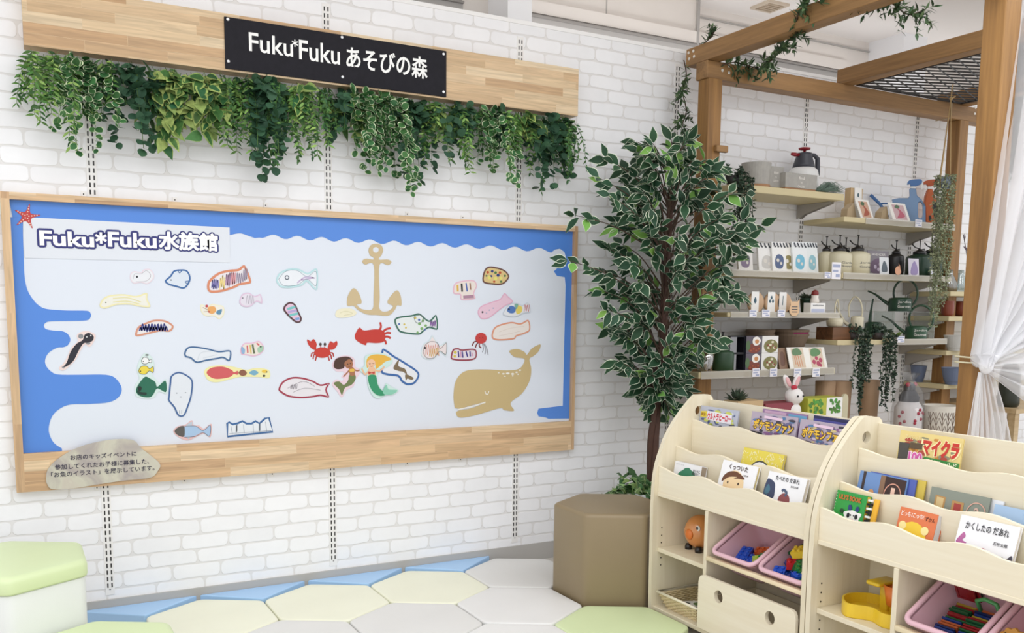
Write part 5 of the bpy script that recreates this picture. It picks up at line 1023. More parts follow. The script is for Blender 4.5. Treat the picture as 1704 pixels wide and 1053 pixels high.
wshelf('wall_shelf', 'short upper wall shelf with the grey pots and the pressure sprayer', 3.12, XB_, 1.835, (XB_-.03,), .295, .034)
wshelf('wall_shelf', 'wall shelf holding the blue and orange spray bottles', XB_+.006, XC, 1.72, (XC-.03,), .295, .026, (4.05, XC))
wshelf('wall_shelf', 'wall shelf holding the white packets and cream pump bottles', 3.10, XB_+.01, 1.42, (XB_-.03,), .297, .026, (3.12, 3.88))
wshelf('wall_shelf', 'wall shelf holding the dark green and black pump bottles', XB_+.014, XC, 1.425, (XC-.03,), .297, .026, (3.9, 4.78))
wshelf('wall_shelf', 'wall shelf with round wooden slices and the cat-shaped sign', 3.10, XB_, 1.212, (XB_-.03,), .303, .022, (3.12, 3.88))
wshelf('wall_shelf', 'wall shelf with boxed food pictures and the green sprayer', 2.937, XB_, .92, (XB_-.03,), .297, .03, (2.95, 3.87), (3.0, 3.1, -.15, -.228))
wshelf('wall_shelf', 'wall shelf carrying the watering cans and trailing green plants', XB_+.006, XC, 1.068, (XC-.03,), .295, .026, (4.3, XC))
for z, lab in ((1.345, 'glass bottles'), (1.2, 'brown red pots'), (1.0, 'pale ribbed bowls'), (.80, 'blue bowls')):
    wshelf('wall_shelf', 'narrow wall shelf behind the big post, with '+lab, XC+.012, 5.7, z, (XC+.03,), .29, .028, (4.95, 5.4))
# display table along the wall, behind the bookshelves
t = thing('display_table', 'low display table under the wall shelves, mostly hidden by the bookshelves', 'table', (4.0, -.3, 0))
M_tb = wood('table_wood', '#b59a72', '#cbb48d', 'x', .5)
b = MB(); b.box(3.13, 4.87, -.62, -.03, .475, .5); part('tabletop', b, M_tb, t)
for x, y in ((3.16, -.59), (4.84, -.59), (3.16, -.07), (4.84, -.07)):
    b = MB(); b.box(x-.02, x+.02, y-.02, y+.02, 0, .475); part('leg', b, M_tb, t)
t = thing('display_table', 'low display table right of the rear pergola post, seen behind the curtain', 'table', (5.4, -.3, 0))
b = MB(); b.box(4.99, 5.85, -.62, -.03, .655, .68); part('tabletop', b, M_tb, t)
for x, y in ((5.02, -.59), (5.82, -.59), (5.02, -.07), (5.82, -.07)):
    b = MB(); b.box(x-.02, x+.02, y-.02, y+.02, 0, .655); part('leg', b, M_tb, t)

# ------------------------------------------------------------------ goods on the shelves
def sx_(u, v, y): return onY(u, v, y).x
def ext(u0, u1, v, y): return sx_(u0, v, y), sx_(u1, v, y)
def hz(u, v, y): return onY(u, v, y).z
M_conc = mat('grey_concrete', '#a5a29c', .8, var=.08, vscale=40, bump=.2); M_woodp = mat('saucer_wood', '#a47a56', .6, var=.1)
M_blk2 = mat('black_plastic', '#1e1d1f', .35); M_ltext = mat('pale_print', '#e6e3dc', .6); M_dprint = mat('dark_print', '#3f4550', .6)
Z = 1.835
def item_lathe(name, label, cat, x, y, z, prof, m_, group=None, n=28, pn=None, sx=1, sy=1):
    b = MB(); b.lathe(prof, (x, y, z), n, sx=sx, sy=sy); o = solo(name, b, m_, label, cat, group, False); sauto(o, 50); return o
y = -.2; a, c_ = ext(1239, 1276, 300, y); rr_ = (c_-a)/2; H = hz(1258, 272, y)-Z
t = thing('plant_pot', 'round grey concrete pot on the upper wall shelf', 'pot', ((a+c_)/2, y, Z), 'grey pots on the upper shelf')
b = MB(); b.lathe([(rr_*.88, .018), (rr_, H), (rr_*.9, H), (rr_*.8, .03), (.001, .03)], (0, 0, 0), 32, caps=False); part('pot', b, M_conc, t, local=True)
b = MB(); b.lathe([(rr_*.85, 0), (rr_*.95, .002), (rr_*.95, .017), (rr_*.85, .018)], (0, 0, 0), 32); part('saucer', b, M_woodp, t, local=True)
def sq_pot(label, u0, u1, vt, y, yd, lines):
    a, c_ = ext(u0, u1, 300, y-yd/2); H = hz((u0+u1)/2, vt, y-yd/2)-Z; w = c_-a
    t = thing('plant_pot', label, 'pot', ((a+c_)/2, y, Z), 'grey pots on the upper shelf')
    b = MB()
    def rg(e, z): return [(-w/2+e, -yd/2+e, z), (w/2-e, -yd/2+e, z), (w/2-e, yd/2-e, z), (-w/2+e, yd/2-e, z)]
    b.loft([rg(.002, .012), rg(0, H), rg(.008, H), rg(.01, .02)], caps=False); b.box(-w/2+.004, w/2-.004, -yd/2+.004, yd/2-.004, .012, .022); part('pot', b, M_conc, t, local=True)
    b = MB(); b.box(-w/2+.004, w/2-.004, -yd/2+.004, yd/2-.004, 0, .0119); part('saucer', b, M_woodp, t, local=True)
    b = MB(); fr = Matrix.Translation((0, -yd/2+.0005, 0)) @ WALLF
    for (bd, ww, hh, zz) in lines: text_mb(bd, ww, hh, .01, fr @ Matrix.Translation((-ww/2, zz*H, 0)), b, thick=.001)
    part('lettering', b, M_ltext, t, local=True)
sq_pot('square grey concrete pot with pale lettering, between the round and the long pot', 1278, 1304, 277, -.2, .07, [('find', .03, .012, .68), ('THE', .012, .008, .5), ('GARDEN', .035, .01, .33)])
sq_pot('long grey concrete planter in front of the pressure sprayer', 1307, 1360, 289, -.235, .075, [('find', .04, .014, .66), ('THE', .014, .009, .42), ('GARDEN', .05, .012, .16)])
y = -.12; x = sx_(1337, 285, y); s_ = (sx_(1356, 285, y)-sx_(1320, 285, y))/2; zt = hz(1337, 245, y)-Z
t = thing('pressure_sprayer', 'pressure sprayer with white tank, dark pump head and red knob', 'sprayer', (x, y, Z))
f = zt
b = MB(); b.lathe([(s_*.9, 0), (s_, .006), (s_, f*.42), (s_*.92, f*.52), (s_*.72, f*.58)], (0, 0, 0), 28); part('tank', b, mat('tank_white', '#e4e4e2', .35), t, True, local=True)
b = MB(); b.lathe([(s_*.74, f*.57), (s_*.7, f*.64), (s_*.5, f*.84), (s_*.5, f*.88)], (0, 0, 0), 28); part('pump_head', b, mat('sprayer_charcoal', '#3a3c44', .4), t, True, local=True)
b = MB(); b.tube([(s_*.3, 0, f*.86), (s_*.95, 0, f*.86), (s_*1.25, 0, f*.8), (s_*1.3, 0, f*.6), (s_*1.32, 0, f*.45)], [.011, .011, .013, .013, .012], 10); part('handle', b, MATS['sprayer_charcoal'], t, True, local=True)
M_red = mat('sprayer_red', '#8e1f2a', .35)
b = MB(); b.lathe([(.006, f*.88), (.007, f*.94), (s_*.36, f*.95), (s_*.4, f*.985), (s_*.2, f)], (0, 0, 0), 20); part('pump_knob', b, M_red, t, True, local=True)
b = MB(); b.tube([(-s_*.3, 0, f*.84), (-s_*.75, 0, f*.83), (-s_*.8, 0, f*.83), (-s_*1.15, 0, f*.835)], [.009, .008, .011, .008], 12); part('nozzle', b, M_red, t, True, local=True)
r = random.Random(21); b = MB()
for k in range(130):
    x0 = sx_(1362, 316, -.27)+r.uniform(0, .05); L_ = r.uniform(.07, .17); y0 = -.255+r.uniform(-.03, .03); a_ = r.uniform(-.25, .25); up = r.uniform(.0, .055)
    p0 = Vector((x0, y0, Z+.004+r.uniform(0, .01))); p1 = p0+Vector((L_*.6*cos(a_), L_*.6*sin(a_)*.3, up)); p2 = p1+Vector((L_*.4*cos(a_), L_*.2*sin(a_), -up*.6)); p2.z = max(p2.z, Z+.003); b.tube([p0, p1, p2], [.0016, .0014, .0005], 4)
solo('artificial_grass', b, mat('grey_green_grass', '#6f8578', .6, island=.3), 'bunch of grey green artificial grass at the right end of the upper shelf', 'artificial plant', None, True)
# helpers for cards, tags, bottles, boxes
def card(name, label, u0, u1, v0, v1, y, z, lean, base, items=(), cat='card', group=None, thick=.0025):
    """flat card standing on the shelf, seen between the given columns, top at v0, leaning back"""
    a, c_ = ext(u0, u1, (v0+v1)/2, y); zt = hz((u0+u1)/2, v0, y); h = (zt-z)/cos(R_(lean)); w = c_-a
    M = Matrix.Translation((a, y-h*sin(R_(lean))*.5, z)) @ Matrix.Rotation(-R_(lean), 4, 'X') @ WALLF
    t = thing(name, label, cat, (0, 0, 0), group); t.matrix_world = M
    b = MB(); b.box(0, w, 0, h, -thick, 0); part('sheet', b, mat('card_'+base.strip('#'), base, .5), t, local=True); bart(t, w, h, items); return t
def tag_(label, u0, u1, v0, v1, y, rows=2):
    y -= .0065; a, c_ = ext(u0, u1, (v0+v1)/2, y); z1, z0 = hz(u0, v0, y), hz(u0, v1, y); w, h = c_-a, z1-z0
    t = thing('price_tag', label, 'price tag', (a, y, z0), 'price tags on the wall shelves')
    b = MB(); b.box(0, w, -.0012, .001, 0, h); part('tag_card', b, mat('tag_white', '#eceaf0', .5), t, local=True)
    b = MB(); fr = Matrix.Translation((0, -.0013, 0)) @ WALLF
    b.poly([(w*.1, h*.7), (w*.9, h*.7), (w*.9, h*.88), (w*.1, h*.88)], .0003, fr); b.poly([(w*.1, h*.42), (w*.7, h*.42), (w*.7, h*.55), (w*.1, h*.55)], .0003, fr); b.poly([(w*.45, h*.12), (w*.9, h*.12), (w*.9, h*.3), (w*.45, h*.3)], .0003, fr)
    part('print', b, mat('tag_print', '#a3abc8', .5), t, local=True)
def pump_bottle(label, u, v0, vshoulder, y, z, ru, body, group, head=M_blk2, script=None, neck=.45):
    x = sx_(u, vshoulder, y); rad = (sx_(u+ru, vshoulder, y)-sx_(u-ru, vshoulder, y))/2; hs = hz(u, vshoulder, y)-z; ht = hz(u, v0, y)-z
    t = thing('pump_bottle', label, 'bottle', (x, y, z), group)
    b = MB(); b.lathe([(rad*.92, 0), (rad, .004), (rad, hs*.86), (rad*.93, hs*.95), (rad*.55, hs*1.03), (rad*.45, hs*1.06)], (0, 0, 0), 26); part('body', b, body, t, True, local=True)
    b = MB(); g = ht-hs; b.lathe([(rad*.5, hs*1.03), (rad*.5, hs+.22*g), (rad*.24, hs+.3*g), (.0045, hs+.42*g), (.0028, hs+.45*g), (.0028, ht-.005), (.007, ht-.004), (.007, ht)], (0, 0, 0), 16); part('pump', b, head, t, True, local=True)
    b = MB(); b.tube([(-.003, 0, hs+.4*g), (-rad*.6, 0, hs+.5*g), (-rad*.95, 0, hs+.68*g)], .0035, 8); b.tube([(.003, 0, hs+.36*g), (rad*.55, 0, hs+.42*g), (rad*.5, 0, hs+.2*g)], .003, 8); part('spout', b, head, t, True, local=True)
    if script:
        b = MB(); ww = rad*1.2
        for bd, zz in script: text_mb(bd, ww, .011, .0, Matrix.Translation((-ww/2, -rad-.0006, hs*zz)) @ WALLF, b, thick=.0006)
        for i in range(len(b.v)):
            p = b.v[i]; p.y = -math.sqrt(max(rad*rad-p.x*p.x, 1e-6))-.0008
        part('lettering', b, MATS['dark_print'], t, local=True)
    return t
def leafy(mb, c, n, L, W, r, up=(.2, 1), mi=0, spread=1):
    """rosette of small pointed leaves"""
    for k in range(n):
        a = r.uniform(0, 2*pi); e = r.uniform(*up); d = Vector((cos(a)*cos(e), sin(a)*cos(e), sin(e))); s_ = Vector((-sin(a), cos(a), 0)); ll = L*r.uniform(.7, 1.15)
        o_ = Vector(c)+Vector((cos(a), sin(a), 0))*r.uniform(0, .01)*spread; m1 = o_+d*ll*.5; nrm = d.cross(s_)*ll*.06
        mb.add([o_, m1+s_*W/2+nrm, o_+d*ll, m1-s_*W/2+nrm, m1-nrm], [(0, 4, 1), (1, 4, 2), (2, 4, 3), (3, 4, 0)], mi)
# shelf with the spray bottles
Z = 1.72
def holder(label, u0, um, u1, v0, v1, y, col):
    t = card('seed_card', label, um, u1, v0, v1, y, Z, 24, '#efece6', [('picture', 'poly', col, [[(.18, .12), (.85, .12), (.85, .9), (.18, .9)]]), ('flower', 'blob', '#b9556a' if col != '#cda58c' else '#a8553f', [[(.3, .2), (.5, .5), (.42, .75), (.62, .6), (.75, .3)]]), ('leaf', 'blob', '#4d6b4c', [[(.3, .75), (.45, .9), (.6, .82), (.5, .7)]])], 'card', 'seed cards on slanted holders')
    a, c_ = ext(u0, um+3, v1, y); b = MB(); zt = hz(um, v0+4, y); b.poly([(a, Z), (c_, Z), (c_+.012, Z), (a+(c_-a)*.75, zt-.005), (a+.006, Z+(zt-Z)*.6)], .045, wf(y+.075)); solo('card_holder', b, mat('kraft_tan', '#bda889', .7), 'tan slanted block behind the seed card, '+('left' if u0 < 1440 else 'right')+' one on the spray bottle shelf', 'card holder', 'card holders')
holder('seed card with orange brown picture on the spray bottle shelf, left', 1416, 1428, 1450, 331, 365, -.2, '#cda58c')
holder('seed card with pink and green picture in front of the blue watering can', 1473, 1482, 1511, 337, 369, -.235, '#c9a7ab')
a, c_ = ext(1408, 1428, 330, -.1); zt = hz(1418, 314, -.1)
b = MB(); b.box(a, c_, -.13, -.09, Z, zt); solo('kraft_box', b, mat('kraft_box', '#c3a77f', .7), 'small kraft box behind the left seed card on the spray bottle shelf', 'box')
card('label_card', 'white card with three dark leaf shapes beside the kraft box', 1423, 1435, 312, 340, -.14, Z, 4, '#f0efec', [('leaf', 'dot', '#3f5a63', [(.5, .78, .13, .2), (.32, .55, .13, .18), (.68, .55, .13, .18)])], 'card')
M_col_w = mat('collar_white', '#ecebe8', .4)
def trigger(label, u, v, y, col, hcol, turn=50):
    """side view traced at real size on the upright plane the bottle stands in"""
    x = sx_(u, v, y); a = R_(turn); e = Vector((cos(a), -sin(a), 0)); n_ = Vector((sin(a), cos(a), 0)); O = Vector((x, y, 0))
    t = thing('spray_bottle', label, 'bottle', (x, y, Z), 'trigger spray bottles'); t.rotation_euler.z = -a
    def L(px):
        out = []
        for uu, vv in px:
            d = ray(1404+uu/4.577, 230+vv/4.577); p = CAM+d*((O-CAM).dot(n_)/d.dot(n_)); out.append(((p-O).dot(e), max(p.z-Z, .0005)))
        return out
    def slab(nm, px, th, m_, hole=None, par=t, sm=True):
        P_ = crom(L(px), 4) if sm else L(px); b = MB(); fr = Matrix.Translation((0, th/2, 0)) @ WALLF
        if hole: poly_hole(b, P_, [crom(L(hole), 4)], th, fr)
        else: b.poly(P_, th, fr)
        o = part(nm, b, m_, par, local=True); bev(o, min(.008, th*.2), 3, 50); return o
    return t, slab, L
t, slab, L = trigger('light blue spray bottle with watering-can spout, on the shelf before the wall', 1521, 366, -.2, '#7d9ec4', '#4d79b3')
M_bl, M_bd = mat('bottle_blue', '#7797bf', .4), mat('trigger_blue', '#4572ac', .4)
slab('body', [(372, 640), (370, 470), (420, 462), (490, 460), (502, 440), (504, 388), (548, 388), (556, 440), (590, 470), (622, 520), (622, 640)], .055, M_bl, [(566, 600), (566, 500), (585, 488), (600, 515), (600, 590), (585, 612)], sm=False)
slab('collar', [(508, 388), (508, 368), (548, 368), (548, 388)], .03, M_col_w, sm=False)
slab('trigger_head', [(482, 352), (500, 322), (560, 314), (592, 318), (592, 345), (552, 364), (510, 366), (505, 350)], .026, M_bd)
slab('trigger', [(590, 330), (606, 335), (600, 385), (592, 390), (588, 360)], .012, M_col_w)
b = MB(); P_ = L([(335, 600), (280, 505), (205, 432)]); b.tube([(p[0], 0, p[1]) for p in P_], [.009, .0085, .0095], 10); P_ = L([(276, 497), (372, 497)]); b.tube([(p[0], 0, p[1]) for p in P_], .0045, 8); part('spout', b, M_bd, t, True, local=True)
t, slab, L = trigger('orange spray bottle with cow-like black patches, beside the light blue one', 1548, 368, -.1, '#c2622c', '#b5552a', 40)
M_og, M_od = mat('bottle_orange', '#b85a28', .4), mat('trigger_orange', '#ad4f24', .4)
slab('body', [(620, 645), (610, 500), (618, 440), (630, 410), (632, 390), (672, 390), (678, 415), (700, 470), (716, 520), (716, 645)], .05, M_og, sm=False)
slab('collar', [(634, 390), (634, 368), (672, 368), (672, 390)], .03, M_col_w, sm=False)
slab('trigger_head', [(597, 352), (620, 326), (690, 315), (716, 322), (716, 345), (672, 364), (640, 366), (630, 352)], .026, M_od)
for px in ([(675, 410), (690, 395), (712, 400), (716, 440), (690, 440)], [(672, 500), (690, 490), (708, 510), (706, 600), (688, 612), (674, 580)], [(640, 600), (652, 590), (660, 620), (645, 632)]):
    b = MB(); b.poly(crom(L(px), 4), .0012, Matrix.Translation((0, -.0255, 0)) @ WALLF); part('patch', b, M_blk2, t, local=True)
tag_('price tag under the light blue spray bottle', 1523, 1534, 365, 377, -.295)
# white packets and pump bottles
Z = 1.42; r = random.Random(8)
pk = [(1228, 1252, '#e9e6e2', '#7f6f88'), (1262, 1290, '#eeedeb', '#c9c6c2'), (1285, 1308, '#eeedeb', '#4f6187'), (1300, 1324, '#ece9e2', '#8a7f4e'), (1319, 1343, '#e6e9ea', '#6fb4cf'), (1342, 1361, '#e2e6e6', '#8ab7c2')]
for k, (u0, u1, base, pc) in enumerate(pk):
    t = card('goods_packet', 'white hanging packet on the pump bottle shelf, '+('half hidden by the tree leaves', 'second from the left', 'with dark blue picture', 'with olive picture', 'with sky blue picture', 'rightmost, pale blue')[k], u0, u1, 404+r.uniform(-2, 2), 452, -.22+.012*(k % 2), Z, 8, base,
             [('picture', 'blob', pc, [[(.2, .2), (.25, .5), (.5, .6), (.8, .5), (.75, .2), (.5, .12)]]), ('picture', 'dot', '#d9d4cc', [(.4, .4, .1), (.62, .3, .08)])], 'packet', 'white packets in a row', .012)
    w = (sx_(u1, 430, -.22)-sx_(u0, 430, -.22)); h_ = hz(u0, 404, -.22)-Z
    b = MB(); 
    for j in range(4): b.tube([(w*(.15+.23*j), h_+.004, .002), (w*(.2+.23*j), h_-.012, .004), (w*(.26+.23*j), h_-.018, .003)], .003, 6)
    part('hook', b, MATS['dark_print'], t, local=True)
M_crm = mat('cream_enamel', '#d0c9ae', .35); M_gre = mat('bottle_green', '#1f3a2c', .35)
gC = 'cream pump bottles'
pump_bottle('cream pump bottle partly behind the large price sheet, leftmost of the cream ones', 1375, 393, 420, -.15, Z, 9.5, M_crm, gC)
pump_bottle('cream pump bottle standing furthest back between two others', 1407, 395, 424, -.09, Z, 10, M_crm, gC)
pump_bottle('cream pump bottle in front, second from the left of the cream ones', 1397, 391, 420, -.2, Z, 14.5, M_crm, gC, script=[('Garden', .48), ('Supply', .32)])
pump_bottle('cream pump bottle with dark script, rightmost of the cream ones', 1427, 391, 420, -.2, Z, 14.5, M_crm, gC, script=[('Jardin', .48), ('Gourmet', .32)])
card('picture_packet', 'grey and purple packet with a flower picture beside the rightmost cream bottle', 1444, 1479, 417, 452, -.17, Z+.005, 5, '#8d8790', [('picture', 'blob', '#6d5570', [[(.2, .1), (.15, .5), (.5, .7), (.8, .55), (.85, .15)]]), ('lettering', 'text', '#e9e6e4', 'LAVENDER', .15, .8, .85, .9, .01), ('picture', 'dot', '#c7b9cf', [(.35, .35, .07), (.6, .45, .08), (.5, .25, .06)])], 'packet')
card('picture_card', 'pale card with dark plant picture in front of the purple packet', 1464, 1479, 428, 458, -.27, Z+.005, 6, '#dfe2e6', [('picture', 'blob', '#5d6872', [[(.2, .2), (.3, .6), (.5, .8), (.75, .6), (.8, .2)]])], 'card')
pump_bottle('slim black pump bottle behind the round orange tag', 1491, 400, 424, -.17, Z+.005, 9, M_blk2, None)
b = MB(); q = onY(1494.5, 450, -.303); b.poly([(0, .038)]+circ(0, 0, .026, .024, 18)[2:-1][:8]+circ(0, 0, .026, .024, 18)[10:], .002, Matrix.Translation((q.x, -.303, q.z)) @ WALLF)
solo('round_tag', b, mat('tag_peach', '#e0a887', .6), 'round peach price tag before the slim black bottle', 'price tag')
card('picture_card', 'card with lavender picture left of the dark green bottles', 1512, 1529, 430, 461, -.27, Z+.005, 6, '#dcd6e4', [('picture', 'blob', '#9a88b8', [[(.2, .1), (.3, .6), (.6, .85), (.85, .5), (.8, .1)]])], 'card')
pump_bottle('dark green pump bottle, left one of two beside the hanging plant', 1530, 398, 425, -.2, Z+.005, 14, M_gre, 'dark green pump bottles')
pump_bottle('dark green pump bottle, right one of two beside the hanging plant', 1550, 396, 423, -.13, Z+.005, 13, M_gre, 'dark green pump bottles')
tag_('price tag under the white packets', 1372, 1382, 452, 463, -.297); tag_('large price sheet beside the leftmost cream bottle', 1384, 1399, 436, 464, -.297); tag_('price tag under the right dark green bottle', 1549, 1560, 449, 461, -.297)
# wooden slices
Z = 1.212; M_slc = mat('slice_wood', '#c9a888', .6, var=.08)
for k, (u, m_) in enumerate(((1254, 'one drop-shaped leaf'), (1281, 'three leaves'), (1300, 'a long stem'))):
    q = onY(u, 508, -.24); rad = .052; x = q.x
    t = thing('wooden_slice', 'round wooden slice with white label showing '+m_, 'wooden slice', (x, -.24, Z), 'round wooden slices in a row')
    b = MB(); b.lathe([(rad*.92, -.011), (rad, -.007), (rad, .007), (rad*.92, .011)], (0, 0, 0), 30, 0, Matrix.Translation((.012, .0, rad)) @ Matrix.Rotation(pi/2, 4, 'X')); part('slice', b, M_slc, t, True, local=True)
    b = MB(); b.box(-.028, .022, -.0135, -.0115, .004, rad*2.05); part('label', b, mat('label_white', '#efeeec', .5), t, local=True)
    b = MB(); fr = Matrix.Translation((-.003, -.0136, 0)) @ WALLF
    if k == 0: b.poly(crom([(0, .08), (.009, .06), (.0, .046), (-.009, .06)], 5), .0003, fr)
    elif k == 1: [b.poly(crom([(x_, z_+.012), (x_+.007, z_), (x_, z_-.008), (x_-.007, z_)], 5), .0003, fr) for x_, z_ in ((0, .076), (-.01, .058), (.01, .058))]
    else: b.poly([(-.002, .04), (.002, .04), (.002, .088), (-.002, .088)], .0003, fr)
    part('leaf_print', b, mat('print_teal', '#3d5c6b', .5), t, local=True)
for lab, u0, u1 in (('drop-leaf', 1247, 1259), ('three-leaf', 1268, 1281), ('long-stem', 1294, 1306)): tag_('price tag below the %s wooden slice' % lab, u0, u1, 515, 527, -.303)
q = onY(1321.5, 515, -.31); b = MB(); b.poly([(-.03, .03), (-.034, .052), (-.018, .04)]+[(.0, .042)]+[(.018, .04), (.034, .052), (.03, .03)]+[(.035*cos(a), .034*sin(a)) for a in [R_(40-k*20) for k in range(14)]], .004, Matrix.Translation((q.x, -.309, q.z)) @ WALLF)
t = solo('cat_sign', b, mat('sign_wood', '#d9b792', .6), 'cat-head-shaped wooden sign standing at the shelf edge', 'sign')
b = MB()
for k in range(3): b.box(q.x-.02, q.x+.02, -.3136, -.313, q.z+.012-k*.013, q.z+.016-k*.013)
part('writing', b, MATS['dark_print'], t)
b = MB(); b.lathe([(.02, 0), (.03, .03), (.034, .06), (.028, .06), (.02, .02)], (sx_(1314, 500, -.16), -.16, Z), 18); solo('plant_pot', b, mat('dark_brown_pot', '#4b3129', .5), 'dark brown pot behind the cat-shaped sign', 'pot', None, True)
t = thing('potted_succulent', 'small succulent in a dark green pot left of the white box', 'potted plant', (sx_(1341, 510, -.2), -.2, Z))
b = MB(); b.lathe([(.024, 0), (.033, .07), (.035, .07), (.033, .078), (.027, .078), (.02, .05)], (0, 0, 0), 20); part('pot', b, M_gre, t, True, local=True)
b = MB(); leafy(b, (0, 0, .075), 26, .045, .014, random.Random(2)); part('leaves', b, mat('succulent_dark', '#3c4a3a', .6, island=.3), t, local=True)
a, c_ = ext(1349, 1373, 515, -.27); zt = hz(1360, 504, -.27)
t = thing('box', 'white box with blue print under the small figurine', 'box', ((a+c_)/2, -.25, Z)); w = (c_-a)/2
b = MB(); b.box(-w, w, -.02, .03, 0, zt-Z); part('carton', b, mat('label_white', '#efeeec', .5), t, local=True)
b = MB(); fr = Matrix.Translation((0, -.0203, 0)) @ WALLF; hh = zt-Z
text_mb('welcome', w*1.5, hh*.16, .02, fr @ Matrix.Translation((-w*.75, hh*.7, 0)), b, thick=.0003); part('lettering', b, MATS['dark_print'], t, local=True)
b = MB(); b.poly([(-w*.9, hh*.05), (w*.9, hh*.05), (w*.9, hh*.42), (-w*.9, hh*.42)], .0003, fr); part('print', b, mat('print_lilac', '#b9bfd8', .5), t, local=True)
t = thing('figurine', 'tiny white figurine with dark red cap standing on the white box', 'figurine', (sx_(1356, 495, -.25), -.25, zt))
b = MB(); b.lathe([(.022, 0), (.024, .01), (.018, .03), (.02, .04)], (0, 0, 0), 16); part('body', b, mat('figurine_white', '#e6e0d8', .5), t, True, local=True)
b = MB(); b.ball((0, 0, .05), .019); part('cap', b, mat('figurine_red', '#7e2a2a', .5), t, True, local=True)
# food boxes, green sprayer, seed cards
Z = .92
b = MB(); x = sx_(1174, 600, -.265); b.lathe([(.032, 0), (.036, .004), (.047, .1), (.044, .1), (.033, .008)], (x, -.262, Z), 28)
t = solo('glass_pot', b, glass_mat('pot_glass', '#dcd9d0', .1, .6), 'glass pot with gold lines at the left end of the food box shelf', 'pot', None, True)
b = MB()
for k in range(6):
    a = k*pi/3
    for s_ in (-1, 1): b.tube([(x+.0365*cos(a), -.262+.0365*sin(a), Z+.006), (x+.047*cos(a+s_*pi/3), -.262+.047*sin(a+s_*pi/3), Z+.096)], .0008, 5)
part('gold_line', b, mat('gold_line', '#b59a5a', .3, metal=.6), t)
pump_bottle('dark green pump sprayer left of the boxed food pictures', 1202, 552, 583, -.22, Z, 15, mat('sprayer_green', '#27452c', .4), None)
a0, a1, a2 = sx_(1217, 590, -.27), sx_(1241, 590, -.27), sx_(1267, 590, -.27); a3 = sx_(1294, 590, -.27); zz = [Z, (Z+hz(1255, 559, -.27))/2, hz(1255, 559, -.27)]
for col_ in range(2):
    for row in range(2):
        xl, xr = (a1, a2-.001) if col_ == 0 else (a2+.001, a3)
        lab = ('lower' if row == 0 else 'upper')+(' left' if col_ == 0 else ' right')
        t = thing('food_box', 'box with a round food picture, %s of the four stacked boxes' % lab, 'box', (xl, -.27, zz[row]+(.0005 if row else 0)), 'boxes with food pictures'); w = xr-xl; h = zz[row+1]-zz[row]-.001
        b = MB(); b.box(0, w, 0, .08, 0, h); part('carton', b, mat('carton_dark', '#2a2c38', .5), t, local=True)
        M_ = Matrix.Translation((0, -.0004, 0)) @ WALLF
        def pz(pts, nm, c__, d_): 
            b = MB(); [b.poly(p_, .0003, M_ @ Matrix.Translation((0, 0, d_))) for p_ in pts]; part(nm, b, mat('food_'+c__.strip('#'), c__, .45), t, local=True)
        if col_ == 0:
            pz([[(0, 0), (w, 0), (w, h), (0, h)]], 'picture', '#5d5560', 0); pz([circ(.5*w, .28*h, .42*w, .3*h)], 'food', '#7d3a2c', .0004); pz([circ(.12*w, .45*h, .14*w, .3*h)], 'leaf', '#4f6a44', .0005); pz([crom([(.4*w, .62*h), (.55*w, .45*h), (.8*w, .5*h), (.92*w, .75*h), (.7*w, .97*h), (.45*w, .88*h)], 5)], 'egg_white', '#eee9e2', .0008); pz([circ(.67*w, .68*h, .13*w, .13*h)], 'yolk', '#c98a55', .0012)
            pz([circ(.3*w+.17*k*w, (.15+.1*(k % 2))*h, .06*w, .05*h) for k in range(4)], 'piece', '#a8562f', .0012)
        else:
            pz([[(0, 0), (w, 0), (w, h), (0, h)]], 'picture', '#e6e4e2', 0); pz([circ(.55*w, .4*h, .44*w, .4*h)], 'food', '#7f7a48', .0004); pz([circ(.4*w+.12*k*w, (.3+.17*(k % 3))*h, .09*w, .07*h) for k in range(4)], 'piece', '#ddd6bd', .0008); pz([circ(.35*w+.15*k*w, (.45-.13*(k % 2))*h, .06*w, .06*h) for k in range(4)], 'piece', '#8a4638', .0012)
for row in range(2):
    t = thing('open_carton', 'dark open-fronted carton left of the food pictures, %s one' % ('lower', 'upper')[row], 'box', (a0, -.26, zz[row]+(.0005 if row else 0)), 'dark open cartons'); w = a1-a0-.002; h = zz[row+1]-zz[row]-.001
    b = MB(); b.box(0, w, .06, .066, 0, h); b.box(0, w, 0, .06, 0, .004); b.box(0, w, 0, .06, h-.004, h); b.box(w-.004, w, 0, .06, .004, h-.004); part('carton', b, mat('carton_black', '#1d1d24', .5), t, local=True)
    b = MB(); b.box(0, .004, 0, .06, .004, h-.004); b.box(.004, w*.45, .0, .003, .004, h-.004); part('flap', b, mat('carton_grey', '#8e8f93', .5), t, local=True)
def pic(cs): return [('picture', 'poly', '#d8c5ae', [[(.2, .05), (.85, .05), (.85, .95), (.2, .95)]])]+cs
card('seed_card', 'brown seed card half hidden beside the food boxes', 1295, 1309, 579, 614, -.24, Z, 16, '#8c6f5a', [('picture', 'blob', '#6b4a3a', [[(.2, .2), (.4, .8), (.8, .7), (.7, .2)]])], 'card', 'seed cards leaning on the food box shelf', .004)
card('seed_card', 'seed card with carrots, middle of the three beside the food boxes', 1312, 1343, 578, 614, -.255, Z, 18, '#f0ede6', pic([('carrot', 'line', '#cf7a45', [[(.45, .1), (.4, .65)], [(.55, .08), (.52, .65)], [(.68, .1), (.64, .6)], [(.34, .2), (.32, .6)]], .004), ('leaf', 'blob', '#5e8058', [[(.25, .65), (.3, .9), (.6, .95), (.75, .7), (.5, .62)]])]), 'card', 'seed cards leaning on the food box shelf', .004)
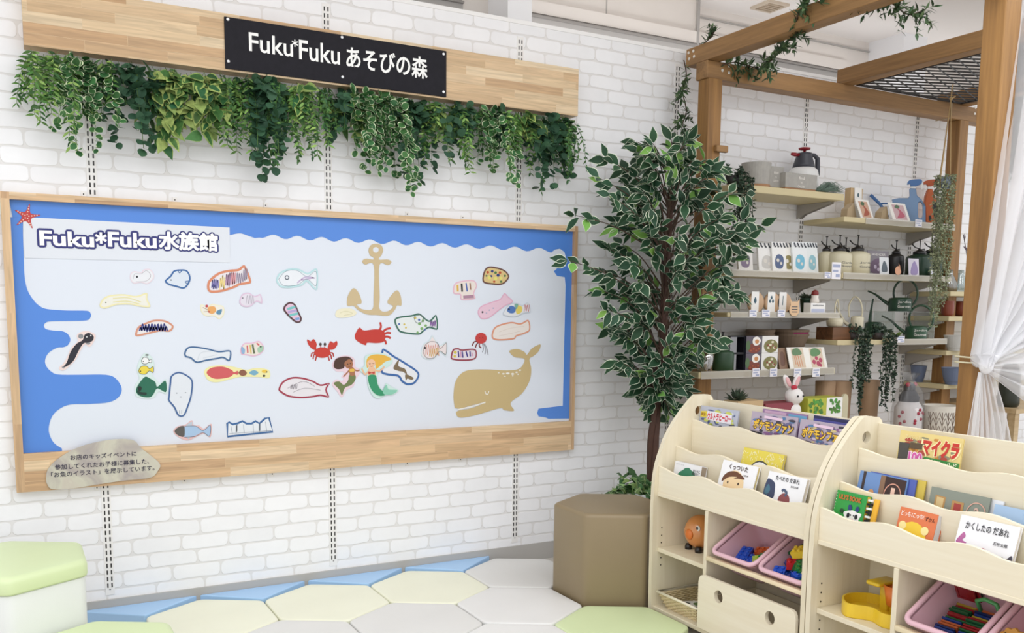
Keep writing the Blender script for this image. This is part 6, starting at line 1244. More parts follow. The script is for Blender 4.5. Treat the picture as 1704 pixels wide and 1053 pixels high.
card('seed_card', 'seed card with red radishes, rightmost of the three beside the food boxes', 1342, 1374, 578, 614, -.25, Z, 18, '#f0ede6', pic([('radish', 'dot', '#b3415f', [(.35, .3, .09), (.55, .22, .1), (.7, .38, .09), (.5, .48, .08), (.65, .14, .07)]), ('leaf', 'blob', '#5e8a5a', [[(.25, .6), (.3, .9), (.6, .95), (.78, .75), (.55, .58)]])]), 'card', 'seed cards leaning on the food box shelf', .004)
for lab, u0 in (('under the left food boxes', 1252), ('under the right food boxes', 1281), ('under the carrot seed card', 1321), ('under the radish seed card', 1352)): tag_('price tag '+lab, u0, u0+12, 613, 627, -.297)
for lab, u0, u1, mg in (('left', 1247, 1283, False), ('right, with a magenta label', 1292, 1337, True)):
    y = -.1; a, c_ = ext(u0, u1, 555, y); rad = (c_-a)/2; x = (a+c_)/2; zt = hz(x and (u0+u1)/2, 548, y); h = .1
    for k, zb in enumerate((zt-h-.022, zt-h)):
        t = thing('plant_pot', 'brown fibre pot behind the food boxes, %s, %s of its stack' % (lab, ('lower', 'upper')[k]), 'pot', (x, y, zb), 'brown fibre pots stacked behind')
        b = MB(); b.lathe([(rad*.68, 0), (rad*.96, h-.012), (rad, h-.012), (rad, h), (rad*.93, h), (rad*.64, .004)], (0, 0, 0), 28, caps=False); b.lathe([(.001, .003), (rad*.66, .003)], (0, 0, 0), 28, caps=False); part('pot', b, mat('fibre_brown', '#7d6a58', .7, var=.08), t, local=True)
        if mg and k:
            b = MB(); vs = []
            for zq, f_ in ((.004, .69), (h-.014, .962)): vs.append([(rad*f_*1.012*cos(an_), rad*f_*1.012*sin(an_), zq) for an_ in [R_(-125+12*j) for j in range(7)]])
            b.loft(vs, caps=False, closed=False); part('label', b, mat('label_magenta', '#9a2f63', .5), t, local=True)
    b = MB(); b.lathe([(rad*.7, 0), (rad*.7, zt-h-.023-Z)], (x, y, Z), 20); solo('plant_pot', b, MATS['fibre_brown'], 'brown fibre pot standing on the shelf under the %s stack' % lab.split(',')[0], 'pot', 'brown fibre pots stacked behind')
# watering cans
TURN = R_(50)
def facing(u, v, x, y, z):
    """point of a pixel on the upright plane through (x, y) that runs along the turned item; local to the item"""
    e = Vector((cos(TURN), -sin(TURN), 0)); n_ = Vector((sin(TURN), cos(TURN), 0)); d = ray(u, v); p = CAM+d*((Vector((x, y, 0))-CAM).dot(n_)/d.dot(n_)); return Vector(((p-Vector((x, y, 0))).dot(e), 0, p.z-z))
Z = 1.068
def can(label, uc, v_top, v_bot, ru, y, z, m_, ring=None, spout=None, loop=None, script=False):
    x = sx_(uc, v_bot, y); rad = (sx_(uc+ru, v_bot, y)-sx_(uc-ru, v_bot, y))/2; h = hz(uc, v_top, y)-hz(uc, v_bot, y)
    t = thing('watering_can', label, 'watering can', (x, y, z), 'long-spouted watering cans'); t.rotation_euler.z = -TURN
    L = lambda u, v: facing(u, v, x, y, z)
    rad = (L(uc+ru, v_bot).x-L(uc-ru, v_bot).x)/2
    b = MB(); b.lathe([(rad*.97, 0), (rad, .004), (rad, h*.82), (rad*.92, h*.95), (rad*.6, h), (rad*.3, h)], (0, 0, 0), 28); part('body', b, m_, t, True, local=True)
    if ring: b = MB(); cu, cv = ring[0]; b.tube([L(cu+ring[1]*cos(a), cv-ring[2]*sin(a)) for a in [R_(-100+k*10) for k in range(33)]], .006, 8, caps=True); part('handle', b, m_, t, True, local=True)
    if loop: b = MB(); b.tube(crom([L(*p) for p in loop], 6, False), .0045, 8); part('handle', b, m_, t, True, local=True)
    if spout: b = MB(); pts = crom([L(*p) for p in spout], 6, False); b.tube(pts, [.012-.007*min(i/(len(pts)-1)*1.3, 1) for i in range(len(pts))], 10); part('spout', b, m_, t, True, local=True)
    if script:
        b = MB(); ww = rad*1.1
        for bd, zz_ in (('Jardin', .55), ('Gourmet', .25)): text_mb(bd, ww, h*.2, 0, Matrix.Translation((-ww*.2, 0, h*zz_)) @ WALLF, b, thick=0)
        for p in b.v: p.y = -math.sqrt(max(rad*rad-p.x*p.x, 1e-6))-.0006
        part('lettering', b, M_ltext, t, local=True)
M_wg = mat('can_green', '#21402e', .35); M_wc = mat('can_cream', '#d3cbb2', .4)
y1 = -.2; zs_ = hz(1497, 518, y1)
t = thing('acrylic_stand', 'clear acrylic stand under the upper dark green watering can', 'display stand', (sx_(1500, 560, y1), y1, Z))
a, c_ = ext(1470, 1538, 540, y1); x = t.location.x
b = MB(); b.box(a-x, c_-x, -.07, .07, zs_-Z-.005, zs_-Z); b.box(a-x, a-x+.004, -.07, .07, 0, zs_-Z-.005); b.box(c_-x-.004, c_-x, -.07, .07, 0, zs_-Z-.005); part('acrylic', b, glass_mat('clear_acrylic', '#eef2f0', .05, .9), t, local=True)
can('dark green watering can with big ring handle, on the clear acrylic stand', 1497, 495, 518, 20, y1, zs_+.0005, M_wg, ((1507, 488), 20, 23), [(1482, 508), (1470, 500), (1457, 490), (1444, 484)], script=True)
can('dark green watering can with big ring handle, at the shelf front beside the post', 1524, 538, 560, 19, -.235, Z, mat('can_green2', '#2b4f38', .35), ((1533, 530), 20, 22), [(1508, 555), (1495, 545), (1482, 533), (1467, 525)], script=True)
b = MB(); a, c_ = ext(1374, 1416, 555, -.2); zc = hz(1395, 544, -.2); b.box(a, c_, -.25, -.13, Z, zc)
o = solo('wooden_box', b, wood('walnut', '#4f3320', '#7a5234', 'x', .5), 'dark wooden box carrying the cream watering can', 'box'); bev(o, .002, 1)
can('cream watering can with arched handle and thin spout, on the dark wooden box', 1426, 523, 541, 11, -.2, zc+.0, M_wc, None, [(1412, 540), (1405, 535), (1398, 522), (1391, 510)], [(1413, 528), (1413, 508), (1422, 494), (1431, 500), (1435, 515), (1434, 528)])
b = MB(); x = sx_(1389, 540, -.2); b.lathe([(.03, 0), (.042, .006), (.045, .03), (.04, .048), (.034, .05)], (x, -.2, zc), 24); o = solo('watering_can', b, M_wc, 'small cream pot-shaped can at the left of the arched cream watering can', 'watering can', None, True)
b = MB(); b.tube(crom([(x+.0, -.2, zc+.048), (x-.004, -.2, zc+.11), (x+.012, -.2, zc+.15), (x+.024, -.2, zc+.11), (x+.026, -.2, zc+.048)], 6, False), .004, 8); part('handle', b, M_wc, o, True)
can('small dark green watering can behind the trailing plants, spout pointing up', 1453, 524, 552, 15, -.12, Z, M_wg, None, [(1447, 540), (1449, 520), (1453, 497)], None)
t = thing('potted_succulent', 'small yellow green succulent at the shelf edge below the acrylic stand', 'potted plant', (sx_(1492, 562, -.27), -.262, Z)); b = MB(); b.lathe([(.02, 0), (.026, .016), (.02, .018)], (0, 0, 0), 14); part('pot', b, M_conc, t, True, local=True)
b = MB(); leafy(b, (0, 0, .016), 40, .036, .012, random.Random(4), (.1, 1.2)); part('leaves', b, mat('succulent_lime', '#6f8a3a', .6, island=.3), t, local=True)
tag_('price tag beside the small yellow green succulent', 1493, 1505, 559, 570, -.295)
# narrow shelves behind the big post
M_cl = glass_mat('clear_glass', '#e8eeee', .04, .8)
for k, (u, v, rad) in enumerate(((1575, 470, .05), (1594, 470, .045))):
    y = -.2; x = sx_(u, v, y)+.02; x = max(x, XC+.07+.11*k); b = MB(); b.lathe([(rad*.8, 0), (rad, .008), (rad*.95, .05), (rad*.45, .1), (rad*.42, .13), (rad*.4, .13), (rad*.42, .1), (rad*.9, .05), (rad*.9, .012)], (x, y, 1.345), 24)
    solo('glass_bottle', b, M_cl, 'clear glass bottle beside the big post, '+('left', 'right')[k]+' one', 'bottle', 'clear glass bottles', True)
M_ter = mat('brown_red_glaze', '#7f3b27', .35, var=.1)
for k, x in enumerate((4.842, 5.04, 5.15)):
    b = MB(); b.lathe([(.024, 0), (.034, .015), (.0355, .05), (.033, .085), (.035, .09), (.03, .088), (.032, .05), (.024, .01)] if k == 0 else [(.03, 0), (.05, .015), (.053, .05), (.046, .085), (.05, .09), (.04, .088), (.045, .05), (.03, .01)], (x, -.25 if k == 0 else -.2, 1.2), 28); solo('plant_pot', b, M_ter, 'round brown red glazed pot on the narrow shelf behind the post, '+('left', 'middle', 'right')[k], 'pot', 'brown red glazed pots', True)
def bowl(label, x, z, rad, h, col, grp):
    y = -.08 if x < 4.85 else -.29
    prof = [(rad*.6, 0), (rad*.62, .006)]
    for i in range(7): f_ = i/7; prof += [(rad*(.64+.36*f_**.7), .008+(h-.01)*f_), (rad*(.66+.36*f_**.7), .008+(h-.01)*(f_+.07))]
    prof += [(rad*1.02, h), (rad*.95, h), (rad*.6, .012)]
    b = MB(); b.lathe(prof, (x, y, z), 30); solo('ribbed_bowl', b, mat('bowl_'+col.strip('#'), col, .45, var=.06), label, 'pot', grp, False)
for k, x in enumerate((4.842, 4.876)): bowl('pale ribbed pot on the narrow shelf, '+('left', 'right')[k]+' one beside the post', x, 1.0, (.047, .066)[k], .09, '#c3c2be', 'pale ribbed pots')
for k, x in enumerate((4.842, 4.876)): bowl('grey blue ribbed pot on the lowest narrow shelf, '+('left', 'right')[k]+' one beside the post', x, .80, (.047, .066)[k], .1, '#67748f', 'grey blue ribbed pots')
# things on the display table
Z = .5
def tb(u0, u1, vt, y, zmin=Z): a, c_ = ext(u0, u1, vt+10, y); return a, c_, hz((u0+u1)/2, vt, y)
a, c_, zt = tb(1216, 1258, 662, -.42); b = MB(); b.box(a, c_, -.47, -.37, Z, zt-.01); b2 = solo('kraft_box', b, mat('kraft_box', '#c3a77f', .7), 'kraft box under the dark succulent, behind the near shelf', 'box')
t = thing('succulent', 'dark green succulent on the kraft box behind the bookshelf', 'artificial plant', (sx_(1226, 660, -.42), -.42, zt-.01)); b = MB(); leafy(b, (0, 0, 0), 70, .06, .014, random.Random(6), (.1, 1.3)); part('leaves', b, mat('succulent_dark', '#3c4a3a', .6, island=.3), t, local=True)
a, c_, zt = tb(1262, 1318, 665, -.42); b = MB(); b.box(a, c_, -.47, -.36, Z, zt-.012); o = solo('gift_box', b, mat('box_red', '#8a3a45', .5), 'dark red gift box with white lower half under the rabbit ornament', 'box')
bx = sx_(1318, 660, -.44); zr = max(Z+.03, hz(1318, 672, -.44))
t = thing('rabbit_ornament', 'white rabbit ornament with pink ears and a red bow', 'ornament', (bx, -.44, zr-.07)); t.scale = (1.3, 1.3, 1.3)
M_rw = mat('rabbit_white', '#ece8e6', .8)
b = MB(); b.ball((0, 0, .03), .036, sc=(1, 1, 1.0)); part('body', b, M_rw, t, True, local=True)
b = MB(); b.ball((0, -.01, .085), .035, sc=(1.05, 1, .95)); part('head', b, M_rw, t, True, local=True)
for s_ in (-1, 1):
    b = MB(); b.ball((0, 0, 0), .03, sc=(.5, .3, 1.1), M=Matrix.Translation((s_*.024-.006, 0, .14)) @ Matrix.Rotation(s_*.5-.1, 4, 'Y')); e_ = part('ear', b, M_rw, t, True, local=True)
    b = MB(); b.ball((0, 0, 0), .022, sc=(.45, .15, 1.05), M=Matrix.Translation((s_*.024-.006, -.008, .14)) @ Matrix.Rotation(s_*.5-.1, 4, 'Y')); part('inner_ear', b, mat('ear_pink', '#e3b0b2', .8), e_, True, local=True)
    b = MB(); b.ball((s_*.014, -.044, .088), .004); part('eye', b, M_blk2, t, True, local=True)
b = MB(); b.ball((-.012, -.02, .12), .012, sc=(1.3, .6, .8)); part('bow', b, mat('bow_red', '#b5243a', .6), t, True, local=True)
a, c_, zt = tb(1337, 1394, 661, -.43); am = sx_(1368, 670, -.43)
t = thing('plant_kit_box', 'yellow green box with leafy pictures beside the rabbit ornament', 'box', ((a+c_)/2, -.4, Z))
x = t.location.x; b = MB(); b.box(a-x, c_-x, -.06, .04, 0, zt-Z); part('carton', b, mat('carton_lime', '#b5b83f', .5), t, local=True)
M_ = Matrix.Translation((0, -.0604, 0)) @ WALLF; h = zt-Z
b = MB(); b.poly([(am-x, 0), (c_-x, 0), (c_-x, h), (am-x, h)], .0003, M_); part('label', b, mat('label_white', '#efeeec', .5), t, local=True)
for nm, x0, x1, z1 in (('leaf_picture', a-x+.003, am-x-.003, .75), ('leaf_picture', am-x+.008, c_-x-.008, .6)):
    b = MB(); r = random.Random(int(x1*1000)); [b.poly(circ(r.uniform(x0+.01, x1-.01), h-r.uniform(.012, .075), .011, .008, 8, r.uniform(0, 3)), .0003+.00005*k, M_ @ Matrix.Translation((0, 0, .0004))) for k in range(26)]; part(nm, b, mat('print_leaf', '#4f8a35', .5, island=.35), t, local=True)
b = MB(); x = sx_(1403, 680, -.42); zt = hz(1403, 655, -.42); b.poly([(-.022, Z), (.022, Z), (.022, zt-.03)]+[(.022*cos(a_), zt-.03+.03*sin(a_)) for a_ in [R_(20*k) for k in range(1, 9)]]+[(-.022, zt-.03)], .012, Matrix.Translation((x, -.42, 0)) @ WALLF)
solo('wooden_picket', b, mat('picket_pale', '#c9c2a5', .6), 'pale wooden picket with round top beside the yellow green box', 'ornament')
M_kp = mat('kraft_paper', '#a5876a', .75, var=.1, bump=.3, bscale=30)
for k, (u0, u1, vt, yy) in enumerate(((1362, 1385, 634, -.2), (1388, 1412, 634, -.22), (1436, 1458, 632, -.22))):
    a, c_, zt = tb(u0, u1, vt, yy); x = (a+c_)/2; w = (c_-a)/2
    b = MB(); b.loft([[(x+w*f_*cos(q)*(1+.05*sin(5*q+z_)), yy+.05*f_*sin(q), Z+(zt-Z)*z_) for q in [2*pi*j/20 for j in range(20)]] for z_, f_ in ((0, .8), (.3, .95), (.7, 1), (1, 1.05))], caps=True); solo('paper_bag', b, M_kp, 'brown paper-wrapped bundle on the table, '+('leftmost, behind the yellow green box', 'left of the trailing plants', 'between the two trailing plants')[k], 'paper bag', 'brown paper bundles', True)
x = sx_(1511, 690, -.45); zt = hz(1511, 627, -.45)
t = thing('doll', 'white and dark doll with red ribbons wrapped in clear film', 'doll', (x, -.45, Z)); H = zt-Z
b = MB(); b.lathe([(.06, 0), (.072, .03), (.072, H*.55), (.05, H*.64)], (0, 0, 0), 24); part('skirt', b, mat('doll_white', '#e6e0e0', .8), t, True, local=True)
b = MB(); r = random.Random(9); [b.ball((.072*cos(q), .072*sin(q), r.uniform(H*.3, H*.55)), .009, n=8, m_=5) for q in [R_(r.uniform(180, 360)) for _ in range(14)]]; part('flower', b, mat('doll_red', '#a83a4a', .7), t, True, local=True)
b = MB(); b.lathe([(.05, H*.635), (.054, H*.7), (.032, H*.8)], (0, 0, 0), 24); part('body', b, mat('doll_dark', '#3c3a40', .8), t, True, local=True)
b = MB(); b.ball((0, 0, H*.84), .03); part('head', b, mat('doll_dark', '#3c3a40', .8), t, True, local=True)
for s_ in (-1, 1): b = MB(); b.ball((s_*.028, -.01, H*.89), .014, sc=(1.2, .6, .9)); part('ribbon', b, MATS['doll_red'], t, True, local=True)
b = MB(); rg = []
for z_, f_ in ((.002, .095), (H*.5, .095), (H*.78, .08), (H*.93, .035), (H*.96, .024), (H*1.06, .06)): rg.append([(f_*cos(q)*(1+.08*sin(7*q+20*z_)), f_*.8*sin(q)*(1+.08*cos(5*q)), z_) for q in [2*pi*j/36 for j in range(36)]])
b.loft(rg, caps=False); part('film_wrap', b, glass_mat('clear_film', '#f2f2f2', .35, .9), t, True, local=True)
x = sx_(1564, 690, -.5); a, c_ = ext(1541, 1587, 680, -.5); rad = (c_-a)/2*.8; H = hz(1564, 674, -.5)-Z
t = thing('plant_pot', 'cream planter with brown branch pattern on the table beside the big post', 'pot', (x, -.5, Z)); b = MB(); b.lathe([(rad*.78, 0), (rad*.82, .004), (rad, H), (rad*.93, H), (rad*.8, .01)], (0, 0, 0), 32); part('pot', b, mat('planter_cream', '#d6cfc2', .6), t, True, local=True)
b = MB(); r = random.Random(12)
for k in range(9):
    a0_ = R_(185+k*20)
    def pp(da, zf): f_ = .82+.18*zf; aa = a0_+da; return (rad*f_*1.008*cos(aa), rad*f_*1.008*sin(aa), H*zf)
    b.tube([pp(0, .05), pp(.03, .4), pp(-.02, .85)], .0016, 5)
    for s_ in (-1, 1):
        for zf in (.3, .5, .65): b.tube([pp(.01, zf), pp(s_*.1, zf+.12), pp(s_*.16, zf+.2)], .0012, 5)
part('branch_print', b, mat('branch_brown', '#6b5648', .6), t, local=True)
Z = .68
# far right, seen past the curtain
b = MB(); x = sx_(1676, 690, -.5); b.lathe([(.05, 0), (.06, .02), (.055, .2), (.035, .25), (.03, .25), (.04, .2)], (x, -.5, Z), 24); solo('vase', b, mat('vase_dark', '#2f352e', .3), 'dark green vase behind the tail of the curtain', 'vase', None, True)
# ------------------------------------------------------------------ artificial plants
def leaf(mb, p, d, up, L, W, shape, rim=.0, mi=0, mr=1, fold=.18, droop=.25):
    """one leaf blade: base p, direction d; shape = half widths along the length; a paler rim is its own strip"""
    d = d.normalized(); s_ = d.cross(up)
    if s_.length < 1e-3: s_ = d.cross(Vector((1, .3, 0)))
    s_.normalize(); n_ = s_.cross(d); K_ = len(shape); vs = []; fs = []; ms = []
    cols = 5 if rim else 3
    for i, wv in enumerate(shape):
        t = i/(K_-1); c = p + d*(L*t) - n_*(droop*L*t*t*.5); hw = max(wv*W*.5, .0003)
        us = (-1, -(1-rim), 0, 1-rim, 1) if rim else (-1, 0, 1)
        for u in us: vs.append(c + s_*(u*hw) + n_*(abs(u)*hw*fold))
    for i in range(K_-1):
        for j in range(cols-1):
            a = i*cols+j; fs.append((a, a+1, a+1+cols, a+cols)); ms.append(mr if rim and j in (0, cols-2) else mi)
    if rim:
        for j in range(cols-1): ms[(K_-2)*(cols-1)+j] = mr if rim > .25 else ms[(K_-2)*(cols-1)+j]
    o = len(mb.v); mb.v += vs; mb.f += [tuple(k+o for k in f) for f in fs]; mb.m += ms
S_OV = [.06, .62, .95, .98, .72, .36, .03]; S_HEART = [.3, .95, 1.0, .88, .62, .32, .03]; S_RND = [.25, .82, 1, .98, .75, .2]; S_NAR = [.1, .8, 1, .6, .05]
def lm(name, col, rough=.45, isl=.28, var=.0): return mat(name, col, max(rough, .5), island=isl, var=var, vscale=60, spec=.22)
G_fic, G_ficr, G_ficy = lm('ficus_green', '#2b4a33', .35), lm('ficus_cream_rim', '#d3dcc4', .45, .1), lm('ficus_young_green', '#6f9c4a', .4, .2)
G_bark = mat('bark_brown', '#4a2f24', .7, var=.2, vscale=30); G_twig = mat('twig_brown', '#4d3b2e', .7)
r = random.Random(31)
def rv(s=1): return Vector((r.uniform(-1, 1), r.uniform(-1, 1), r.uniform(-1, 1)))*s

# big variegated ficus beside the pergola
TX, TY = 2.69, -.33
t = thing('ficus_tree', 'tall artificial ficus tree with cream-edged leaves between board and pergola', 'tree', (TX, TY, .36), None)
trunk = [(TX-.035, TY, .40), (TX-.045, TY, .62), (TX-.03, TY+.005, .8), (TX-.01, TY, 1.0), (TX+.0, TY, 1.3), (TX+.012, TY+.005, 1.6), (TX+.02, TY, 1.9)]
b = MB()
for k in range(3):                                                        # three twisted stems
    pts = []
    for i in range(41):
        f_ = i/40*(len(trunk)-1); j = min(int(f_), len(trunk)-2); q = Vector(trunk[j]).lerp(Vector(trunk[j+1]), f_-j); a = 2*pi*k/3+i*.16; rr_ = .014*(1-.5*i/40)
        pts.append(q+Vector((cos(a)*rr_, sin(a)*rr_, 0)))
    b.tube(pts, [.0165*(1-.72*i/40)+.002 for i in range(41)], 8)
part('trunk', b, G_bark, t, True)
prof = [(.72, .05, .06), (.76, .09, .12), (.84, .13, .15), (.93, .2, .2), (1.03, .26, .24), (1.13, .3, .3), (1.25, .33, .4), (1.37, .38, .46), (1.48, .39, .47), (1.58, .34, .44), (1.68, .32, .42), (1.78, .31, .37), (1.87, .3, .27), (1.95, .22, .2), (2.02, .12, .12)]
def half(z):
    for (z0, a0, b0), (z1, a1, b1) in zip(prof, prof[1:]):
        if z0 <= z <= z1: f_ = (z-z0)/(z1-z0); return a0+(a1-a0)*f_, b0+(b1-b0)*f_
    return .08, .08
tw = MB(); lf_ = MB()
sprigs = []
for k in range(150):
    z = .73+1.27*((k+.5)/150)**.95; wl, wr = half(z); a = k*2.39996+r.uniform(-.3, .3); f_ = math.sqrt(r.uniform(.05, 1))*(.97)
    x = TX+(wr if cos(a) > 0 else wl)*cos(a)*f_; y = TY+min(.27 if sin(a) > 0 else .36, (wl+wr)*.45)*sin(a)*f_
    sprigs.append((Vector((x, y, z+r.uniform(-.03, .03))), a))
for (x, z) in ((2.12, 1.43), (2.14, 1.62), (3.19, 1.53), (3.2, 1.63), (3.12, 1.78), (2.29, 1.79), (2.34, 1.88), (2.3, 1.71), (2.31, 1.22), (2.42, .99)): sprigs.append((Vector((x, TY-.05+r.uniform(-.08, .05), z)), 0 if x > TX else pi))
for tip, a in sprigs:
    f_ = max(min((tip.z-.1-.80)/1.1, 1), 0); zb = max(.8, tip.z-.16-r.uniform(0, .1)); j = 0
    base = Vector((TX, TY, zb))
    for q0, q1 in zip(trunk, trunk[1:]):
        if q0[2] <= zb <= q1[2]: base = Vector(q0).lerp(Vector(q1), (zb-q0[2])/(q1[2]-q0[2]))
    mid = base.lerp(tip, .55)+Vector((0, 0, .035)); line = crom([tuple(base), tuple(mid), tuple(tip)], 6, False)
    tw.tube(line, [.0042-.003*i/(len(line)-1) for i in range(len(line))], 5)
    out = (tip-base); out.z *= .3; out = out.normalized() if out.length > .02 else Vector((cos(a), sin(a), 0))
    for i in range(10):
        q = Vector(line[max(len(line)-1-int(i*.75), 2)]); dd = (out*.75+rv(.75)+Vector((0, 0, -.25+.25*(i == 0)))).normalized(); L = r.uniform(.058, .088)
        if q.y+dd.y*L > -.012: dd.y = -abs(dd.y)
        yg = r.random() < .1
        leaf(lf_, q+dd*.008, dd, Vector((-.25, -1, .55))+rv(.75), L, L*r.uniform(.5, .6), S_OV, .15, 2 if yg else 0, 1, r.uniform(.05, .25), r.uniform(.1, .5))
part('branches', tw, G_twig, t, True); o = part('foliage', lf_, [G_fic, G_ficr, G_ficy], t, False)
# white planter with ivy at its foot
pc_ = (TX-.04, TY-.02)
t = thing('planter', 'white round planter behind the brown stool', 'planter', (pc_[0], pc_[1], 0))
b = MB(); b.lathe([(.1, 0), (.11, .004), (.165, .36), (.175, .375), (.168, .378), (.155, .36), (.15, .33)], (0, 0, 0), 40, caps=False); b.lathe([(.001, .001), (.1, .001)], (0, 0, 0), 40, caps=False); part('pot', b, mat('planter_white', '#e9e9ea', .4), t, True, local=True)
b = MB(); b.lathe([(.001, .338), (.08, .34), (.15, .332)], (0, 0, 0), 30, caps=False); part('soil', b, mat('soil_dark', '#3a3029', .9, bump=.4), t, True, local=True)
def vine_strand(st, lv, p0, d0, L, n, lf, grav=.6, wob=.25, rad=.0012, ymax=-.008):
    """hanging strand: stem tube and leaves handed to lf(lv, point, direction)"""
    pts = [Vector(p0)]; d = Vector(d0).normalized(); st_ = L/n
    for i in range(n):
        d = (d+Vector((0, 0, -grav))*(1.0/n*3)+rv(wob)*.35).normalized(); q = pts[-1]+d*st_
        if q.y > ymax: q.y = ymax-.004; d.y = -abs(d.y)*.3
        pts.append(q)
    st.tube([tuple(p) for p in pts], rad, 4)
    for i in range(1, n+1): lf(lv, pts[i], (pts[i]-pts[i-1]).normalized(), i/n)
    return pts
t = thing('ivy_plant', 'leafy green ivy filling the white planter behind the brown stool', 'plant', (pc_[0], pc_[1], .34))
sv, lv = MB(), MB()
def f_ivy(mb, p, d, f_):
    for s_ in (-1, 1):
        dd = (d*.4+rv(.8)+Vector((0, -.3, .2))).normalized(); L = r.uniform(.03, .055); leaf(mb, p, dd, Vector((0, -.4, 1))+rv(.3), L, L*.75, S_HEART, .16 if r.random() < .5 else 0, r.choice((0, 0, 2)), 1, .12, .4)
for k in range(46):
    a = r.uniform(0, 2*pi); q = Vector((pc_[0]+cos(a)*r.uniform(.02, .12), pc_[1]+sin(a)*r.uniform(.02, .1), .342)); d = Vector((cos(a)*.7-.15, sin(a)*.6, r.uniform(.6, 1.4)))
    vine_strand(sv, lv, q, d, r.uniform(.12, .24), 6, f_ivy, .55)
part('stems', sv, lm('stem_green', '#5c7a42', .6, .1), t); part('foliage', lv, [lm('ivy_green', '#45683f', .45), lm('ivy_pale_rim', '#c3d1a6', .5, .1), lm('ivy_light', '#7d9c5c', .45)], t)

# hanging greenery under the signboard: separate bunches of five kinds
def f_fern(mb, p, d, f_):
    sd = d.cross(Vector((0, 1, 0))); sd = sd.normalized() if sd.length > .05 else Vector((1, 0, 0))
    for s_ in (-1, 1):
        dd = (sd*s_*.8+d*.6+rv(.45)+Vector((0, -.35, 0))).normalized(); L = r.uniform(.02, .034); leaf(mb, p, dd, Vector((0, -1, .5))+rv(.5), L, L*.33, S_NAR, 0, r.choice((0, 0, 1, 2)), 1, .1, .4)
def f_disc(mb, p, d, f_):
    for s_ in (1, 2):
        dd = (rv(1)+d*.3+Vector((0, -.5, -.1))).normalized(); W = r.uniform(.028, .042)*(1-.3*f_); leaf(mb, p+dd*.006, dd, Vector((0, -1, .8))+rv(.6), W, W, S_RND, .2, 0, 1, .12, .1)
def f_euc(mb, p, d, f_):
    for s_ in (1, 2):
        dd = (rv(1)+d*.35+Vector((0, -.4, 0))).normalized(); W = r.uniform(.032, .05)*(1-.25*f_); leaf(mb, p+dd*.006, dd, Vector((0, -1, .9))+rv(.6), W, W*.95, S_RND, 0, 0, 0, .08, .15)
def f_poth(mb, p, d, f_):
    dd = (rv(.7)+d*.55+Vector((0, -.45, -.15))).normalized(); L = r.uniform(.045, .072); leaf(mb, p+dd*.01, dd, Vector((0, -1, .8))+rv(.6), L, L*.68, S_HEART, r.choice((.08, .16, .35, .5)), r.choice((0, 0, 0, 1, 2)), 1, .12, .45)
def f_smallfern(mb, p, d, f_):
    for s_ in range(3):
        dd = (rv(1)+d*.7+Vector((0, -.3, 0))).normalized(); L = r.uniform(.014, .026); leaf(mb, p, dd, Vector((0, -1, .5))+rv(.6), L, L*.42, S_NAR, 0, r.choice((0, 1)), 1, .1, .3)
G_kind = dict(fern=(f_fern, 15, 10, [lm('fern_green', '#527a3a', .5), lm('fern_light', '#83a659', .5), lm('fern_dark', '#34572d', .5)], 'light feathery fern'),
              disc=(f_disc, 11, 8, [lm('disc_green', '#3c6b3c', .45), lm('disc_rim', '#d3dfb9', .5, .1)], 'round leaves rimmed in cream'),
              euc=(f_euc, 9, 8, [lm('eucalyptus_green', '#35563f', .5)], 'dark round eucalyptus leaves'),
              poth=(f_poth, 11, 8, [lm('pothos_green', '#476f3b', .4, .28, .3), lm('pothos_cream', '#97ab62', .45, .2, .3), lm('pothos_dark', '#2f5c39', .4)], 'large cream-marbled heart leaves'),
              mix=(f_smallfern, 14, 12, [lm('sprig_green', '#567f45', .5), lm('sprig_dark', '#39603a', .5)], 'fine short leaflets'))
gx0 = onY(40, 75, -.07).x+.02; gx1 = onY(961, 191, -.07).x-.015; gz = onY(961.5, 191, -.07).z-.012
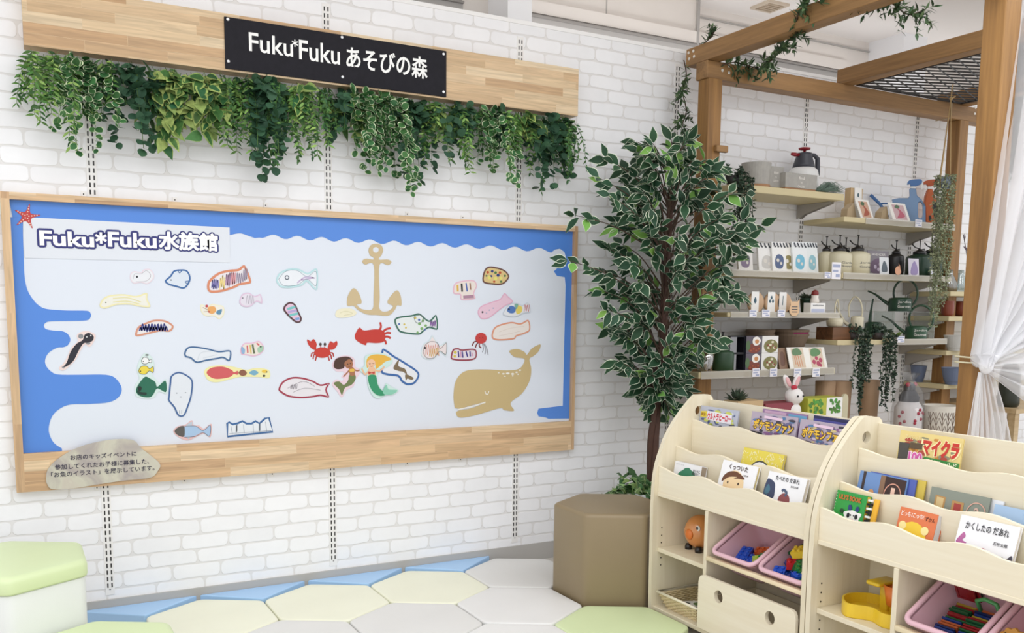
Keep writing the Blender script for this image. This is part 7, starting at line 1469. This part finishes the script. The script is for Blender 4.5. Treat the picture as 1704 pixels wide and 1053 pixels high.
# column px, kind, lowest row px, density, words
bun = [(58, 'fern', 205, 1.3, 'at the far left end of the beam'), (92, 'fern', 238, 1.1, 'second from the left end, hanging lower'), (122, 'disc', 262, 1.2, 'left end, reaching down to the slotted standard'), (160, 'euc', 228, 1.3, 'left part, under the beam'), (186, 'euc', 250, .5, 'left part, one loose low branch'),
       (215, 'poth', 200, 1.4, 'left of the black plate, upper bunch'), (255, 'poth', 245, 1.3, 'left of the black plate, hanging lowest'), (298, 'poth', 225, 1.1, 'nearest the left corner of the black plate'), (335, 'fern', 255, 1.0, 'left of the black plate corner'), (352, 'euc', 292, 1.0, 'below the left end of the black plate'), (380, 'euc', 268, 1.1, 'below the first letters of the plate'),
       (405, 'mix', 285, 1.2, 'below the first letters, fine and low'), (430, 'fern', 262, 1.2, 'below the white lettering on the left'), (462, 'mix', 232, 1.2, 'below the asterisk of the plate'), (488, 'euc', 215, 1.1, 'short, below the middle of the plate'), (512, 'poth', 205, 1.1, 'short, below the middle of the plate'), (535, 'disc', 285, 1.2, 'hanging before the middle slotted standard'),
       (562, 'disc', 262, 1.1, 'below the middle screw of the plate'), (592, 'disc', 328, 1.2, 'lowest hanging, centre of the beam'), (622, 'euc', 270, 1.1, 'right of the lowest strand'), (648, 'euc', 310, .6, 'thin strand right of the centre'), (655, 'fern', 262, 1.2, 'below the kana lettering'), (690, 'fern', 285, 1.0, 'yellowish, below the last letters'), (716, 'euc', 235, 1.3, 'below the right end of the plate'),
       (722, 'poth', 190, .6, 'over the right corner of the black plate'), (752, 'mix', 262, 1.2, 'right of the black plate'), (776, 'disc', 322, 1.3, 'long, right of the black plate'), (808, 'fern', 262, 1.3, 'under the right wood section'), (838, 'fern', 290, 1.0, 'lower, under the right wood section'), (862, 'poth', 215, .8, 'dark, under the right wood section'), (876, 'euc', 318, 1.1, 'low, before the right slotted standard'), (902, 'euc', 285, 1.2, 'near the right end of the beam'),
       (918, 'disc', 262, 1.0, 'near the right end of the beam'), (938, 'mix', 322, 1.3, 'at the far right end of the beam')]
bun += [(140, 'fern', 190, .6, 'short, mixed in behind the left round leaves'), (235, 'mix', 215, .8, 'fine filler behind the marbled leaves'), (318, 'mix', 215, .8, 'short filler left of the plate corner'), (420, 'poth', 170, .6, 'short, directly under the left plate bottom'), (575, 'mix', 240, .9, 'fine filler behind the lowest strand'), (700, 'poth', 200, .6, 'short, under the last letters'), (790, 'euc', 225, .9, 'short dark filler under the right wood section'), (850, 'mix', 240, .8, 'fine filler near the right slotted standard')]
for k, (u, kd, vl, den, words_) in enumerate(bun):
    fn, n_, ns, mm, nm = G_kind[kd]; x = gx0+(u-48)/(950-48)*(gx1-gx0); zlow = onY(u, vl, -.08).z; Lmax = max(gz-zlow, .08)
    t = thing('trailing_plant', '%s, hanging bunch %s' % (nm, words_), 'artificial plant', (x, -.05, gz), 'trailing plants under the wooden beam')
    sv, lv = MB(), MB(); ns = max(int(ns*den), 3)
    for j in range(ns):
        f_ = 1 if j == 0 else (j == 1)*.92 or r.uniform(.32, .85); L = Lmax*f_*1.02; q = Vector((min(max(x+r.uniform(-.062, .062), gx0), gx1), r.uniform(-.075, -.015), gz-r.uniform(0, .02)))
        n2 = max(int(n_*max(f_, .5)*max(Lmax/.25, .6)), 5)
        vine_strand(sv, lv, q, Vector((r.uniform(-.5, .5), r.uniform(-.9, -.1), -.35)), L, n2, fn, 1.1, .28, .001)
    part('stems', sv, lm('stem_green', '#5c7a42', .6, .1), t); part('foliage', lv, mm, t)

# leafy vines on the pergola
def f_vine(mb, p, d, f_):
    for s_ in range(4):
        dd = (rv(1)+d*.4+Vector((0, -.3, .1))).normalized(); L = r.uniform(.028, .048); leaf(mb, p, dd, Vector((0, -.6, 1))+rv(.5), L, L*.34, S_NAR, 0, r.choice((0, 0, 1)), 1, .1, .3)
M_vn = [lm('vine_green', '#40573a', .5), lm('vine_pale', '#647c55', .5)]
def vine(label, pts, step=.028, side=.5):
    t = thing('leafy_vine', label, 'artificial plant', pts[0], 'vines on the pergola'); sv, lv = MB(), MB(); ln = [Vector(p) for p in crom(pts, 8, False)]; sv.tube([tuple(p) for p in ln], .003, 5)
    acc = 0
    for a, c_ in zip(ln, ln[1:]):
        acc += (c_-a).length
        while acc > step:
            acc -= step; f_vine(lv, c_, (c_-a).normalized(), 0)
            if r.random() < side:
                q = c_.copy(); d = ((c_-a).normalized()+rv(1)).normalized(); 
                for i in range(3): q = q+d*.022+Vector((0, 0, -.006)); f_vine(lv, q, d, 0)
    part('stem', sv, G_twig, t); part('foliage', lv, M_vn, t); return t
B1 = lambda u, v, x=2.985: tuple(onX(u, v, x))
v_ = [(1138, 100), (1142, 125), (1136, 150), (1142, 185), (1135, 210), (1140, 235)]
vine('leafy vine hanging down the brick wall left of the pergola corner post', [tuple(onY(u, v, -.1)) for u, v in v_], .024, .8)
vine('leafy vine winding from the back beam up to the top cross beam', [tuple(onY(1202, 108, -.235)), tuple(onY(1225, 104, -.235)), tuple(onY(1258, 112, -.24)), (3.2, -.42, 2.39), (3.12, -.6, 2.42), (3.05, -.72, 2.41), (2.98, -.8, 2.47), (2.985, -.9, 2.53), (3.04, -1.0, 2.515), (3.1, -1.08, 2.45)], .022, .8)
q = onX(1455, 12, 3.02); vine('leafy vine sprays hanging from the top cross beam at the photo top', [(3.04, q.y+.12, 2.515), (3.09, q.y+.04, 2.47), (q.x+.1, q.y, q.z+.03), (q.x+.16, q.y-.03, q.z-.01), (q.x+.22, q.y-.06, q.z+.01)], .02, .9)
q = onX(1174, 66, 2.99); vine('small leafy sprig lying on top of the pergola corner', [(3.02, q.y+.06, 2.503), (3.01, q.y, 2.515), (2.99, q.y-.06, 2.53)], .03, .3)

# dark trailing plants on the shelves
def f_dark(mb, p, d, f_):
    for s_ in range(3):
        dd = (rv(1)+d*.2+Vector((0, -.4, 0))).normalized(); L = r.uniform(.014, .022); leaf(mb, p, dd, Vector((0, -1, .6))+rv(.5), L, L*.62, S_OV, 0, r.choice((0, 1)), 1, .1, .2)
M_dk = [lm('dark_trailer', '#28382c', .4), lm('dark_trailer_light', '#3f5240', .4)]
def trailer(label, c, rt, drops, ns=14, mats_=M_dk, fn=f_dark, potc='#3a3230', w=.05):
    t = thing('trailing_pot_plant', label, 'artificial plant', c, 'dark trailing plants on the shelves'); sv, lv = MB(), MB()
    b = MB(); b.lathe([(rt*.6, 0), (rt*.8, rt*.9), (rt*.7, rt*.9), (rt*.5, .006)], tuple(c), 18); part('pot', b, mat('trailer_pot_'+potc.strip('#'), potc, .6), t, True)
    top = Vector(c)+Vector((0, 0, rt*.9))
    for k in range(40): a = r.uniform(0, 2*pi); q = top+Vector((cos(a)*rt*.8, sin(a)*rt*.6, r.uniform(-.01, .045))); fn(lv, q, Vector((cos(a), sin(a), .4)).normalized(), 0)
    for dx, L, k_ in drops:
        for j in range(k_):
            q = top+Vector((dx*.3, -.02, .01)); tgt = Vector((top.x+dx+r.uniform(-w, w)*.55, c[1]-rt-.012-r.uniform(0, .025), top.z-.02)); Lj = L*r.uniform(.55, 1) if j else L
            pts = [q, q.lerp(tgt, .6)+Vector((0, 0, .02)), tgt]; n_ = int(Lj/.017)
            for i in range(n_): pts.append(pts[-1]+Vector((r.uniform(-.006, .006), r.uniform(-.002, .002), -.017)))
            sv.tube([tuple(p) for p in pts], .0012, 4)
            for i in range(1, len(pts)): fn(lv, pts[i], (pts[i]-pts[i-1]).normalized(), 0)
    part('stems', sv, lm('stem_dark', '#3f4a38', .6, .1), t); part('foliage', lv, mats_, t)
q = onY(1214, 300, -.24); zt = hz(1214, 240, -.24)
trailer('dark trailing plant at the left end of the upper shelf, half behind the ficus', (max(q.x, 3.165), -.235, 1.8355), .05, [(-.01, .26, 5), (.03, .33, 6), (-.045, .34, 4)], potc='#2c2d2b')
for u, lab, dr in ((1421, 'left of the two long trailing plants hanging from the watering can shelf', [(.02, .42, 7), (-.03, .34, 4), (.06, .25, 3)]), (1462, 'right of the two long trailing plants hanging from the watering can shelf', [(.0, .42, 6), (.03, .36, 4)])):
    q = onY(u, 540, -.245); trailer(lab, (q.x, -.245, 1.0685), .042, dr, w=.045)
# rope-hung planter with grey green trailers
q = onY(1573, 292, -.46); zt = ZT+.004; qx, qy = q.x, q.y
t = thing('hanging_planter', 'planter hung on jute rope with grey green trailers before the rear post', 'hanging plant', (qx, qy, q.z-.1))
b = MB(); b.lathe([(.028, -.06), (.038, 0), (.036, .0), (.026, -.055)], (qx, qy, q.z-.01), 20); part('pot', b, mat('planter_bluegrey', '#8b97a6', .5), t, True)
kn = Vector((qx+.005, qy, q.z+.4)); b = MB()
b.tube([tuple(kn), (kn.x+.003, kn.y, kn.z+.06), (kn.x+.01, kn.y-.0, zt+.012)], .003, 6)
for dx, dy in ((-.036, .0), (.036, -.005), (.0, .034)): b.tube([tuple(kn), (qx+dx, qy+dy, q.z-.01), (qx+dx*.9, qy+dy*.9, q.z-.07)], .0026, 6)
b.ball(tuple(kn), .009); b.tube([(kn.x, kn.y, kn.z), (kn.x+.02, kn.y-.01, kn.z+.012)], .004, 6); part('rope', b, mat('jute', '#b79a6c', .8), t, True)
sv, lv = MB(), MB(); M_gg = [lm('grey_green_trailer', '#7c8668', .6), lm('grey_green_light', '#9aa07f', .6)]
def f_gg(mb, p, d, f_):
    for s_ in range(3): dd = (rv(1)+d*.3+Vector((0, -.4, 0))).normalized(); L = r.uniform(.011, .018); leaf(mb, p, dd, Vector((0, -1, .6))+rv(.5), L, L*.5, S_NAR, 0, r.choice((0, 1)), 1, .1, .2)
for k in range(30):
    a = r.uniform(0, 2*pi); p0 = Vector((qx+cos(a)*.034, qy+sin(a)*.034, q.z)); L = r.uniform(.3, .78) if k > 3 else .8; pts = [p0, p0+Vector((cos(a)*.012, sin(a)*.012, -.004))]
    n_ = int(L/.016)
    for i in range(n_): pts.append(pts[-1]+Vector((r.uniform(-.005, .005), r.uniform(-.004, .004), -.016)))
    sv.tube([tuple(p) for p in pts], .001, 4)
    for i in range(1, len(pts), 1): f_gg(lv, pts[i], (pts[i]-pts[i-1]).normalized(), 0)
part('stems', sv, lm('stem_grey', '#7a7a5e', .6, .1), t); part('foliage', lv, M_gg, t)
# grey green hanging plant at the right edge, on the wall behind the curtain
q = onY(1712, 62, -.1); q2 = onY(1706, 305, -.1)
t = thing('hanging_moss', 'dense grey green hanging plant beside the big post at the right edge', 'artificial plant', (q.x, -.1, q2.z), None); sv, lv = MB(), MB()
M_ms = [lm('moss_grey_green', '#55685e', .6), lm('moss_light', '#76897b', .6)]
for k in range(70):
    p0 = Vector((q.x+r.uniform(-.05, .2), -.02-r.uniform(0, .12), q.z+r.uniform(-.05, .03))); L = (q.z-q2.z)*r.uniform(.6, 1); pts = [p0]
    for i in range(int(L/.03)): pts.append(pts[-1]+Vector((r.uniform(-.008, .008), r.uniform(-.004, .004), -.03)))
    sv.tube([tuple(p) for p in pts], .0015, 4)
    for p_ in pts[1:]: f_vine(lv, p_, Vector((0, 0, -1)), 0)
part('stems', sv, lm('stem_grey', '#7a7a5e', .6, .1), t); part('foliage', lv, M_ms, t)
# a thin twig with dark leaves against the wall between the posts
t = thing('twig', 'thin twig with two dark leaves against the wall between the posts', 'artificial plant', tuple(onY(1612, 430, -.05)))
ln = crom([tuple(onY(1613, 450, -.05)), tuple(onY(1608, 420, -.05)), tuple(onY(1603, 390, -.05))], 6, False); b = MB(); b.tube(ln, .0025, 5); part('stem', b, G_twig, t)
b = MB(); [leaf(b, onY(u, v, -.055), Vector((dx, -.3, dz)), Vector((0, -1, .3)), .05, .022, S_OV) for u, v, dx, dz in ((1605, 400, -.4, .6), (1603, 410, .5, -.5))]; part('leaves', b, lm('twig_leaf', '#5a4a52', .5), t)
bpy.data.objects.remove(_to); bpy.data.curves.remove(_tc)
bpy.context.view_layer.update()
